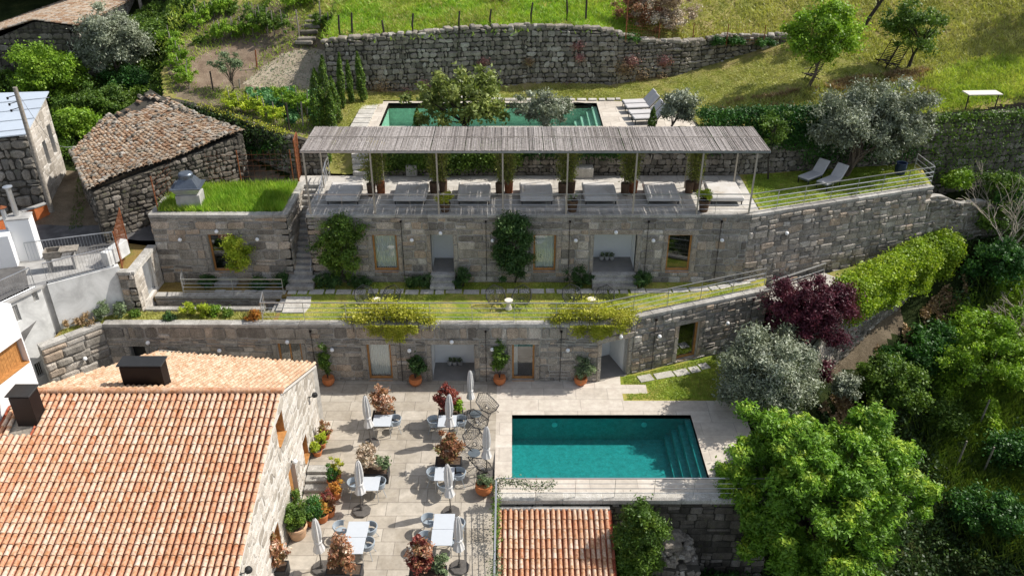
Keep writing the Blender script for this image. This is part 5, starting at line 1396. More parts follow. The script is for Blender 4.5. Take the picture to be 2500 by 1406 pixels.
# ---------------------------------------------------------------- top left house
t = thing('old_house', 'old dark stone house with lichened tile roof at the top left', 'house', (-29, 55, 8), 0)
H0, H1 = (-36.5, 52.6), (-26.9, 52.6)
apx = WP(85, 50, H0, H1); zl = WP(0, 88, H0, H1); zr = WP(205, 68, H0, H1)
tp = lambda s: (zl[1] - .25 * (zl[0] - s) if s < zl[0] else (zl[1] + (apx[1] - zl[1]) * (s - zl[0]) / (apx[0] - zl[0]) if s < apx[0] else apx[1] + (zr[1] - apx[1]) * (s - apx[0]) / (zr[0] - apx[0])))
wallset(t, H0, H1, 7.0, lambda s: tp(s) - .05, [], st='rubble_dark', mort='mortar_dark', seed=161, **dict(RUB, hr=(.22, .45), wr=(.25, .7)))
wallset(t, H1, (-26.9, 62), 8, tp(9.6) - .1, [(2, 2.8, 9.5, 11)], st='gable', mort='gable_mortar', seed=162, lint=False)
ax = H0[0] + apx[0]
for sgn, xe, nc in ((-1, H0[0] - .2, 0), (1, H1[0] + .35, 0)):
    ze = tp(0 if sgn < 0 else 9.6)
    V_ = Vector((xe - ax, 0, ze - apx[1])); Lr = V_.length
    roof_tiles(t, (ax, 52.4, apx[1] + .04), (0, 1, 0), V_, 46, Lr, pitch=.22, row=.34, jit=.02, seed=31 + sgn, mats=('old_tiles', 'old_tiles'), rad=.09, old=True, n=6)
mb = MB(); mb.add([(H0[0] - .2, 52.5, tp(0)), (ax, 52.5, apx[1]), (H1[0] + .3, 52.5, tp(9.6)), (H0[0] - .2, 62.5, tp(0)), (ax, 62.5, apx[1]), (H1[0] + .3, 62.5, tp(9.6))], [(0, 1, 4, 3), (1, 2, 5, 4)]); mb.build('roof_boards', MT['mortar_dark'], t)
t = thing('old_house', 'house with a plain new orange roof behind the old stone house', 'house', (-32, 66, 9), 0)
mb = MB(); mb.prism([(-42, 63), (-27.2, 63), (-27.2, 70), (-42, 70)], 9, 12.6, .5); mb.build('wall', MT['gable_mortar'], t)
roof_tiles(t, (-42, 66, 14.2), (1, 0, 0), (0, -3.2, -1.1), 68, 3.4, pitch=.22, row=.36, seed=44, mats=('tile_pan', 'tile_pan'), n=5)
mb = MB(); mb.add([(-42, 66, 14.2), (-27, 66, 14.2), (-27, 62.6, 13.0), (-42, 62.6, 13.0)], [(0, 1, 2, 3)]); mb.build('roof_boards', MT['tile_pan'], t)
# ---------------------------------------------------------------- wall lamps
def wl(px, py, a, b, label):
    s, z = WP(px, py, a, b); d = Vector((b[0] - a[0], b[1] - a[1], 0)).normalized(); n = Vector((d.y, -d.x, 0))
    lamp((a[0] + d.x * s, a[1] + d.y * s, z), n, label)
WA, WB, WC, WD = (A1, B1), (B1, C1), (A2, B2), (B2, C2)
for px, py, w_, lb in ((204, 872, (A0, A1), 'white globe lamp on the angled wall next to the white houses'),
    (364, 832, WA, 'white globe lamp above the dark doorway behind the tiled roof'),
    (538, 851, WA, 'white globe lamp alone on the lower wall just above the tiled roof'),
    (703, 830, WA, 'white globe lamp above the dark double door beside the tiled roof'),
    (812, 849, WA, 'white globe lamp right of the slender potted shrub on the lower wall'),
    (1000, 851, WA, 'white globe lamp left of the lower recessed porch above a potted camellia'),
    (1103, 830, WA, 'white globe lamp above the lower recessed porch with three pots'),
    (1202, 848, WA, 'white globe lamp beside the tall potted shrub right of the lower porch'),
    (1386, 850, WA, 'white globe lamp on the lower wall above the rightmost potted shrub'),
    (1512, 818, WB, 'white globe lamp above the open entrance in the angled lower wall'),
    (1606, 817, WB, 'white globe lamp between the entrance and tall window of the angled lower wall'),
    (1772, 785, WB, 'white globe lamp right of the window near the silver olive tree'),
    (442, 582, (GA, GB), 'white globe lamp left of the glass door on the annex'),
    (531, 562, (GA, GB), 'white globe lamp above the glass door on the annex'),
    (630, 581, (GA, GB), 'white globe lamp right of the small tree on the annex'),
    (1006, 583, WC, 'white globe lamp left of the narrow upper porch'),
    (1076, 566, WC, 'white globe lamp above the narrow upper porch'),
    (1203, 584, WC, 'white globe lamp at the left edge of the tallest wall shrub'),
    (1405, 584, WC, 'white globe lamp between the middle upper window and the wide upper porch'),
    (1503, 564, WC, 'white globe lamp above the wide upper porch with three pots'),
    (1594, 584, WC, 'white globe lamp right of the wide upper porch'),
    (1761, 583, WC, 'white globe lamp right of the rightmost window of the upper row'),
    (1916, 566, WD, 'white globe lamp high on the tall retaining wall to the right')):
    wl(px, py, *w_, lb)
# ---------------------------------------------------------------- railings
railing('balustrade', 'long steel cable balustrade on the edge of the lower lawn terrace', [(-11.6, 33.18, 3.22), (4.0, 33.13, 3.22)], 1.0, 1.9)
railing('balustrade', 'angled steel balustrade climbing right along the lower lawn edge', [(4.0, 33.13, 3.22), (12.55, 36.35, 3.3)], 1.0, 1.75, thin=.016)
railing('balustrade', 'short steel balustrade closing the left end of the lower lawn by the sunken steps', [(-11.6, 33.2, 3.2), (-11.75, 34.2, 3.2)], 1.0, 1.0)
railing('balustrade', 'steel balustrade above the sunken passage in front of the annex', [(-16.4, 36.6, 3.2), (-16.1, 35.6, 3.25), (-11.2, 35.6, 3.25)], .85, 2.2)
railing('balustrade', 'steel cable balustrade along the front of the sun terrace', [(-9.85, 37.2, 6.87), (11.5, 37.2, 6.87)], 1.0, 1.6, (1.0, .7, .45, .22), post=.03, thin=.012)
railing('balustrade', 'bright steel balustrade running right along the upper lawn with two loungers', [(11.5, 37.2, 6.87), (21.85, 40.72, 6.87), (21.75, 42.6, 6.87)], 1.0, 1.5, thin=.022)
railing('balustrade', 'sloping steel balustrade at the top of the long staircase', [(-9.75, 38.6, 5.9), (-9.75, 41.3, 6.87), (-9.75, 42.0, 6.87)], 1.05, 1.3)
railing('balustrade', 'steel balustrade along the front of the pool terrace', [(-.62, 25.05, .02), (10.4, 25.05, .02)], .97, 1.55, (1.0, .72, .46, .2), post=.03, thin=.011)
railing('balustrade', 'steel balustrade between the courtyard and the small tiled roof', [(-.62, 25.05, -.02), (-.62, 18, -.45)], .97, 1.75, (1.0, .72, .46, .2), flat_top=.07)
a, b = P(1880, 716, 2.95), P(2010, 672, 2.95)
railing('balustrade', 'low pale handrail on the white platform behind the plum tree', [(a.x, a.y, 2.95), (b.x, b.y, 2.95)], .7, 2.5, (1.0, .5), flat_top=.09)
a, b = P(2240, 585, 3.0), P(2300, 603, 2.6)
railing('balustrade', 'small rusty brown handrail behind the far end of the ivy hedge', [(a.x, a.y, 3.0), (b.x, b.y, 2.6)], 1.0, 1.2, (1.0,), mat='brown_metal')
# ---------------------------------------------------------------- pergola
t = thing('reed_pergola', 'long pergola with a grey reed mat roof over the daybeds', 'pergola', (1, 38.5, 6.85), 0)
RX0, RX1, RY0, RY1, RZZ = -9.88, 12.05, 37.05, 40.45, 10.05
rn = random.Random(12); mb = MB()
x = RX0 + .02
while x < RX1 - .02:
    wd = rn.uniform(.022, .045); zz = RZZ + .06 + rn.uniform(-.012, .012); sk = rn.uniform(-.02, .02)
    sag = [.0, .02, -.01, .01]
    for y0, y1 in ((RY0 + rn.uniform(-.02, .03), 38.75), (38.72, RY1 + rn.uniform(-.03, .03))):
        vs = [(x, y0, zz), (x + wd, y0, zz), (x + wd + sk, y1, zz), (x + sk, y1, zz), (x, y0, zz + .02), (x + wd, y0, zz + .02), (x + wd + sk, y1, zz + .02), (x + sk, y1, zz + .02)]
        mb.add(vs, [(0, 3, 2, 1), (4, 5, 6, 7), (0, 1, 5, 4), (2, 3, 7, 6), (1, 2, 6, 5), (3, 0, 4, 7)], min(1, max(0, rn.gauss(.5 + .2 * math.sin(x * .9), .28))))
    x += wd + (rn.uniform(.003, .012) if rn.random() < .94 else rn.uniform(.012, .04))
mb.build('reed_mat', MT['reed'], t)
mb = MB()
mb.bar((RX0, RY0 + .03, RZZ), (RX1, RY0 + .03, RZZ), .06, .09); mb.bar((RX0, RY1 - .06, RZZ), (RX1, RY1 - .06, RZZ), .06, .09); mb.bar((RX0, 38.75, RZZ + .0), (RX1, 38.75, RZZ), .04, .06)
mb.build('beam', MT['galv'], t)
mb = MB(); mb.tube([(RX0 + (RX1 - RX0) * k / 30, 38.9 + .04 * math.sin(k * .9), RZZ + .1 + .015 * math.sin(k * 2)) for k in range(31)], .014, 4); mb.build('tie_rope', MT['wood_grey'], t)
fx = [Q(x, 378, 37.1).x for x in (740, 903, 1065, 1227, 1387, 1556, 1718, 1850)]
for k, x in enumerate(fx):
    mb = MB(); mb.bar((x, 37.12, 6.86), (x, 37.12, RZZ - .04), .075, .06); mb.build('post', MT['post_paint'], t)
    mb = MB(); mb.bar((x, 41.2 if k > 90 else 40.38, 6.86), (x, 40.38, RZZ - .04), .07, .055); mb.build('post', MT['post_paint'], t)
    mb = MB(); mb.bar((x, RY0 + .06, RZZ - .005), (x, RY1 - .08, RZZ - .005), .05, .06); mb.build('rafter', MT['post_paint'], t)
# ---------------------------------------------------------------- daybeds
def daybed():
    t = thing('daybed', 'x', 'daybed', (0, 0, 0), 0, 'square daybeds on the sun terrace')
    mb = MB(); mb.box((0, 0, .31), (1.64, 2.0, .26), 0, .5, .06); mb.build('mattress', MT['mattress'], t, world=False)
    mb = MB(); mb.box((0, 0, .2), (1.55, 1.92, .05)); mb.build('frame', MT['dark_metal'], t, world=False)
    for sx in (-1, 1):
        for sy in (-1, 1):
            mb = MB(); mb.box((sx * .73, sy * .9, .09), (.05, .05, .18)); mb.build('leg', MT['dark_metal'], t, world=False)
    return t
lbs = ['leftmost square daybed under the reed roof beside the long staircase', 'square daybed second from the left under the reed roof', 'square daybed third from the left under the reed roof', 'middle square daybed of the seven under the reed roof',
       'square daybed in front of the long pale stone block', 'square daybed second from the right under the reed roof', 'rightmost square daybed with a bright sunlit mattress and tan stain']
for k, ((fx0, fx1), (bx0, bx1)) in enumerate((((794, 875), (809, 890)), ((960, 1039), (971, 1047)), ((1118, 1196), (1121, 1196)), ((1273, 1351), (1270, 1342)), ((1429, 1508), (1423, 1494)), ((1583, 1661), (1568, 1645)), ((1739, 1815), (1718, 1798)))):
    f = P((fx0 + fx1) / 2, 484, 7.28); bb = P((bx0 + bx1) / 2, 443, 7.28); c = (f + bb) / 2
    if k == 0: t = daybed(); proto = t
    else: t = dup(proto, (0, 0, 0))
    t.location = (c.x, c.y, 6.86); t['label'] = lbs[k]; t.rotation_euler = (0, 0, math.atan2(-(bb.x - f.x), bb.y - f.y) * .5)
# stone blocks at the back
for (x0_, x1_, y_, hh, dd, lb, m_) in ((992, 1018, 432, .62, .7, 'small dark square stone cooking block against the terrace back wall', 'concrete'), (1395, 1448, 436, .55, .75, 'long pale stone block against the terrace back wall', 'pale_slab'), (1678, 1712, 430, .5, .6, 'pale stone block half hidden behind the rightmost bamboo', 'pale_slab')):
    a, b = P(x0_, y_, 6.86), P(x1_, y_, 6.86); mb = MB(); mb.box(((a.x + b.x) / 2, a.y + dd / 2, 6.86 + hh / 2), (b.x - a.x, dd, hh), 0, .6, .02)
    o = mb.build('stone_block', MT[m_]); tag(o, lb, 'stone block')
# ---------------------------------------------------------------- pots and potted plants
POT = [(.0, 0), (.72, 0), (.80, .08), (1.0, .78), (1.08, .8), (1.08, .98), (.96, 1.0), (.9, .86), (.0, .84)]
def pot(t, c, r, h, m='terracotta', prof=None, round_=False):
    pr = prof or POT
    if round_: pr = [(0, 0), (.55, 0), (.9, .3), (1.0, .6), (.88, .88), (.95, .94), (.92, 1.0), (.8, .96), (.0, .88)]
    mb = MB(); mb.lathe(c, [(q[0] * r, q[1] * h) for q in pr], 20); mb.build('pot', MT[m], t, smooth=True)
    mb = MB(); mb.lathe(Vector(c) + Vector((0, 0, h * .86)), [(r * .88, 0), (0, .015)], 12); mb.build('potting_soil', MT['soil'], t)
def potted(label, px, py, z, r, h, pm, frad, leaf, fl=0.0, ncl=14, cr=.16, nleaf=60, size=.07, seed=1, group=None, round_=False, off=(0, 0), elong=1.6, up=.5, Yset=None, cat='potted plant'):
    p = P(px, py, z) if Yset is None else Vector(Yset)
    t = thing('potted_plant', label, cat, p, 0, group)
    pot(t, p, r, h, pm, round_=round_)
    c = (p.x + off[0], p.y + off[1], p.z + h + frad[2] * .85 + fl)
    q, o, rn_, cc = clumps(c, frad, ncl, cr, nleaf, seed, -.9, .25)
    leafmesh('foliage', q, size, L[leaf], t, elong, up, o, seed, rn_)
    mb = MB()
    for k in list(cc)[:6]:
        b0 = p + Vector((0, 0, h * .8)); mb.tube([b0, b0.lerp(Vector(k), .5) + Vector((0, 0, .05)), Vector(k)], [.02, .012, .006], 4)
    mb.build('stem', MT['bark_dark'], t)
    return t
G4 = 'terracotta pots standing along the lower stone wall'
potted('slender climbing shrub in a terracotta pot right of the tiled house', 803, 938, 0, .3, .42, 'terracotta', (.28, .25, .95), 'green', .1, 26, .16, 70, .075, 1, G4, True, (-.1, .1))
potted('bushy camellia in a terracotta pot left of the lower recessed porch', 1015, 938, 0, .32, .42, 'terracotta', (.5, .4, .65), 'evergreen', .02, 24, .2, 80, .085, 2, G4, True, (.08, .1))
potted('tall shrub in a terracotta pot between the lower porch and the window with red pots', 1220, 936, 0, .31, .42, 'terracotta', (.33, .3, 1.05), 'green', .1, 30, .18, 75, .08, 3, G4, True, (0, .1))
potted('round leafy shrub in a terracotta pot left of the open entrance', 1417, 937, 0, .32, .42, 'terracotta', (.46, .4, .52), 'grey_green', .02, 22, .18, 80, .075, 4, G4, True, (.1, .1))
GH = 'potted plants standing around the side of the tiled house'
def fz(px, py): return PF(px, py)
for args in (('small reddish plant in a clay pot at the far corner of the tiled house', 797, 1070, .17, .28, (.3, .25, .38), 'photinia', 5),
             ('small green plant in the middle clay pot of three by the house wall', 787, 1092, .17, .28, (.24, .22, .26), 'fresh_yellow', 6),
             ('small yellow green plant in the nearest clay pot of three above the stone steps', 776, 1112, .2, .3, (.27, .24, .24), 'fresh_yellow', 7),
             ('bright yellow green shrub beside the top stone step', 824, 1166, .18, .3, (.32, .26, .42), 'yellow', 8),
             ('dark green conical conifer beside the middle stone step', 812, 1184, .2, .3, (.26, .24, .42), 'ivy_dark', 9),
             ('orange green shrub in a clay pot beside the lowest stone step', 822, 1215, .2, .36, (.32, .28, .32), 'orange_leaf', 10),
             ('small dark red plant in a clay pot near the stone steps', 802, 1240, .2, .34, (.28, .25, .28), 'photinia_red', 11),
             ('small plant with reddish leaves in a clay pot behind a round cypress bush', 806, 1258, .22, .34, (.26, .24, .3), 'photinia', 12),
             ('green and red plant in the clay pot nearest the parasol base', 788, 1270, .25, .38, (.3, .27, .36), 'orange_leaf', 13)):
    lb, px, py, r, hh, fr, lf_, sd_ = args; p = fz(px, py)
    potted(lb, 0, 0, 0, r, hh, 'terracotta', fr, lf_, .0, 16, .11, 60, .06, sd_, GH, False, (0, 0), Yset=p)
potted('large rounded green bush in a big pale clay pot beside the wooden door', 0, 0, 0, .38, .6, 'terracotta_pale', (.58, .52, .52), 'green', .0, 40, .2, 110, .07, 14, GH, Yset=fz(728, 1308))
potted('dense dark green bush behind the big pale clay pot', 0, 0, 0, .28, .4, 'terracotta', (.42, .4, .48), 'ivy_dark', .0, 30, .18, 100, .06, 15, GH, Yset=fz(764, 1278))
t = potted('trailing plant in a tilted terracotta pot at the corner of the steel balustrade', 0, 0, 0, .36, .5, 'terracotta', (.4, .3, .18), 'grey_green', -.05, 14, .14, 60, .06, 16, None, True, Yset=Vector((-1.15, 25.6, -.3)))
pc = bush('wall_cypress', 'narrow dark climber growing up the house wall beside the wooden door', 'shrub', (-8.42, 24.25, -.45), (.16, .28, .9), 'cypress', 14, .18, 70, .06, seed=31)
def creeper(label, pts, leaf, n, spread, size=.06, seed=1, name='creeper', hang=0.0):
    rg = np.random.default_rng(seed); P_ = np.array([tuple(p) for p in pts], float); seg = rg.integers(0, len(P_) - 1, n); f = rg.uniform(0, 1, n)[:, None]
    q = P_[seg] * (1 - f) + P_[seg + 1] * f + rg.normal(0, 1, (n, 3)) * np.array(spread)
    if hang: q[:, 2] -= np.abs(rg.normal(0, hang, n))
    t = thing(name, label, 'climber', tuple(P_[0]), 0)
    leafmesh('foliage', q, size, L[leaf], t, 1.5, .4, None, seed)
    mb = MB(); mb.tube([tuple(p) for p in P_], .012, 4); mb.build('stem', MT['bark_dark'], t)
    return t
creeper('leafy creeper trailing along the top corner of the pool balustrade', [(-.7, 25.05, .3), (-.5, 25.05, .85), (.2, 25.05, .8), (1.0, 25.05, .55), (1.7, 25.05, .7)], 'grey_green', 900, (.1, .08, .14), .07, 3)
creeper('creeper hanging on the side balustrade beside the small tiled roof', [(-.62, 24.9, .3), (-.6, 23.5, .3), (-.6, 22.5, .05)], 'green', 900, (.1, .3, .2), .07, 4)
creeper('denser creeper at the bottom end of the side balustrade', [(-.62, 21.5, .2), (-.6, 20.0, .3), (-.6, 19.0, .3)], 'grey_green', 1500, (.14, .3, .28), .07, 5)
# planters
def planter(label, c, w_, d, h, rot, plants, group='black planters with photinia dividing the courtyard tables'):
    t = thing('planter', label, 'planter', c, 0, group); M = Matrix.Translation(c) @ Matrix.Rotation(rot, 4, 'Z'); e = .04
    mb = MB(M)
    for q in (((0, -d / 2 + e / 2, h / 2), (w_, e, h)), ((0, d / 2 - e / 2, h / 2), (w_, e, h)), ((-w_ / 2 + e / 2, 0, h / 2), (e, d - 2 * e, h)), ((w_ / 2 - e / 2, 0, h / 2), (e, d - 2 * e, h))): mb.box(q[0], q[1], 0, .5, .004)
    mb.build('box', MT['planter'], t)
    mb = MB(M); mb.box((0, 0, h - .08), (w_ - 2 * e, d - 2 * e, .1)); mb.build('potting_soil', MT['soil'], t)
    for k, (ox2, hh, fr, lf_, ncl, sd_) in enumerate(plants):
        cc_ = M @ Vector((ox2, 0, h + hh)); q, o, rn_, cl = clumps(tuple(cc_), fr, ncl, .15, 65, sd_, -.95, .2)
        f = leafmesh('foliage', q, .085, L[lf_], t, 1.9, .35, o, sd_, rn_)
        mb = MB()
        for j in list(cl)[:8]:
            b0 = M @ Vector((ox2, 0, h - .05)); mb.tube([b0, b0.lerp(Vector(j), .6) + Vector((0, 0, .05)), Vector(j)], [.02, .012, .006], 4)
        mb.build('stem', MT['bark_dark'], t)
    return t
def PL(px, py, dy=0): p = PF(px, py); return (p.x, p.y + dy, p.z)
planter('black planter of pink and cream flowering photinia behind the far left table', PL(937, 1040, .25), 1.0, .55, .5, 0, [(0, .72, (.52, .42, .72), 'photinia_pale', 40, 51)])
planter('black planter of dark red photinia behind the far right table', PL(1100, 1040, .3), 1.1, .55, .5, 0, [(-.1, .75, (.5, .42, .75), 'photinia_red', 40, 52), (.36, .42, (.2, .2, .4), 'fresh', 10, 53)])
planter('long black planter with cream blossom and a small pale shrub near the steps', PL(912, 1178, .25), 1.25, .6, .5, 0, [(-.2, .6, (.5, .45, .6), 'blossom', 44, 54), (.42, .38, (.3, .25, .36), 'grey_green', 9, 55)])
planter('black planter of brown red photinia behind the middle right table', PL(1095, 1160, .35), 1.1, .55, .5, 0, [(0, .68, (.6, .45, .68), 'photinia', 44, 56), (.05, .6, (.4, .3, .5), 'photinia_pale', 10, 57)])
planter('black planter of tall mixed photinia at the bottom corner of the stone house', PL(668, 1418, .25), 1.0, .55, .5, 0, [(0, .75, (.58, .45, .72), 'photinia', 34, 58), (0, .8, (.6, .45, .7), 'photinia_pale', 24, 59)])
planter('black planter of cream flowering photinia below the near left double table', PL(840, 1425, .25), 1.3, .55, .5, 0, [(-.08, .7, (.5, .42, .75), 'photinia_pale', 44, 60), (-.1, .6, (.45, .4, .6), 'photinia', 18, 61)])
planter('black planter of deep red photinia below the near right double table', PL(1045, 1430, .25), 1.35, .55, .5, 0, [(-.2, .72, (.5, .42, .78), 'photinia_red', 34, 62), (-.2, .85, (.42, .36, .6), 'photinia_pale', 20, 63), (.48, .35, (.3, .25, .38), 'grey_green', 10, 64)])
# ---------------------------------------------------------------- tables
def table():
    t = thing('cafe_table', 'x', 'table', (0, 0, 0), 0, 'white square courtyard tables')
    mb = MB(); mb.box((0, 0, .73), (.8, .8, .025), 0, .5, .006); mb.build('tabletop', MT['white_paint'], t, world=False)
    for sx in (-1, 1):
        for sy in (-1, 1):
            mb = MB(); mb.tube([(sx * .34, sy * .3, .72), (sx * .36, -sy * .12 + sy * .42, 0)], .016, 6); mb.build('leg', MT['galv'], t, world=False)
        mb = MB(); mb.tube([(sx * .3, -.3, .7), (sx * .3, .3, .02)], .012, 5); mb.build('crossbar', MT['galv'], t, world=False)
    return t
pt = None
for px, py, lb in ((933, 1026, 'white square table in front of the far left black planter'), (1092, 1027, 'white square table under the folded parasol in front of the red planter'),
                   (902, 1180, 'white square table in front of the cream blossom planter'), (1085, 1156, 'white square table behind a folded parasol near the wire lounge chairs'),
                   (873, 1291, 'far half of the joined double table near the big clay pot'), (864, 1330, 'near half of the joined double table near the big clay pot'),
                   (1084, 1272, 'far half of the joined double table nearest the side balustrade'), (1078, 1311, 'near half of the joined double table nearest the side balustrade')):
    z = .74
    for _ in range(4): p = P(px, py, z); z = floorz(p.y) + .74
    if pt is None: pt = t = table()
    else: t = dup(pt, (0, 0, 0))
    if 'near half' in lb: p.y = last.y - .81; p.x = last.x - .02
    t.location = (p.x, p.y, floorz(p.y)); t['label'] = lb; last = p
def chair():
    t = thing('tub_chair', 'x', 'chair', (0, 0, 0), 0, 'pale blue tub chairs around the courtyard tables')
    mb = MB(); mb.lathe((0, 0, .43), [(0, 0), (.22, .0), (.25, .015), (.22, .03), (0, .03)], 16); mb.build('seat', MT['chair_blue'], t, smooth=True, world=False)
    mb = MB(); vs = []; n = 15
    for k in range(n):
        a = math.pi * (1.5 + 1.25 * (k / (n - 1) - .5)); hh = .72 + .06 * math.sin(math.pi * k / (n - 1))
        for r_, z in ((.27, .5), (.31, hh), (.325, hh), (.285, .5)): vs.append((r_ * math.cos(a), r_ * math.sin(a), z))
    fs = []
    for k in range(n - 1):
        for j in range(4): fs.append((k * 4 + j, k * 4 + (j + 1) % 4, k * 4 + 4 + (j + 1) % 4, k * 4 + 4 + j))
    fs += [(3, 2, 1, 0), tuple(range(4 * n - 4, 4 * n))]
    mb.add(vs, fs, .5); mb.tube([(.33 * math.cos(math.pi * (1.5 + 1.4 * (k / 16 - .5))), .33 * math.sin(math.pi * (1.5 + 1.4 * (k / 16 - .5))), .74) for k in range(17)], .014, 6)
    for a in (3.6, 4.2, 4.71, 5.2, 5.8): mb.tube([(.24 * math.cos(a), .24 * math.sin(a), .45), (.29 * math.cos(a), .29 * math.sin(a), .52)], .01, 4)
    mb.build('backrest', MT['chair_blue'], t, smooth=True, world=False)
    for sx in (-1, 1):
        for sy in (-1, 1):
            mb = MB(); mb.tube([(sx * .13, sy * .13, .44), (sx * .27, sy * .27, 0)], .013, 6); mb.build('leg', MT['chair_blue'], t, world=False)
    return t
pc = None
for px, py, rz, lb in ((964, 1030, -90, 'tub chair at the right side of the far left table'), (1060, 1032, 90, 'tub chair at the left side of the table by the red planter'), (1124, 1031, -90, 'tub chair at the right side of the table by the red planter'),
                       (866, 1185, 90, 'tub chair left of the table by the blossom planter'), (925, 1183, -90, 'tub chair right of the table by the blossom planter'),
                       (1059, 1160, 90, 'tub chair left of the table near the wire lounge chairs'), (1120, 1160, -90, 'tub chair right of the table near the wire lounge chairs'), (1086, 1188, 0, 'tub chair pulled up to the near side of the small right table'),
                       (832, 1292, 90, 'tub chair on the left of the double table by the big clay pot'), (903, 1294, -90, 'far right tub chair of the double table by the big clay pot'), (896, 1332, -90, 'near right tub chair of the double table by the big clay pot'),
                       (1047, 1274, 90, 'far left tub chair of the double table by the balustrade'), (1039, 1318, 90, 'near left tub chair of the double table by the balustrade'), (1117, 1285, -90, 'far right tub chair of the double table by the balustrade'), (1110, 1322, -90, 'near right tub chair partly behind the parasol by the balustrade')):
    z = .45
    for _ in range(4): p = P(px, py, z); z = floorz(p.y) + .5
    if pc is None: pc = t = chair()
    else: t = dup(pc, (0, 0, 0))
    t.location = (p.x, p.y, floorz(p.y)); t.rotation_euler = (0, 0, R({-90: 90, 90: -90, 0: 0}[rz] + random.Random(px).uniform(-14, 14))); t['label'] = lb; t.scale = (.9, .9, .95)
# ---------------------------------------------------------------- folded parasols
def parasol(seed):
    t = thing('parasol', 'x', 'parasol', (0, 0, 0), 0, 'folded cream parasols in the courtyard'); rn = random.Random(seed)
    N_ = 32; ph = rn.uniform(0, 6)
    prof = [(.02, 2.6), (.05, 2.57), (.09, 2.45), (.125, 2.2), (.15, 1.9), (.145, 1.65), (.115, 1.45), (.13, 1.32), (.19, 1.12), (.22, 1.02), (.16, 1.0)]
    def wob(k, i):
        a = (i / 10) ** .7
        return 1 + a * (.28 * math.sin(k * 2 * math.pi * 8 / 32 + ph + i * .12) + .1 * math.sin(k * 2 * math.pi * 3 / 32 + ph))
    mb = MB(); mb.lathe((0, 0, 0), prof[::-1], N_, .5, wob=wob); mb.build('canopy', MT['canvas'], t, smooth=True, world=False)
    mb = MB(); mb.lathe((0, 0, 0), [(.15, 1.4), (.155, 1.46), (.13, 1.5)], 16); mb.build('tie_strap', MT['canvas'], t, world=False)
    mb = MB(); mb.tube([(0, 0, .05), (0, 0, 2.62)], .024, 8); mb.build('pole', MT['base_plate'], t, world=False)
    mb = MB(); mb.lathe((0, 0, 0), [(.36, 0), (.38, .02), (.38, .07), (.35, .09), (.08, .1), (.05, .3), (.03, .3)], 8); mb.build('base', MT['base_plate'], t, world=False)
    return t
ps = [parasol(1), parasol(2)]; used = [False, False]
for i, (px, py, lb) in enumerate(((906, 1084, 'folded parasol behind the cream blossom planter'), (1098, 1082, 'folded parasol standing over the table by the red planter'), (883, 1248, 'folded parasol left of the table by the steps with its dark base in full view'),
                    (1101, 1252, 'folded parasol in front of the small right table'), (786, 1388, 'folded parasol nearest the stone house at the bottom'), (1122, 1386, 'folded parasol nearest the side balustrade'),
                    (1150, 1012, 'farthest folded parasol beside the wire lounge chair'), (1188, 1158, 'folded parasol between the wire chairs and the pool'))):
    k = i % 2
    if not used[k]: t = ps[k]; used[k] = True
    else: t = dup(ps[k], (0, 0, 0))
    p = PF(px, py); t.location = p; t.rotation_euler = (R(random.Random(i).uniform(-2, 2)), R(random.Random(i).uniform(-2, 1)), random.Random(i + 5).uniform(0, 6)); t['label'] = lb
    if i == 6: t.scale = (.85, .85, .93)
# ---------------------------------------------------------------- wire lounge chairs and stools
def wire_chair():
    t = thing('wire_chair', 'x', 'chair', (0, 0, 0), 0, 'black wire lounge chairs')
    rim = [(-.36, .30, .80), (0, .40, .98), (.36, .30, .80), (.42, .0, .55), (.34, -.34, .42), (0, -.42, .40), (-.34, -.34, .42), (-.42, .0, .55)]
    ctr = [(-.12, .12, .42), (.12, .12, .42), (.12, -.12, .36), (-.12, -.12, .36)]
    mb = MB(); cl = [rim[k % 8] for k in range(9)]; mb.tube(cl, .021, 6, cap=False); mb.build('rim', MT['wire'], t, world=False)
    mb = MB()
    def pt(f, a):
        x = a * 8 / (2 * math.pi); i = int(x) % 8; u = x - int(x); R_ = Vector(rim[i]).lerp(Vector(rim[(i + 1) % 8]), u)
        c_ = Vector((0, .02, .34)); p_ = c_.lerp(R_, f); p_.z -= .10 * math.sin(math.pi * f) * .9; return p_
    for k in range(28):
        a = 2 * math.pi * k / 28; mb.tube([pt(.12, a), pt(.45, a), pt(.75, a), pt(1, a)], .007, 3, cap=False)
    for f in (.2, .35, .5, .65, .8, .92):
        mb.tube([pt(f, 2 * math.pi * k / 24) for k in range(25)], .007, 3, cap=False)
    mb.build('wire_shell', MT['wire'], t, world=False)
    for sx in (-1, 1):
        for sy in (-1, 1):
            mb = MB(); mb.tube([(sx * .16, sy * .14, .33), (sx * .34, sy * .34 + .02, 0)], .011, 5); mb.build('leg', MT['wire'], t, world=False)
    return t
wc = wire_chair(); first = True
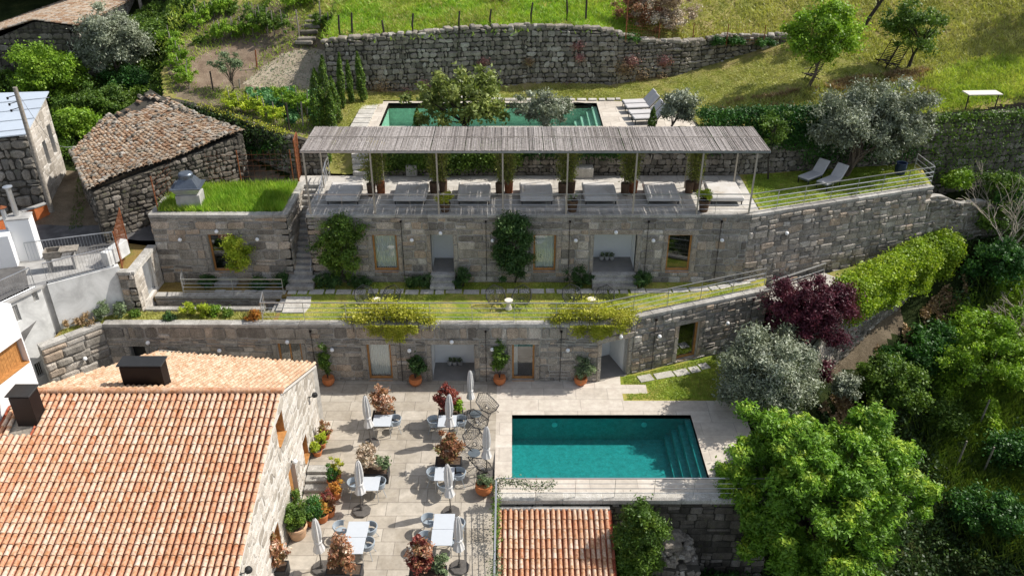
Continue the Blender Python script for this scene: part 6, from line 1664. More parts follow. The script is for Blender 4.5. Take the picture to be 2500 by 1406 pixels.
for px, py, z, rz, lb in ((1190, 1010, 0, 235, 'wire lounge chair beside the farthest folded parasol'), (1166, 1050, 0, 250, 'wire lounge chair second from the stone wall beside the pool edge'), (1160, 1100, 0, 215, 'wire lounge chair beside the nearer round black table'), (1172, 1158, 0, 300, 'wire lounge chair nearest the terracotta pot by the balustrade'),
                          (893, 749, 3.12, 200, 'leftmost wire lounge chair on the lower lawn'), (956, 749, 3.12, 160, 'second wire lounge chair from the left on the lower lawn'), (1211, 749, 3.12, 195, 'wire lounge chair left of the tall white stool on the lawn'), (1273, 749, 3.12, 165, 'wire lounge chair right of the tall white stool on the lawn'),
                          (1396, 747, 3.12, 190, 'second wire lounge chair from the right on the lower lawn'), (1474, 749, 3.12, 160, 'rightmost wire lounge chair on the lower lawn')):
    t = wc if first else dup(wc, (0, 0, 0)); first = False
    p = PF(px, py) if z == 0 else P(px, py, z)
    t.location = p; t.rotation_euler = (0, 0, R(rz + 180)); t['label'] = lb; t.scale = (1.12, 1.12, 1.0) if z else (1.12, 1.12, 1.0)
def rtable():
    t = thing('side_table', 'x', 'table', (0, 0, 0), 0, 'small round black tables by the pool')
    mb = MB(); mb.lathe((0, 0, .5), [(0, 0), (.26, 0), (.27, .01), (.26, .02), (0, .02)], 20); mb.build('tabletop', MT['slate_top'], t, world=False)
    for k in range(3):
        a = k * 2.094; mb = MB(); mb.tube([(.2 * math.cos(a), .2 * math.sin(a), .5), (.1 * math.cos(a), .1 * math.sin(a), .25), (.22 * math.cos(a), .22 * math.sin(a), 0)], .012, 5); mb.build('leg', MT['wire'], t, world=False)
    mb = MB(); mb.tube([(.15 * math.cos(k * .3927), .15 * math.sin(k * .3927), .1) for k in range(17)], .01, 5); mb.build('ring', MT['wire'], t, world=False)
    return t
rt = rtable(); rt.location = PF(1162, 1032); rt['label'] = 'small round black table at the foot of the farthest parasol'
r2 = dup(rt, PF(1158, 1128), label='small round black table between the two nearer wire lounge chairs')
def stool():
    t = thing('garden_stool', 'x', 'stool', (0, 0, 0), 0, 'cream hourglass stools on the lower lawn')
    mb = MB(); mb.lathe((0, 0, 0), [(.0, 0), (.17, 0), (.18, .03), (.09, .24), (.09, .28), (.20, .46), (.20, .5), (0, .51)], 18); mb.build('stool_body', MT['cream_stone'], t, smooth=True, world=False)
    return t
s1 = stool(); s1.location = P(921, 752, 3.12); s1['label'] = 'cream hourglass stool half hidden behind the left yellow climber'
dup(s1, P(1242, 754, 3.12), label='cream hourglass stool standing free between two wire chairs on the lawn')
dup(s1, P(1443, 751, 3.12), label='cream hourglass stool behind the right yellow climber')
# ---------------------------------------------------------------- loungers
def lounger(m='cushion', ang=50):
    t = thing('sun_lounger', 'x', 'sun lounger', (0, 0, 0), 0)
    mb = MB(); mb.box((0, -.35, .36), (.66, 1.25, .09), 0, .5, .03); mb.build('seat_cushion', MT[m], t, world=False)
    a = R(ang); mb = MB(Matrix.Translation((0, .27, .36)) @ Matrix.Rotation(a, 4, 'X')); mb.box((0, .4, .0), (.66, .82, .08), 0, .5, .03); mb.build('backrest_cushion', MT[m], t, world=False)
    mb = MB(); mb.box((0, -.33, .29), (.64, 1.3, .04)); mb.M = Matrix.Translation((0, .27, .32)) @ Matrix.Rotation(a, 4, 'X'); mb.box((0, .4, -.04), (.62, .8, .03)); mb.build('frame', MT['slate_top'], t, world=False)
    for sx in (-1, 1):
        for y in (-.9, .25):
            mb = MB(); mb.box((sx * .3, y, .14), (.03, .04, .28)); mb.build('leg', MT['dark_metal'], t, world=False)
    return t
lg = lounger(); first = True
for px, py, z, rz, lb in ((1985, 440, 6.85, -52, 'left grey cushioned lounger under the upper olive tree'), (2030, 452, 6.85, -52, 'right grey cushioned lounger under the upper olive tree')):
    t = lg if first else dup(lg, (0, 0, 0)); first = False
    t.location = P(px, py, z); t.rotation_euler = (0, 0, R(rz)); t['label'] = lb; t['group'] = 'pair of grey loungers on the upper lawn'
for k, (px, py, lb) in enumerate(((1562, 262, 'farthest reclined lounger beside the upper green pool'), (1569, 273, 'second farthest lounger beside the upper green pool'), (1578, 288, 'third lounger beside the upper pool near the small olive'), (1588, 300, 'nearest lounger beside the upper pool partly behind the olive'))):
    t = dup(lg, P(px, py, 8.83), R(-82), lb, 'row of loungers beside the upper pool', (1.0, 1.05, 1.0))
# deck chairs in the garden
def deckchair():
    t = thing('deck_chair', 'x', 'deck chair', (0, 0, 0), 0, 'dark wooden deck chairs under the garden trees')
    mb = MB()
    for k in range(11): mb.bar((-.27, .1 + .045 * k, .28 + .085 * k), (.27, .1 + .045 * k, .28 + .085 * k), .015, .035)
    mb.build('backrest', MT['bark_dark'], t, world=False)
    mb = MB()
    for k in range(7): mb.bar((-.27, -.5 + .09 * k, .36 - .015 * k), (.27, -.5 + .09 * k, .36 - .015 * k), .06, .015)
    mb.build('seat', MT['bark_dark'], t, world=False)
    for sx in (-1, 1):
        mb = MB(); mb.bar((sx * .29, -.6, .38), (sx * .29, .35, .0), .03, .05); mb.build('leg', MT['bark_dark'], t, world=False)
        mb = MB(); mb.bar((sx * .29, -.35, .0), (sx * .29, .62, 1.28), .03, .05); mb.build('frame_rail', MT['bark_dark'], t, world=False)
        mb = MB(); mb.bar((sx * .31, -.45, .56), (sx * .31, .3, .56), .06, .02); mb.build('armrest', MT['bark_dark'], t, world=False)
    return t
d1 = deckchair(); p = P(2160, 158, 10.6); d1.location = (p.x, p.y, S_lo.z(p.x, p.y)); d1.rotation_euler = (0, 0, R(-55)); d1['label'] = 'dark slatted deck chair left of the leafy tree, farther of the pair'; d1.scale = (1.05,) * 3
p = P(2182, 168, 10.5); dup(d1, (p.x, p.y, S_lo.z(p.x, p.y)), label='dark slatted deck chair left of the leafy tree, nearer of the pair')
p = P(1984, 192, 10.1); dup(d1, (p.x, p.y, S_lo.z(p.x, p.y)), R(-60), label='dark slatted deck chair behind the trunk of the bright green tree')
for px, py, w_, lb in ((2390, 275, 1.9, 'pale stone slab table on thin posts above the overgrown wall'), (2540, 262, 1.6, 'pale stone slab table cut off by the right edge')):
    p = P(px, py, 9.5); z0 = S_lo.z(p.x, p.y); t = thing('garden_table', lb, 'table', (p.x, p.y, z0), 0)
    mb = MB(); mb.box((p.x, p.y + .2, z0 + 1.0), (w_, .75, .07), .05, .7, .02); mb.build('tabletop', MT['cream_stone'], t)
    for sx in (-.42, .42):
        mb = MB(); mb.tube([(p.x + sx * w_, p.y, z0 - .1), (p.x + sx * w_, p.y, z0 + .97)], .04, 6); mb.build('leg', MT['bark_dark'], t)
# terrace pots
def bamboo(label, px, py, seed, h=2.1, w_=.42, pm='brown_pot'):
    p = P(px, py, 6.86); t = thing('potted_bamboo', label, 'bamboo', p, 0, 'tall potted bamboos between the daybeds')
    for dx in (-.2, .25):
        mb = MB(); mb.lathe(p + Vector((dx, .12 * (1 if dx > 0 else -1), 0)), [(.0, 0), (.2, 0), (.23, .6), (.21, .62), (0, .56)], 14); mb.build('pot', MT[pm if dx < 0 or seed % 2 else 'rust'], t, smooth=True)
    rg = np.random.default_rng(seed); mb = MB(); pts = []
    for k in range(34):
        b0 = p + Vector((rg.uniform(-.25, .3), rg.uniform(-.15, .15), .5)); tp_ = b0 + Vector((rg.normal(0, .2), rg.normal(0, .15), h * rg.uniform(.7, 1.05)))
        mb.tube([b0, b0.lerp(tp_, .5) + Vector((0, 0, .1)), tp_], [.012, .009, .004], 4)
        for j in range(85):
            f = rg.uniform(.12, 1.0); pts.append(tuple(b0.lerp(tp_, f) + Vector((rg.normal(0, .12), rg.normal(0, .12), rg.normal(0, .05)))))
    mb.build('canes', MT['vine_wood'], t); leafmesh('foliage', pts, .062, L['bamboo'], t, 2.8, .2, None, seed, droop=.8)
for k, (px, py, lb) in enumerate(((918, 474, 'bamboo pot between the first and second daybeds'), (1070, 470, 'bamboo pot between the second and third daybeds'), (1230, 472, 'bamboo pot right of the third daybed'), (1382, 472, 'bamboo pot between the fourth and fifth daybeds'), (1534, 472, 'bamboo pot left of the second daybed from the right'), (1690, 468, 'bamboo pots left of the sunlit rightmost daybed'))):
    bamboo(lb, px, py, 70 + k)
GT = 'small pots on the front edge of the sun terrace'
for px, lb, lf_, sd_ in ((1087, 'yellow green plant in a brown pot at the terrace edge above the narrow porch', 'yellow', 81), (1397, 'sparse plant in a brown pot at the terrace edge above the middle upper window', 'bark', 82), (1717, 'yellow green plant in a brown pot at the terrace edge below the sunlit daybed', 'fresh_yellow', 83)):
    p = P(px, 517, 6.86)
    if lf_ == 'bark': potted(lb, px, 516, 6.86, .26, .6, 'brown_pot', (.26, .22, .22), 'grey_green', 0, 7, .12, 26, .05, sd_, GT)
    else: potted(lb, px, 516, 6.86, .26, .45 if px < 1200 else .6, 'brown_pot', (.48, .35, .3), lf_, .02, 22, .14, 60, .06, sd_, GT)
for (a_, b_, x0_, z_, lb, zz) in ((A1, B1, 1110, 0.02, 'lower', 885), (A2, B2, 1483, u4[2] + .02, 'upper', 625)):
    for k in range(3):
        s = WP((1098, 1110, 1123)[k] if z_ < 1 else (1469, 1482, 1494)[k], zz, (a_[0], a_[1] + 1.25), (b_[0], b_[1] + 1.25))[0]
        x, y = a_[0] + s, a_[1] + 1.25
        t = potted('%s small grey pot with a tuft of leaves in the %s recessed porch' % (('left', 'middle', 'right')[k], lb), 0, 0, 0, .13, .24, 'concrete', (.13, .13, .11), 'grey_green', -.02, 8, .06, 30, .04, 90 + k, 'three small grey pots in each recessed porch', True, Yset=Vector((x, y, z_)))
s, _z = WP(1153, 915, A1, B1); mb = MB(); mb.lathe((A1[0] + s, 32.82, .0), [(0, 0), (.13, 0), (.14, .5), (.15, .52), (.15, .56), (0, .58)], 16)
o = mb.build('ash_bin', MT['steel'], smooth=True); tag(o, 'slim steel bin at the right side of the lower recessed porch', 'bin')
for px, lb in ((1272, 'left'), (1296, 'right')):
    pass
mb = MB(); c = P(2196, 424, 6.85); mb.lathe(c, [(0, 0), (.26, 0), (.3, .35), (.28, .6), (.3, .62), (.25, .62), (.24, .5), (0, .45)], 18); o = mb.build('water_barrel', MT['blue_plastic'], smooth=True); tag(o, 'dark blue open barrel behind the far end of the upper balustrade', 'barrel')
# garden hose at the upper pool
mb = MB(); hp_ = [P(x, y, 8.86) for x, y in ((1400, 250), (1425, 252), (1445, 258), (1450, 264), (1440, 269), (1420, 269))]; mb.tube(hp_, .02, 5); o = mb.build('hose', MT['wire']); tag(o, 'thin dark hose curling on the paving beside the upper pool', 'hose')
# stepping slabs at the upper pool
GP = 'square pale slabs climbing beside the upper pool'
for k in range(6):
    y = 44.15 + .87 * k
    mb = MB(); mb.box((-8.33 + .0 * k, y, 8.86 - .02 * k), (.95, .72, .16), 0, .4 + .1 * k, .015); o = mb.build('stepping_slab', MT['pale_slab']); o['kind'] = 'structure'; o['category'] = 'path'
slabs('path', [(-4.6, 49.0), (6.5, 49.0)], lambda x, y: S_lo.z(x, y) + .06, .7, .34, seed=9, gap=.1)
t = thing('garden_steps', 'broad pale stone steps climbing from the sun terrace to the upper lawn', 'steps', (-8, 42.3, 6.85), 0)
for k in range(8):
    mb = MB(); mb.box((-8.0 - .05 * k, 42.25 + .27 * k, 6.85 + .235 * (k + .5)), (1.0, .55, .23), 0, random.random(), .012); mb.build('step', MT['pale_slab'], t)
# ---------------------------------------------------------------- trees and shrubs
for k, (x, y, r_) in enumerate(((24.5, 20.5, 3.2), (27.5, 25.5, 3.0), (22.5, 16.0, 3.0))):  # out-of-view trees added to cast shade over the lower right slope
    z = S_rv.z(x, y); tree('leafy_tree', ('unseen tree just beyond the lower right corner, added to shade it', 'unseen tree beyond the right edge of the valley, added for its shade', 'unseen tree below the bottom right corner of the valley, added for its shade')[k], 'tree', (x, y, z), (x, y, z + 5.0), (r_, r_, 2.8), 'green', 60, .7, 110, .2, .2, 'bark', None, 195 + k)
# the great ash tree right of the pool
ca = (12.2, 25.0, .2)
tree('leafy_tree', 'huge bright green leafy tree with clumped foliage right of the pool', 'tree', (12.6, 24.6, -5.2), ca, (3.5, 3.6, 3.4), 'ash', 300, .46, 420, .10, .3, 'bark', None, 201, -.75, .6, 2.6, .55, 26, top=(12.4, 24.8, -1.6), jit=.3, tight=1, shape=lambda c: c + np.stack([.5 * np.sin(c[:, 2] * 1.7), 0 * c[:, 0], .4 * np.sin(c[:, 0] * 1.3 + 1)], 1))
# olives
tree('olive_tree', 'big silver grey olive tree beside the pool lawn and angled wall', 'tree', (11.6, 31.0, -.3), (11.4, 31.0, 1.75), (2.35, 2.0, 1.95), 'olive', 120, .5, 330, .085, .16, 'bark', None, 202, -.7, .45, 2.6, .25, 24, top=(11.5, 31.1, .9), multi=2)
bush('olive_shrub', 'small silvery shrub between the big olive and the great leafy tree', 'shrub', P(2055, 965, -.8), (.85, .7, .7), 'olive', 16, .32, 170, .08, seed=203, elong=2.6)
tree('olive_tree', 'large grey olive tree with several trunks on the upper lawn', 'tree', (17.9, 42.2, 6.8), (18.9, 42.2, 9.6), (3.15, 1.7, 2.0), 'olive', 110, .55, 330, .085, .16, 'bark', None, 204, -.75, .4, 2.6, .25, 26, top=(18.3, 42.2, 8.2), multi=3)
tree('olive_tree', 'small olive tree between the pergola roof and the upper pool', 'tree', (1.8, 43.3, 8.5), (1.75, 43.4, 10.0), (1.7, .9, .95), 'olive', 44, .34, 150, .085, .09, 'bark', None, 205, -.7, .35, 2.6, .25, 14)
tree('olive_tree', 'small olive tree beside the loungers of the upper pool', 'tree', (8.75, 43.3, 8.8), (8.85, 43.5, 10.05), (1.0, .85, .95), 'olive', 34, .34, 170, .085, .08, 'bark', None, 206, -.7, .3, 2.6, .25, 10)
tree('fruit_tree', 'broad loose green fruit tree rising in front of the upper pool', 'tree', (-2.4, 43.0, 8.0), (-2.7, 43.6, 10.4), (2.6, 1.6, 1.75), 'cherry', 80, .42, 62, .17, .12, 'bark_dark', None, 207, -.6, .35, 1.9, .4, 22, droop=.4, top=(-2.5, 43.3, 9.3))
tree('fruit_tree', 'young thin tree at the right end of the pergola', 'tree', (13.6, 41.6, 6.85), (13.6, 41.7, 9.6), (.85, .7, 1.5), 'green', 26, .3, 60, .09, .045, 'bark_dark', None, 208, -.8, .3, 1.8, .4, 14, top=(13.6, 41.6, 9.0))
p = on(1975, 212, 10.0)
tree('fig_tree', 'round bright green tree on the upper lawn with a deck chair behind it', 'tree', p, (p.x + .3, p.y, p.z + 3.0), (2.05, 1.7, 1.75), 'fresh', 62, .52, 130, .17, .11, 'bark', None, 209, -.8, .5, 1.35, .4, 16, top=(p.x + .25, p.y, p.z + 1.5))
p = on(2218, 165, 10.4)
tree('fig_tree', 'leaning green tree on the upper lawn right of the deck chairs', 'tree', p, (p.x - .05, p.y, p.z + 2.4), (1.7, 1.4, 1.45), 'green', 48, .42, 110, .13, .1, 'bark_dark', None, 210, -.9, .45, 1.6, .4, 16, top=(p.x + .4, p.y, p.z + 1.4))
p = on(2092, 90, 11.5)
tree('walnut_tree', 'tall tree with a dark slanting trunk cut off by the top edge', 'tree', p, (p.x + 1.9, p.y + .5, p.z + 4.6), (2.2, 1.8, 1.2), 'green', 34, .5, 90, .13, .15, 'bark_dark', None, 211, -.8, .3, 1.7, .4, 12, top=(p.x + 1.3, p.y, p.z + 2.6))
p = on(2500, 60, 12.5)
tree('fruit_tree', 'dense tree beyond the right edge casting shade on the slope', 'tree', (p.x + 3, p.y, p.z), (p.x + 3.2, p.y, p.z + 3.8), (2.6, 2.2, 2.0), 'green', 60, .6, 110, .15, .14, 'bark_dark', None, 212, -.8, .4, 1.7, .4, 12)
p = Vector((9.2, 53.8, S_hi.z(9.2, 53.8)))
bush('flowering_bush', 'large dark bush with cream blossom clusters above the old stone wall', 'shrub', p, (2.5, 1.6, 1.6), 'blossom', 90, .34, 170, .10, seed=213)
bush('flowering_bush', 'dark reddish leafy bush left of the cream blossom bush above the wall', 'shrub', (p.x - 1.2, p.y - .2, p.z), (1.6, 1.3, 1.5), 'photinia', 50, .38, 150, .10, seed=214)
p = Vector((-1.2, 54, S_hi.z(-1.2, 54)))
bush('dry_bush', 'dark leafless bush at the top edge of the meadow', 'shrub', (p.x, p.y + 1.4, p.z + .1), (1.2, .8, .6), 'bark' if False else 'plum', 12, .3, 60, .06, seed=215)
# cypresses
def cypress(label, b, h, r, seed, group='narrow cypresses at the left of the upper pool'):
    t = thing('cypress_tree', label, 'cypress', b, 0, group); rg = np.random.default_rng(seed); n = int(2600 * h / 3)
    z = rg.uniform(.02, 1, n) ** .9; prof = np.interp(z, [0, .12, .5, .85, 1], [.55, .95, 1, .5, .05]); a = rg.uniform(0, 6.28, n)
    rr = r * prof * (rg.uniform(.35, 1, n) ** .5) * (1 + .22 * np.sin(a * 3 + z * 14))
    q = np.stack([b[0] + rr * np.cos(a) + .06 * h * (z - .5) * math.sin(seed), b[1] + rr * np.sin(a), b[2] + z * h], 1)
    leafmesh('foliage', q, .075, L['cypress'], t, 2.6, .0, np.stack([np.cos(a) * .6, np.sin(a) * .6, np.full(n, 1.2)], 1), seed, droop=-2.2)
    mb = MB(); mb.tube([Vector(b) - Vector((0, 0, .1)), Vector(b) + Vector((0, 0, h * .8))], [.06, .02], 6); mb.build('trunk', MT['bark_dark'], t)
for px, py, h_, r_, lb in ((782, 312, 3.3, .42, 'leftmost and widest cypress of the dark group above the pergola corner'), (800, 308, 3.9, .36, 'tallest cypress of the dark group above the pergola corner'), (822, 300, 2.6, .3, 'rightmost cypress of the dark group above the pergola corner'), (812, 316, 2.2, .3, 'short cypress at the front of the dark group'),
                           (838, 266, 3.2, .22, 'thin cypress at the left end of the old stone wall'), (858, 252, 2.5, .18, 'thin cypress between two others against the old stone wall'), (885, 248, 2.9, .26, 'single cypress right of the others against the old stone wall'),
                           (1020, 330, 1.5, .22, 'tiny cypress in front of the green pool left of the fruit tree'), (1590, 330, 1.5, .22, 'tiny cypress in front of the poolside loungers')):
    p = on(px, py, 8.8); cypress(lb, tuple(p), h_, r_, int(px))
cypress('dark cypress under the left end of the pergola roof', tuple(P(802, 410, 6.95)), 2.2, .3, 33)
# wall shrubs in front of the upper row
tree('wall_shrub', 'tall rounded evergreen shrub against the left of the upper granite wall', 'shrub', P(850, 690, 3.15), (P(850, 690, 3.15).x - .15, 36.6, 5.35), (1.15, .5, 1.95), 'green', 70, .33, 190, .085, .05, 'bark_dark', 'tall shrubs trained against the upper wall', 221, -.95, .35, 1.5, .4, 14)
tree('wall_shrub', 'tallest dark narrow evergreen against the middle of the upper granite wall', 'shrub', P(1258, 690, 3.15), (P(1253, 690, 3.15).x, 36.65, 5.5), (.95, .5, 2.15), 'evergreen', 80, .32, 190, .085, .05, 'bark_dark', 'tall shrubs trained against the upper wall', 222, -.95, .35, 1.5, .4, 14)
tree('wall_shrub', 'small bright leafy tree in front of the annex glass door', 'shrub', P(608, 672, 3.15), (P(600, 690, 3.15).x, 36.6, 5.05), (.72, .45, 1.05), 'fresh_yellow', 34, .26, 120, .075, .035, 'bark', 'tall shrubs trained against the upper wall', 223, -.95, .3, 1.5, .4, 10, top=(P(600, 690, 3.15).x, 36.6, 4.4))
for k, (px, w_, h_, lb) in enumerate(((1027, .7, .42, 'dark low bush left of the narrow upper porch steps'), (1128, .5, .55, 'dark low bush right of the narrow upper porch steps'), (1413, .8, .62, 'round dark bush left of the wide upper porch steps'), (1566, .55, .5, 'dark low bush right of the wide upper porch steps'),
                                      (800, .75, .4, 'dark low bush at the foot of the tall rounded wall shrub'), (880, .5, .35, 'dark low bush right of the foot of the rounded wall shrub'), (697, .32, .4, 'small dark bush at the left of the long staircase foot'), (512, .45, .35, 'dark low bush left of the annex door'), (640, .35, .3, 'small dark bush right of the annex tree'))):
    p = P(px, 694, 3.15); bush('low_bush', lb, 'bush', (p.x, 36.55, 3.12), (w_, .4, h_), 'evergreen', 22, .2, 110, .06, 'dark low bushes along the foot of the upper wall', 230 + k, elong=2.0)
# yellow-green climbers hanging over the lower wall
def hanging(label, x0_, x1_, seed, drop=1.0):
    c = P((x0_ + x1_) / 2, 792, 3.2); hw = (P(x1_, 792, 3.2).x - P(x0_, 792, 3.2).x) / 2
    t = thing('hanging_climber', label, 'climber', (c.x, 33, 3.2), 0, 'yellow green climbers spilling over the lower wall')
    rg = np.random.default_rng(seed); pts = []; rr = []
    for k in range(80):
        u = rg.uniform(-1, 1); topz = 3.25 + .75 * (1 - u * u) * rg.uniform(.2, 1); y = 33.15 + rg.uniform(-.25, .7)
        m = 130; q = rg.normal(size=(m, 3)) * np.array([.2, .14, .13]) + np.array([c.x + u * hw, y, topz]); pts.append(q); rr.append(np.clip(rg.uniform(.1, .7) + rg.uniform(0, .4, m), 0, 1))
    for k in range(34):
        u = rg.normal(0, .33); u = max(-.8, min(.8, u)); ln = drop * (1 - u * u) * rg.uniform(.3, 1); m = int(150 * ln) + 20
        z = rg.uniform(0, 1, m); q = np.stack([c.x + (u + .1) * hw + rg.normal(0, .1, m), 32.72 - .1 * rg.uniform(0, 1, m), 3.3 - z * ln], 1); pts.append(q); rr.append(np.clip(rg.uniform(.1, .6) + rg.uniform(0, .4, m), 0, 1))
    leafmesh('foliage', np.concatenate(pts), .085, L['yellow'], t, 1.4, .5, None, seed, np.concatenate(rr))
    mb = MB()
    for k in range(8):
        x = c.x + hw * (k / 4 - .9); mb.tube([(x, 33.3, 3.15), (x + .1, 32.9, 3.6), (x + .15, 32.75, 2.9)], .014, 4)
    mb.build('stem', MT['bark_dark'], t)
hanging('yellow green climber spilling over the lower wall above the left glass door', 845, 1058, 241, 1.0)
hanging('yellow green climber spilling over the lower wall at its bend', 1350, 1545, 242, .95)
# plum and ivy
tree('plum_tree', 'large dark purple plum bush in front of the white platform', 'tree', (14.2, 33.9, -.6), (14.0, 33.6, 3.55), (1.85, 1.5, 1.5), 'plum', 90, .42, 300, .075, .12, 'bark_dark', None, 251, -.7, .45, 2.8, .3, 20)
bush('plum_shrub', 'small dull purple shrub behind the silver olive', 'shrub', P(1995, 935, -.8), (.6, .5, .8), 'plum', 18, .25, 170, .07, seed=252, elong=2.6)
def ivy(label, a, b, z0, z1, th, leaf, n, size, seed, name='ivy_hedge', over=.3):
    n = int(n * 1.8); t = thing(name, label, 'hedge', ((a[0] + b[0]) / 2, (a[1] + b[1]) / 2, z0), 0); rg = np.random.default_rng(seed)
    d = np.array([b[0] - a[0], b[1] - a[1]]); Lh = np.linalg.norm(d); d /= Lh; nn = np.array([d[1], -d[0]])
    s = rg.uniform(0, Lh, n); za, zb = (z0, z0) if not hasattr(z0, '__len__') else z0; f = s / Lh
    zt = (z1[0] * (1 - f) + z1[1] * f) if hasattr(z1, '__len__') else z1
    w_ = rg.uniform(-1, 1, n); v = rg.uniform(0, 1, n) ** .8
    lump = 1 + .8 * fbm(s, v * 3, 1.6, seed) + .25 * fbm(s, v * 3, 5, seed + 3)
    top = rg.uniform(size=n) < .42
    off = np.where(top, w_ * th, th * lump * (1 - .15 * (1 - v)))
    zz = np.where(top, zt + .18 * (1 - w_ * w_) * lump + .12 * fbm(s, w_, 2.0, seed + 1), za + (zt - za) * v) + rg.normal(0, .05, n)
    q = np.stack([a[0] + d[0] * s + nn[0] * off, a[1] + d[1] * s + nn[1] * off, zz], 1); q += rg.normal(0, .13, (n, 3))
    o = np.stack([nn[0] * (~top), nn[1] * (~top), top * 1.0], 1)
    leafmesh('foliage', q, size, L[leaf], t, 1.3, .35, o, seed, np.clip(.45 + .3 * fbm(s, zz, 1.5, seed) + rg.uniform(-.3, .3, n), 0, 1))
    for k in range(int(Lh)):
        mb = MB(); x = a[0] + d[0] * k; y = a[1] + d[1] * k; mb.tube([(x + nn[0] * .1, y + nn[1] * .1, za), (x + nn[0] * .2 + .2, y + nn[1] * .2, za + .8)], .02, 4); mb.build('stem', MT['bark_dark'], t)
    return t
ivy('thick bright yellow green ivy hedge covering the low wall at the right', (16.2, 35.3), (23.7, 41.0), 1.9, 3.75, .7, 'ivy_bright', 24000, .13, 261)
ivy('long dark green ivy hedge on top of the wall behind the olive', (9.8, 42.35), (20.5, 43.7), 8.2, (10.0, 9.9), .4, 'ivy_dark', 19000, .12, 262)
ivy('dark green ivy tumbling over the low wall right of the garden steps', (-7.0, 42.6), (.5, 42.6), 7.2, (7.9, 8.3), .55, 'green', 11000, .12, 263)
ivy('sunlit ivy trailing on the terrace back wall behind the middle daybeds', (.5, 42.5), (6.2, 42.5), 7.9, 8.45, .35, 'ivy_dark', 5200, .11, 264)
# right-hand valley
def rvp(px, py): return on(px, py, 0, S_rv)
for k, (px, py, rad, lf_, lb, nl) in enumerate(((2150, 1010, (1.7, 1.4, 1.5), 'green', 'mid green round tree behind the great leafy tree', 150), (2395, 960, (2.5, 2.0, 2.2), 'fresh', 'pale green loose tree on the sunny right slope', 150),
                                              (2420, 690, (1.6, 1.2, 1.2), 'ivy_dark', 'dark shrub under the bare twiggy tree at the right', 110), (2300, 1040, (.9, .8, .6), 'green', 'small shrub in the gully right of the great tree', 60), (2470, 1130, (1.3, 1.1, .8), 'ivy_dark', 'dark shrub in the tall grass near the right edge', 90), (2400, 1290, (1.6, 1.2, .9), 'ivy_dark', 'dark shrub in deep shade toward the lower right corner', 90), (2270, 900, (1.2, .9, .8), 'fern', 'dark ferny shrub between the dirt path and the pale green tree', 100))):
    p = rvp(px, py); tree('valley_tree', lb, 'tree', p, (p.x, p.y, p.z + rad[2] * 1.1), rad, lf_, 60, .42, nl, .12, .07, 'bark_dark', 'trees and shrubs on the right slope', 270 + k, -.8, .4, 1.8, .4, 14)
def twigs(label, b, n, h, spread, seed, leaf=None, mat='vine_wood'):
    t = thing('bare_tree', label, 'bare tree', b, 0); rg = random.Random(seed); b = Vector(b)
    mb = MB(); pts = []
    def grow(p, d, l, r, lev):
        q = p + d * l + Vector((rg.uniform(-.1, .1), rg.uniform(-.1, .1), 0)) * l
        mid = p.lerp(q, .5) + Vector((rg.uniform(-1, 1), rg.uniform(-1, 1), rg.uniform(-.3, .6))) * l * .08
        mb.tube([p, mid, q], [r, r * .85, r * .7], 4 if lev else 6, cap=False)
        if lev >= 4: pts.append(tuple(q)); return
        for _ in range(rg.choice((2, 3, 3))):
            nd = (d + Vector((rg.uniform(-1, 1), rg.uniform(-1, 1), rg.uniform(-.35, .75))) * .75).normalized(); grow(q, nd, l * rg.uniform(.6, .85), r * .68, lev + 1)
    for k in range(n): grow(b + Vector((rg.uniform(-.2, .2), rg.uniform(-.2, .2), -.1)), Vector((rg.uniform(-1, 1) * spread, rg.uniform(-1, 1) * spread, 1)).normalized(), h * .36, .05, 0)
    mb.build('branches', MT[mat], t)
    if leaf: leafmesh('buds', pts, .06, L[leaf], t, 2, .3, None, seed)['kind'] = 'stuff'
    return t
p = rvp(2455, 630); twigs('bare pale twiggy tree at the right edge beyond the wall', p, 9, 4.6, .75, 281, 'fresh', 'pale_twig')
p = rvp(2510, 880); twigs('second bare twiggy bush at the right edge on the slope', p, 6, 3.4, .8, 282, 'fresh', 'pale_twig')
for k, (px, py, z_, rad, lf_, lb) in enumerate(((2400, 560, 3.8, (1.5, 1.0, .9), 'green', 'green bush at the foot of the short rubble wall beyond the balustrade'), (2480, 520, 4.6, (1.6, 1.0, 1.1), 'ivy_dark', 'dark bush at the right edge above the twiggy tree'), (2335, 455, 5.8, (.7, .5, .5), 'fresh', 'weeds at the end of the upper balustrade on the rubble wall'), (2440, 470, 5.8, (1.3, .6, .6), 'green', 'bush on top of the short rubble wall at the right'))):
    p = P(px, py, z_); bush('thicket', lb, 'bush', tuple(p), rad, lf_, 34, .35, 120, .11, None, 340 + k)
# fence stakes and fences
FG = 'weathered fence stakes along the edge of the meadow'
fp = [(860, 98, 1.05, 'first weathered stake at the left end of the meadow wall'), (938, 107, .85, 'short dark stake second from the left on the meadow wall'), (1010, 103, 1.1, 'slightly bent stake third from the left on the meadow wall'), (1121, 97, 1.1, 'fourth stake from the left on the meadow wall'), (1197, 82, .9, 'thin stake in the middle of the meadow wall'),
      (1297, 78, 1.15, 'stake above the middle of the old wall right of the thin one'), (1383, 70, 1.2, 'leaning pale stake near the blossom bush'), (1430, 66, 2.0, 'tall crooked stake left of the dark reddish bush'), (832, 112, 1.2, 'leaning stake at the very corner of the meadow wall')]
rn = random.Random(6)
for px, py, h_, lb in fp:
    p = on(px, py - 13, 12.2, S_hi); t = thing('fence_stake', lb, 'stake', p, 0, FG); mb = MB(); h_ *= 1.2; mb.tube([p - Vector((0, 0, .2)), p + Vector((rn.uniform(-.05, .05), 0, h_ * .5)), p + Vector((rn.uniform(-.12, .12), 0, h_))], [.07, .065, .055], 6); mb.build('stake', MT['bark_dark'], t)
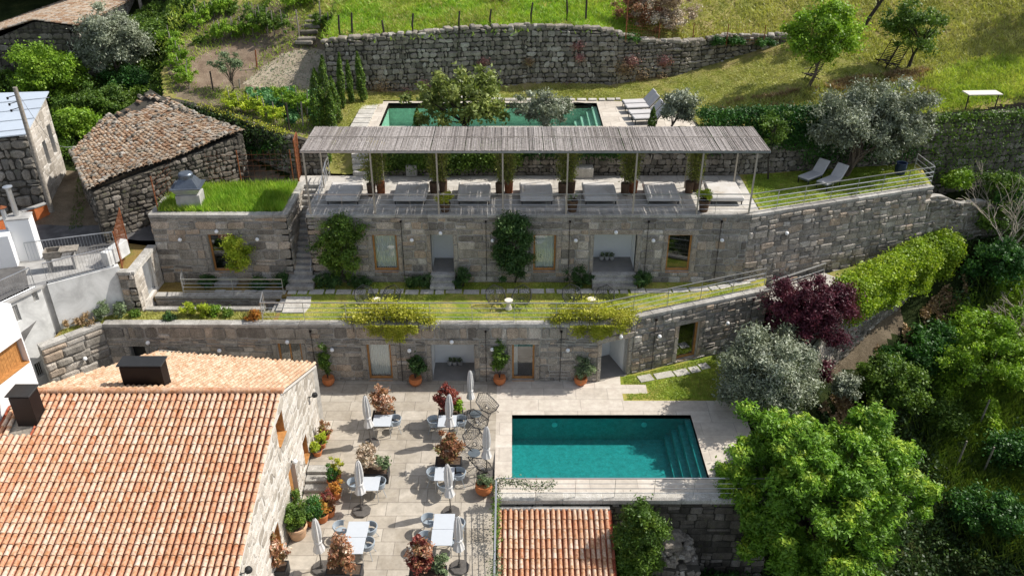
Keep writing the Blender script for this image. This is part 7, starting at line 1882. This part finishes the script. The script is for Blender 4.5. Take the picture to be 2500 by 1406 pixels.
pts = [tuple(on(x, y, 11.2, S_hi)) for x, y in ((1527, 98), (1607, 106), (1690, 107), (1773, 108), (1863, 110))]
mesh_fence('mesh_fence', 'rusty post and wire mesh fence on the low right part of the old wall', pts, 1.2, .03, .2, mr=.004, hs=[2.6, 1.2, 1.2, 1.2, 1.2])
for k, (px, py, w_) in enumerate(((1738, 106, .8), (1795, 106, .7), (1862, 108, .7), (1540, 98, .5))):
    p = on(px, py, 11.1, S_hi); bush('low_bush', ('dark ivy clump at the foot of the mesh fence, left of three', 'dark ivy clump at the foot of the mesh fence, middle of three', 'dark ivy clump at the foot of the mesh fence beside the round tree', 'green bush at the step between the high and low old wall')[k], 'bush', (p.x, p.y, p.z - .1), (w_, .4, .28), 'ivy_dark', 14, .22, 100, .09, 'low bushes along the mesh fence', 290 + k)
# pink valerian tufts on the old wall
for k, (px, py, r_) in enumerate(((930, 215, .55), (985, 235, .5), (1035, 205, .3), (1290, 150, .25), (1410, 110, .28), (1415, 140, .25), (1520, 165, .45), (1540, 150, .35), (1620, 150, .35), (1610, 190, .3), (1385, 215, .3), (1180, 150, .25), (1560, 190, .5))):
    s, z = None, None
    for a, b in zip(W4[:-1], W4[1:]):
        s, z = WP(px, py, a, b); Lk = math.hypot(b[0] - a[0], b[1] - a[1])
        if 0 <= s <= Lk: break
    x, y = a[0] + (b[0] - a[0]) * s / Lk, a[1] + (b[1] - a[1]) * s / Lk
    t = thing('wall_plant', 'x', 'wall plant', (x, y - .1, z), 0, 'dull pink and green tufts growing from the old stone wall'); t['label'] = '%s reddish tuft in the old wall, %s' % (('large', 'broad', 'middling', 'small', 'little', 'small', 'large', 'broad', 'middling', 'small', 'low', 'faint', 'wide')[k], ('leftmost near the cypresses', 'low down right of the cypresses', 'between the cypresses and fruit tree', 'high above the small poolside olive', 'just below the meadow edge on the left', 'just below the first one near the meadow edge', 'under the step of the wall', 'touching the step of the wall', 'on the low right part of the wall', 'below the one on the low right part', 'near the wall foot above the pool', 'above the fruit tree crown', 'near the foot below the step')[k])
    rg = np.random.default_rng(k); m = int(1500 * r_); q = rg.normal(size=(m, 3)) * np.array([r_ * .75, .08, r_ * .6]) + np.array([x, y - .16, z]); leafmesh('foliage', q, .07, L['pink' if k % 3 else 'dry_leaf'], t, 1.6, .2, None, k)
# ---------------------------------------------------------------- strip shrubs on the left
for k, (px, py, rad, lf_, lb) in enumerate(((250, 778, (.5, .4, .55), 'grey_green', 'large grey green lavender bush by the white wall on the planting strip'), (297, 770, (.42, .35, .45), 'grey_green', 'second grey green bush right of the lavender on the planting strip'),
                                          (195, 795, (.8, .4, .3), 'dry_leaf', 'brown dry heather at the left end of the planting strip'), (415, 780, (.2, .18, .18), 'evergreen', 'tiny dark tuft left on the planting strip'), (463, 770, (.34, .28, .4), 'fresh_yellow', 'bush with orange flowers in the middle of the planting strip'),
                                          (500, 770, (.3, .25, .32), 'fresh_yellow', 'green bush right of the orange flowering one on the strip'), (528, 770, (.24, .2, .3), 'fresh', 'small upright green bush on the planting strip'), (553, 772, (.2, .18, .22), 'green', 'smallest green bush on the right of the planting strip'), (620, 782, (.32, .25, .32), 'orange_leaf', 'rust orange leafy bush near the left end of the balustrade'), (330, 772, (.18, .15, .15), 'green', 'little tuft beside the gate wall on the planting strip'))):
    p = P(px, py, 3.15); bush('strip_shrub', lb, 'shrub', tuple(p), rad, lf_, 14, .16, 70, .06, 'small shrubs on the planting strip', 300 + k, elong=2.4, up=.2)
# ---------------------------------------------------------------- vegetation at the left
def lvp(px, py, z=8.5): return on(px, py, z, S_lv)
p = lvp(290, 205); tree('olive_tree', 'big grey green olive tree beside the top left stone house', 'tree', p, (p.x, p.y, p.z + 2.7), (2.1, 1.7, 2.3), 'olive', 90, .5, 260, .1, .13, 'bark', None, 311, -.8, .4, 2.4, .3, 20)
p = lvp(140, 255); tree('leafy_tree', 'fresh green tree in front of the top left stone house', 'tree', p, (p.x, p.y, p.z + 1.9), (2.2, 1.6, 1.7), 'fresh', 80, .5, 190, .13, .1, 'bark', None, 312, -.8, .4, 1.6, .4, 16)
for k, (px, py, rad, lf_, lb) in enumerate(((250, 275, (2.2, 1.1, .9), 'green', 'broad green hedge bush above the old tiled barn'), (190, 330, (1.2, .9, .8), 'fresh', 'bright bush between the metal roofed barn and the tiled barn'), (330, 225, (1.6, 1.0, .9), 'ivy_dark', 'dark bramble thicket left of the vegetable garden'), (370, 130, (1.2, 1.2, 1.2), 'green', 'tall green thicket along the garden edge'), (30, 225, (1.2, .9, .7), 'green', 'green bush at the left edge under the old stone house'))):
    p = lvp(px, py); bush('thicket', lb, 'bush', tuple(p), rad, lf_, 60, .4, 170, .11, None, 320 + k)
# garden plants
p = on(568, 225, 9.7); tree('fruit_tree', 'small pruned fruit tree with bare branches between the two soil plots', 'tree', p, (p.x, p.y, p.z + 1.55), (.95, .8, .65), 'grey_green', 30, .25, 60, .08, .06, 'bark', None, 331, -.4, .4, 1.8, .4, 18, top=(p.x, p.y, p.z + .6))
rn = random.Random(9)
vn = 0
VG = 'leafy garden vines and climbing beans tied to stakes'
for (x0_, y0_, x1_, y1_, n, lf_, hh, nm) in ((470, 75, 560, 20, 6, 'fresh', .9, 'along the top left garden row'), (415, 110, 470, 230, 7, 'fresh', 1.0, 'along the left edge of the garden'), (520, 110, 660, 75, 8, 'fresh', 1.0, 'behind the reddish soil plot'), (600, 70, 700, 95, 6, 'green', 1.3, 'in the tall bean row beside the steps'), (700, 20, 780, 10, 4, 'fresh', .8, 'at the top of the garden steps'), (560, 265, 680, 300, 6, 'fresh_yellow', .8, 'in the front row above the mossy wall'), (690, 265, 760, 290, 4, 'fresh', 1.2, 'beside the cypresses'), (770, 60, 850, 100, 4, 'green', .8, 'on the bank left of the meadow')):
    for k in range(n):
        f = (k + .5) / n; px, py = x0_ + (x1_ - x0_) * f + rn.uniform(-5, 5), y0_ + (y1_ - y0_) * f + rn.uniform(-4, 4)
        p = on(px, py, 10.5); r_ = rn.uniform(.55, .85)
        t = thing('garden_vine', ('first', 'second', 'third', 'fourth', 'fifth', 'sixth', 'seventh', 'eighth')[k] + ' leafy vine from the left ' + nm, 'vine', tuple(p), 0, VG); c = (p.x, p.y, p.z + hh * .65)
        q, o, rr, cc = clumps(c, (r_, r_ * .7, hh * .5), 12, .2, 60, 400 + vn, -.9, .2); leafmesh('foliage', q, .11, L[lf_], t, 1.3, .4, o, vn, rr)
        mb = MB(); mb.tube([p - Vector((0, 0, .1)), p + Vector((rn.uniform(-.2, .2), 0, hh + .35))], .03, 5); mb.build('stake', MT['wood_grey'], t)
        mb = MB(); mb.tube([p, Vector(cc[0])], .025, 5); mb.build('stem', MT['vine_wood'], t); vn += 1
for k, (px, py, h_, m_, lb) in enumerate(((627, 168, 1.1, 'rust', 'rusty iron stake at the corner of the sandy plot'), (521, 225, 1.2, 'bark_dark', 'dark iron stake in front of the reddish soil plot'), (707, 322, 1.6, 'bark_dark', 'dark stake above the rusty mesh gate'), (740, 310, 1.4, 'wood_grey', 'grey stake between the rusty gate and the cypresses'), (803, 165, 1.1, 'rust', 'rusty stake near the corner of the old wall'), (585, 215, .5, 'wood_grey', 'short grey stump beside the pruned fruit tree'), (730, 85, 1.6, 'wood_grey', 'tall grey board leaning beside the garden steps'), (780, 50, 1.2, 'wood_grey', 'grey board on the right of the garden steps'))):
    p = on(px, py, 9.8); t = thing('garden_stake', lb, 'stake', tuple(p), 0, 'stakes in the vegetable garden'); mb = MB(); mb.tube([p - Vector((0, 0, .2)), p + Vector((rn.uniform(-.1, .15), 0, h_))], .045, 6); mb.build('stake', MT[m_], t)
t = thing('garden_steps', 'rough stone steps climbing from the vegetable garden to the upper field', 'steps', tuple(on(755, 95, 11)), 0)
for k in range(6):
    p = on(742 + 6 * k, 98 - 11 * k, 11.3); mb = MB(); mb.box((p.x, p.y, p.z + .02), (1.1, .4, .22), rn.uniform(-.2, .2), rn.random(), .04); mb.build('step', MT['rubble'], t)
# stuff: ground covers
def cover(name, label, poly, S, n, leaf, h, size, seed, cat='undergrowth', lump=1.0, elong=1.6, sc2=.9):
    n = int(n * 1.7); q = scatter(poly, n, seed); rg = np.random.default_rng(seed); q = q + rg.normal(0, .25, q.shape); lz = np.clip(.5 + fbm(q[:, 0], q[:, 1], sc2, seed), 0, 1.4)
    z = S(q[:, 0], q[:, 1]) if callable(S) else np.full(len(q), float(S))
    pts = np.column_stack([q, z + h * lz * lump * (.35 + .65 * rg.uniform(0, 1, len(q)) ** .5) + .02])
    o = leafmesh(name, pts, size, L[leaf], None, elong, .6, None, seed, np.clip(lz * .5 + rg.uniform(-.1, .5, len(q)), 0, 1)); tag(o, label, cat, kind='stuff'); return o
def turf(name, label, poly, S, n, leaf, h, wd, seed, rn_=.5, sc2=.7, gate=None):
    q = scatter(poly, n, seed); f = fbm(q[:, 0], q[:, 1], sc2, seed); rg = np.random.default_rng(seed)
    keep = rg.uniform(-.6, .9, len(q)) < f + (gate if gate is not None else 2)
    q = q[keep]; f = f[keep]
    if h > .15: q = q + rg.normal(0, .3 if h < .5 else .7, q.shape)
    z = S(q[:, 0], q[:, 1]) if callable(S) else np.full(len(q), float(S))
    o = blades(name, np.column_stack([q, z]), h, wd, L[leaf], None, seed, 1.7 if h < .12 else (1.1 if h < .4 else .7), np.clip(rn_ + .35 * f + np.random.default_rng(seed).normal(0, .18, len(q)), 0, 1)); tag(o, label, 'grass', kind='stuff'); return o
cab = OZ([(600, 222), (785, 222), (780, 305), (700, 305), (620, 265)])
def clumped(poly, n, seed, f=1.0, thr=.1):
    q = scatter(poly, n * 3, seed); v = fbm(q[:, 0], q[:, 1], f, seed); return q[v > thr][:n]
q = clumped(cab, 9000, 501, 2.2, .0); rg = np.random.default_rng(1)
o = leafmesh('vegetable_bed', np.column_stack([q, S_lo(q[:, 0], q[:, 1]) + .05 + .22 * rg.uniform(0, 1, len(q))]), .17, L['cabbage'], None, 1.2, .8, None, 501); tag(o, 'blue green leafy vegetables in patches below the sandy plot', 'vegetables', kind='stuff')
garden = OZ([(560, 268), (700, 322), (790, 330), (790, 220), (600, 220), (470, 220)])
turf('grass', 'sparse weeds and grass between the garden rows', garden, S_lo, 5000, 'grass', .16, .05, 502, .4)
turf('grass', 'weeds and grass around the soil plots of the garden', OZ([(400, 235), (400, 120), (430, 0), (800, 0), (830, 60), (745, 95), (690, 128), (640, 163), (600, 195), (640, 140), (655, 110), (590, 95), (434, 150), (470, 215)]), S_lo, 11000, 'grass', .2, .07, 503, .35, 1.3, gate=-.05)
q = clumped(OZ([(420, 130), (440, 0), (760, 0), (760, 60), (650, 70), (560, 85)]), 9000, 534, 1.5, .25); rg = np.random.default_rng(2)
o = leafmesh('undergrowth', np.column_stack([q, S_lo(q[:, 0], q[:, 1]) + .05 + .4 * rg.uniform(0, 1, len(q))]), .15, L['green'], None, 1.5, .6, None, 534); tag(o, 'patches of dark and green weeds on the banks of the vegetable garden', 'undergrowth', kind='stuff')
cover('undergrowth', 'dense green undergrowth on the bank between village and garden', [(-36, 46), (-27, 45.5), (-24, 44.2), (-21.6, 44), (-20.9, 47), (-21, 60), (-26.5, 60), (-26.5, 52.3), (-36.5, 52.3)], S_lv, 42000, 'green', .8, .12, 504, sc2=1.3)
turf('grass', 'thin weeds down the middle of the shaded village lane', [(-22.3, 38), (-21.6, 38), (-23.2, 43), (-23.8, 43)], S_lv, 900, 'grass_wild', .12, .05, 505, .3, 1.3, gate=.2)
creeper('dark moss and weeds along the top of the garden wall', [(-19.8, 46.2, 9.75), (-16, 45.0, 9.35), (-12, 42.4, 8.95)], 'valley', 5200, (.25, .25, .12), .13, 507, hang=.9)
creeper('yellow moss tufts on the crest of the garden wall', [(-17.5, 45.8, 9.6), (-14, 44.0, 9.2), (-12, 42.6, 9.05)], 'yellow', 900, (.2, .15, .05), .09, 508)
q = scatter([(p.x, p.y) for p in zone_p2], 1100, 77); o = leafmesh('seedlings', np.column_stack([q, S_lo(q[:, 0], q[:, 1]) + .04]), .085, L['grey_green'], None, 1.3, 1.5, None, 77); tag(o, 'tiny seedlings dotted in rows over the sandy plot', 'seedlings', kind='stuff')
cover('undergrowth', 'dark bushes in the gap between the barn and the mossy garden wall', [(-20.6, 46.8), (-19.3, 46.2), (-15.8, 44.9), (-12.5, 42.9), (-13.5, 43.2), (-19.8, 47.6)], lambda x, y: S_lv(x, y) * 0 + 7.6, 5000, 'ivy_dark', .8, .12, 506)
turf('grass', 'lush bright grass tufts covering the meadow above the old wall', [(-10.8, 49.6), (.9, 51.4), (7.6, 51.8), (9.5, 60), (-11, 60)], S_hi, 56000, 'grass_vivid', .26, .08, 507, .5, 1.1, gate=.4)
q = clumped([(-10.8, 49.8), (.9, 51.6), (7.6, 52), (9.5, 60), (-11, 60)], 15000, 513, .6, .2); o = blades('grass', np.column_stack([q, S_hi(q[:, 0], q[:, 1])]), .24, .08, L['grass_dry'], None, 513, 1.2); tag(o, 'yellow dry grass patches scattered over the green meadow', 'grass', kind='stuff')
turf('grass', 'dry yellow grass behind the mesh fence on the low old wall', [(8, 52), (13, 53.6), (17.6, 54.2), (17.6, 62), (9.8, 62)], S_hi, 20000, 'grass_dry', .18, .08, 512, .45, .8, gate=.4)
turf('grass', 'dry yellowish grass on the sloping field at the top right', [(17.5, 54), (17.8, 62), (42, 62), (40, 50), (27, 49.5), (21, 51)], S_lo, 45000, 'grass_dry', .22, .07, 508, .5, .9)
turf('grass', 'dry brown and green tufts on the bank above the ivy hedge', [(p.x, p.y) for p in zone_bank], S_lo, 12000, 'grass_dry', .24, .07, 509, .3, 1.3, gate=.0)
q = clumped([(p.x, p.y) for p in zone_bank], 7000, 514, 1.4, .15); o = blades('grass', np.column_stack([q, S_lo(q[:, 0], q[:, 1])]), .26, .08, L['dry_leaf'], None, 514, 1.2); tag(o, 'reddish brown dead grass on the bank above the ivy hedge', 'grass', kind='stuff')
turf('grass', 'rough green grass on the slope above the overgrown right wall', [(20.5, 44.6), (36, 47.2), (40, 50), (27, 49.5), (22, 47.5)], S_lo, 26000, 'grass', .26, .07, 510, .5, .9)
turf('grass', 'short lawn grass around the upper pool and trees', [(-9.6, 42.3), (-7.4, 44), (-7.9, 48.9), (6.5, 49.2), (8, 48.9), (10.4, 44), (12.5, 43), (19, 47), (26, 49.5), (34, 50.5), (30, 52), (21, 51.5), (17.4, 53.6), (10.4, 51.8), (6.4, 51), (.9, 50.9), (-10.6, 49.1)], S_lo, 60000, 'grass_dry', .07, .05, 511, .35, .6)
o_ = [o for o in bpy.data.objects if o.get('kind') == 'stuff' and o.name.startswith('grass')]
turf('grass', 'short lawn blades on the lower terrace with wire chairs', [(-11, 33.35), (4.0, 33.3), (12.5, 36.6), (12.5, 37.0), (11, 36.95), (-10.8, 36.95)], 3.12, 34000, 'grass', .05, .04, 520, .6, .8, gate=.45)
turf('grass', 'short lawn blades on the upper lawn with two loungers', [(12.4, 37.7), (21.8, 41.0), (22.2, 43.6), (12.4, 42.1)], 6.82, 26000, 'grass', .06, .04, 521, .35, .8)
turf('grass', 'short lawn blades beside the angled wall and the lower pool', [(5.4, 31.45), (10.5, 31.45), (13, 33.1), (12.7, 35.9), (5.4, 33.2), (5.4, 32.65), (6.5, 32.6), (6.5, 31.95), (5.4, 31.85)], -.01, 20000, 'grass', .06, .04, 522, .35, .8)
turf('grass', 'dry grass on the planting strip along the lower wall', [(-20.5, 31.5), (-19, 33.25), (-11.2, 33.35), (-11.2, 34.1), (-17.5, 34.1), (-18.3, 34.3), (-20.6, 32.6)], 3.12, 9000, 'grass_dry', .09, .04, 523, .5, 1.2)
VAL = [(11, 33), (13.2, 33.2), (16.6, 32.3), (18.6, 34.8), (24.6, 39.6), (24.5, 42), (36, 46), (48, 46), (48, 18), (30, 12), (17, 12), (16, 24), (11, 24.5)]
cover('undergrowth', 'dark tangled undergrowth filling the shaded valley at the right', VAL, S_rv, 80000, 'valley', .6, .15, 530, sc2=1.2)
cover('undergrowth', 'brighter leafy undergrowth in the sunlit patches of the right slope', [P(2260, 830, 0), P(2500, 700, .5), P(2560, 1000, -2), P(2560, 1150, -3), P(2400, 1050, -3), P(2300, 960, -1.8)], S_rv, 22000, 'fresh', .9, .12, 531, sc2=1.6)
turf('grass', 'long wild grass on the sunny part of the right slope', [P(2300, 1010, -2), P(2360, 850, -1), P(2560, 760, -1), P(2560, 1330, -4), P(2420, 1270, -4), P(2340, 1120, -3)], S_rv, 50000, 'grass_wild', .85, .07, 532, .5, 1.0, gate=.35)
for k, (px, py) in enumerate(((2385, 1050), (2330, 1150), (2480, 1120), (2440, 930), (2395, 1165))):
    p = rvp(px, py); t = thing('fence_stake', ('grey stake in the tall grass behind the great tree, topmost of the left pair', 'grey stake low in the gully right of the great tree', 'dark stake at the right edge in the tall grass', 'thin stake among the pale green leaves of the slope', 'short grey stake in the lower tall grass')[k], 'stake', p, 0, 'grey stakes on the right slope'); mb = MB(); mb.tube([p - Vector((0, 0, .2)), p + Vector((.1, 0, 1.9))], [.05, .04], 6); mb.build('stake', MT['wood_grey'], t)
cover('undergrowth', 'dark green weeds on the shaded ground below the pool terrace', [(4.2, 17), (4.2, 24.6), (14, 24.6), (14, 17)], S_rv, 15000, 'ivy_dark', .35, .12, 533)
# ferns, weeds hanging on the right walls
ivy('brown and green weeds covering the dark wall above the right slope', (22.4, 43.7), (34, 45.9), 5.5, 9.3, .25, 'green', 4200, .13, 541)
ivy('trailing ivy on the wall behind the upper olive tree', (15.5, 42.5), (22.2, 43.7), 7.2, 9.0, .2, 'ivy_dark', 3500, .12, 542)
tree('cedar_bush', 'dense dark yellowish conifer standing in front of the pool terrace wall', 'tree', (4.95, 23.2, -4.4), (4.95, 23.3, -1.0), (.92, .85, 2.3), 'cypress', 150, .27, 260, .07, .1, 'bark_dark', None, 543, -.9, .5, 2.6, .1, 10, jit=.15)
for k, (px, py, lb) in enumerate(((2195, 905, 'dark green fern clump below the ivy hedge'), (2270, 850, 'fern clump right of the sandy path below the ivy hedge'))):
    p = rvp(px, py); bush('fern', lb, 'fern', tuple(p), (1.3, 1.0, .7), 'fern', 30, .4, 150, .12, 'ferns below the ivy hedge', 550 + k, elong=3)
bush('low_bush', 'weeds at the bottom end of the wall below the plum bush', 'bush', tuple(P(1990, 905, -.9)), (.6, .5, .5), 'ivy_dark', 14, .25, 100, .09, None, 556)
c = P(2002, 885, -.6); mb = MB(); mb.box((c.x, c.y, c.z + .25), (.35, .3, .5), .3, .5, .05); o = mb.build('red_container', MT['red_pot']); tag(o, 'small red container in the dark corner under the plum bush', 'container')

for k, (x, y, r_) in enumerate(((5.6, 21.6, 1.0), (8.2, 21.5, 1.1), (8.8, 23.6, 1.2))):
    bush('low_bush', ('dark bush between the conifer and the stone oven', 'dark bush right of the stone oven in deep shade', 'dark bush at the foot of the pool wall under the great tree')[k], 'bush', (x, y, -4.5), (r_, .8, .8), 'ivy_dark', 30, .3, 110, .09, None, 560 + k)
q = clumped([(14.9, 32.6), (17.5, 35.3), (24.8, 40.4), (24.6, 39.0), (19.0, 34.2), (16.5, 32.0)], 5000, 565, 1.3, .05); rg = np.random.default_rng(5)
o = leafmesh('undergrowth', np.column_stack([q, S_rv(q[:, 0], q[:, 1]) + .05 + .25 * rg.uniform(0, 1, len(q))]), .12, L['dry_leaf'], None, 1.6, .6, None, 565); tag(o, 'brown weeds along the dirt path below the ivy hedge', 'undergrowth', kind='stuff')
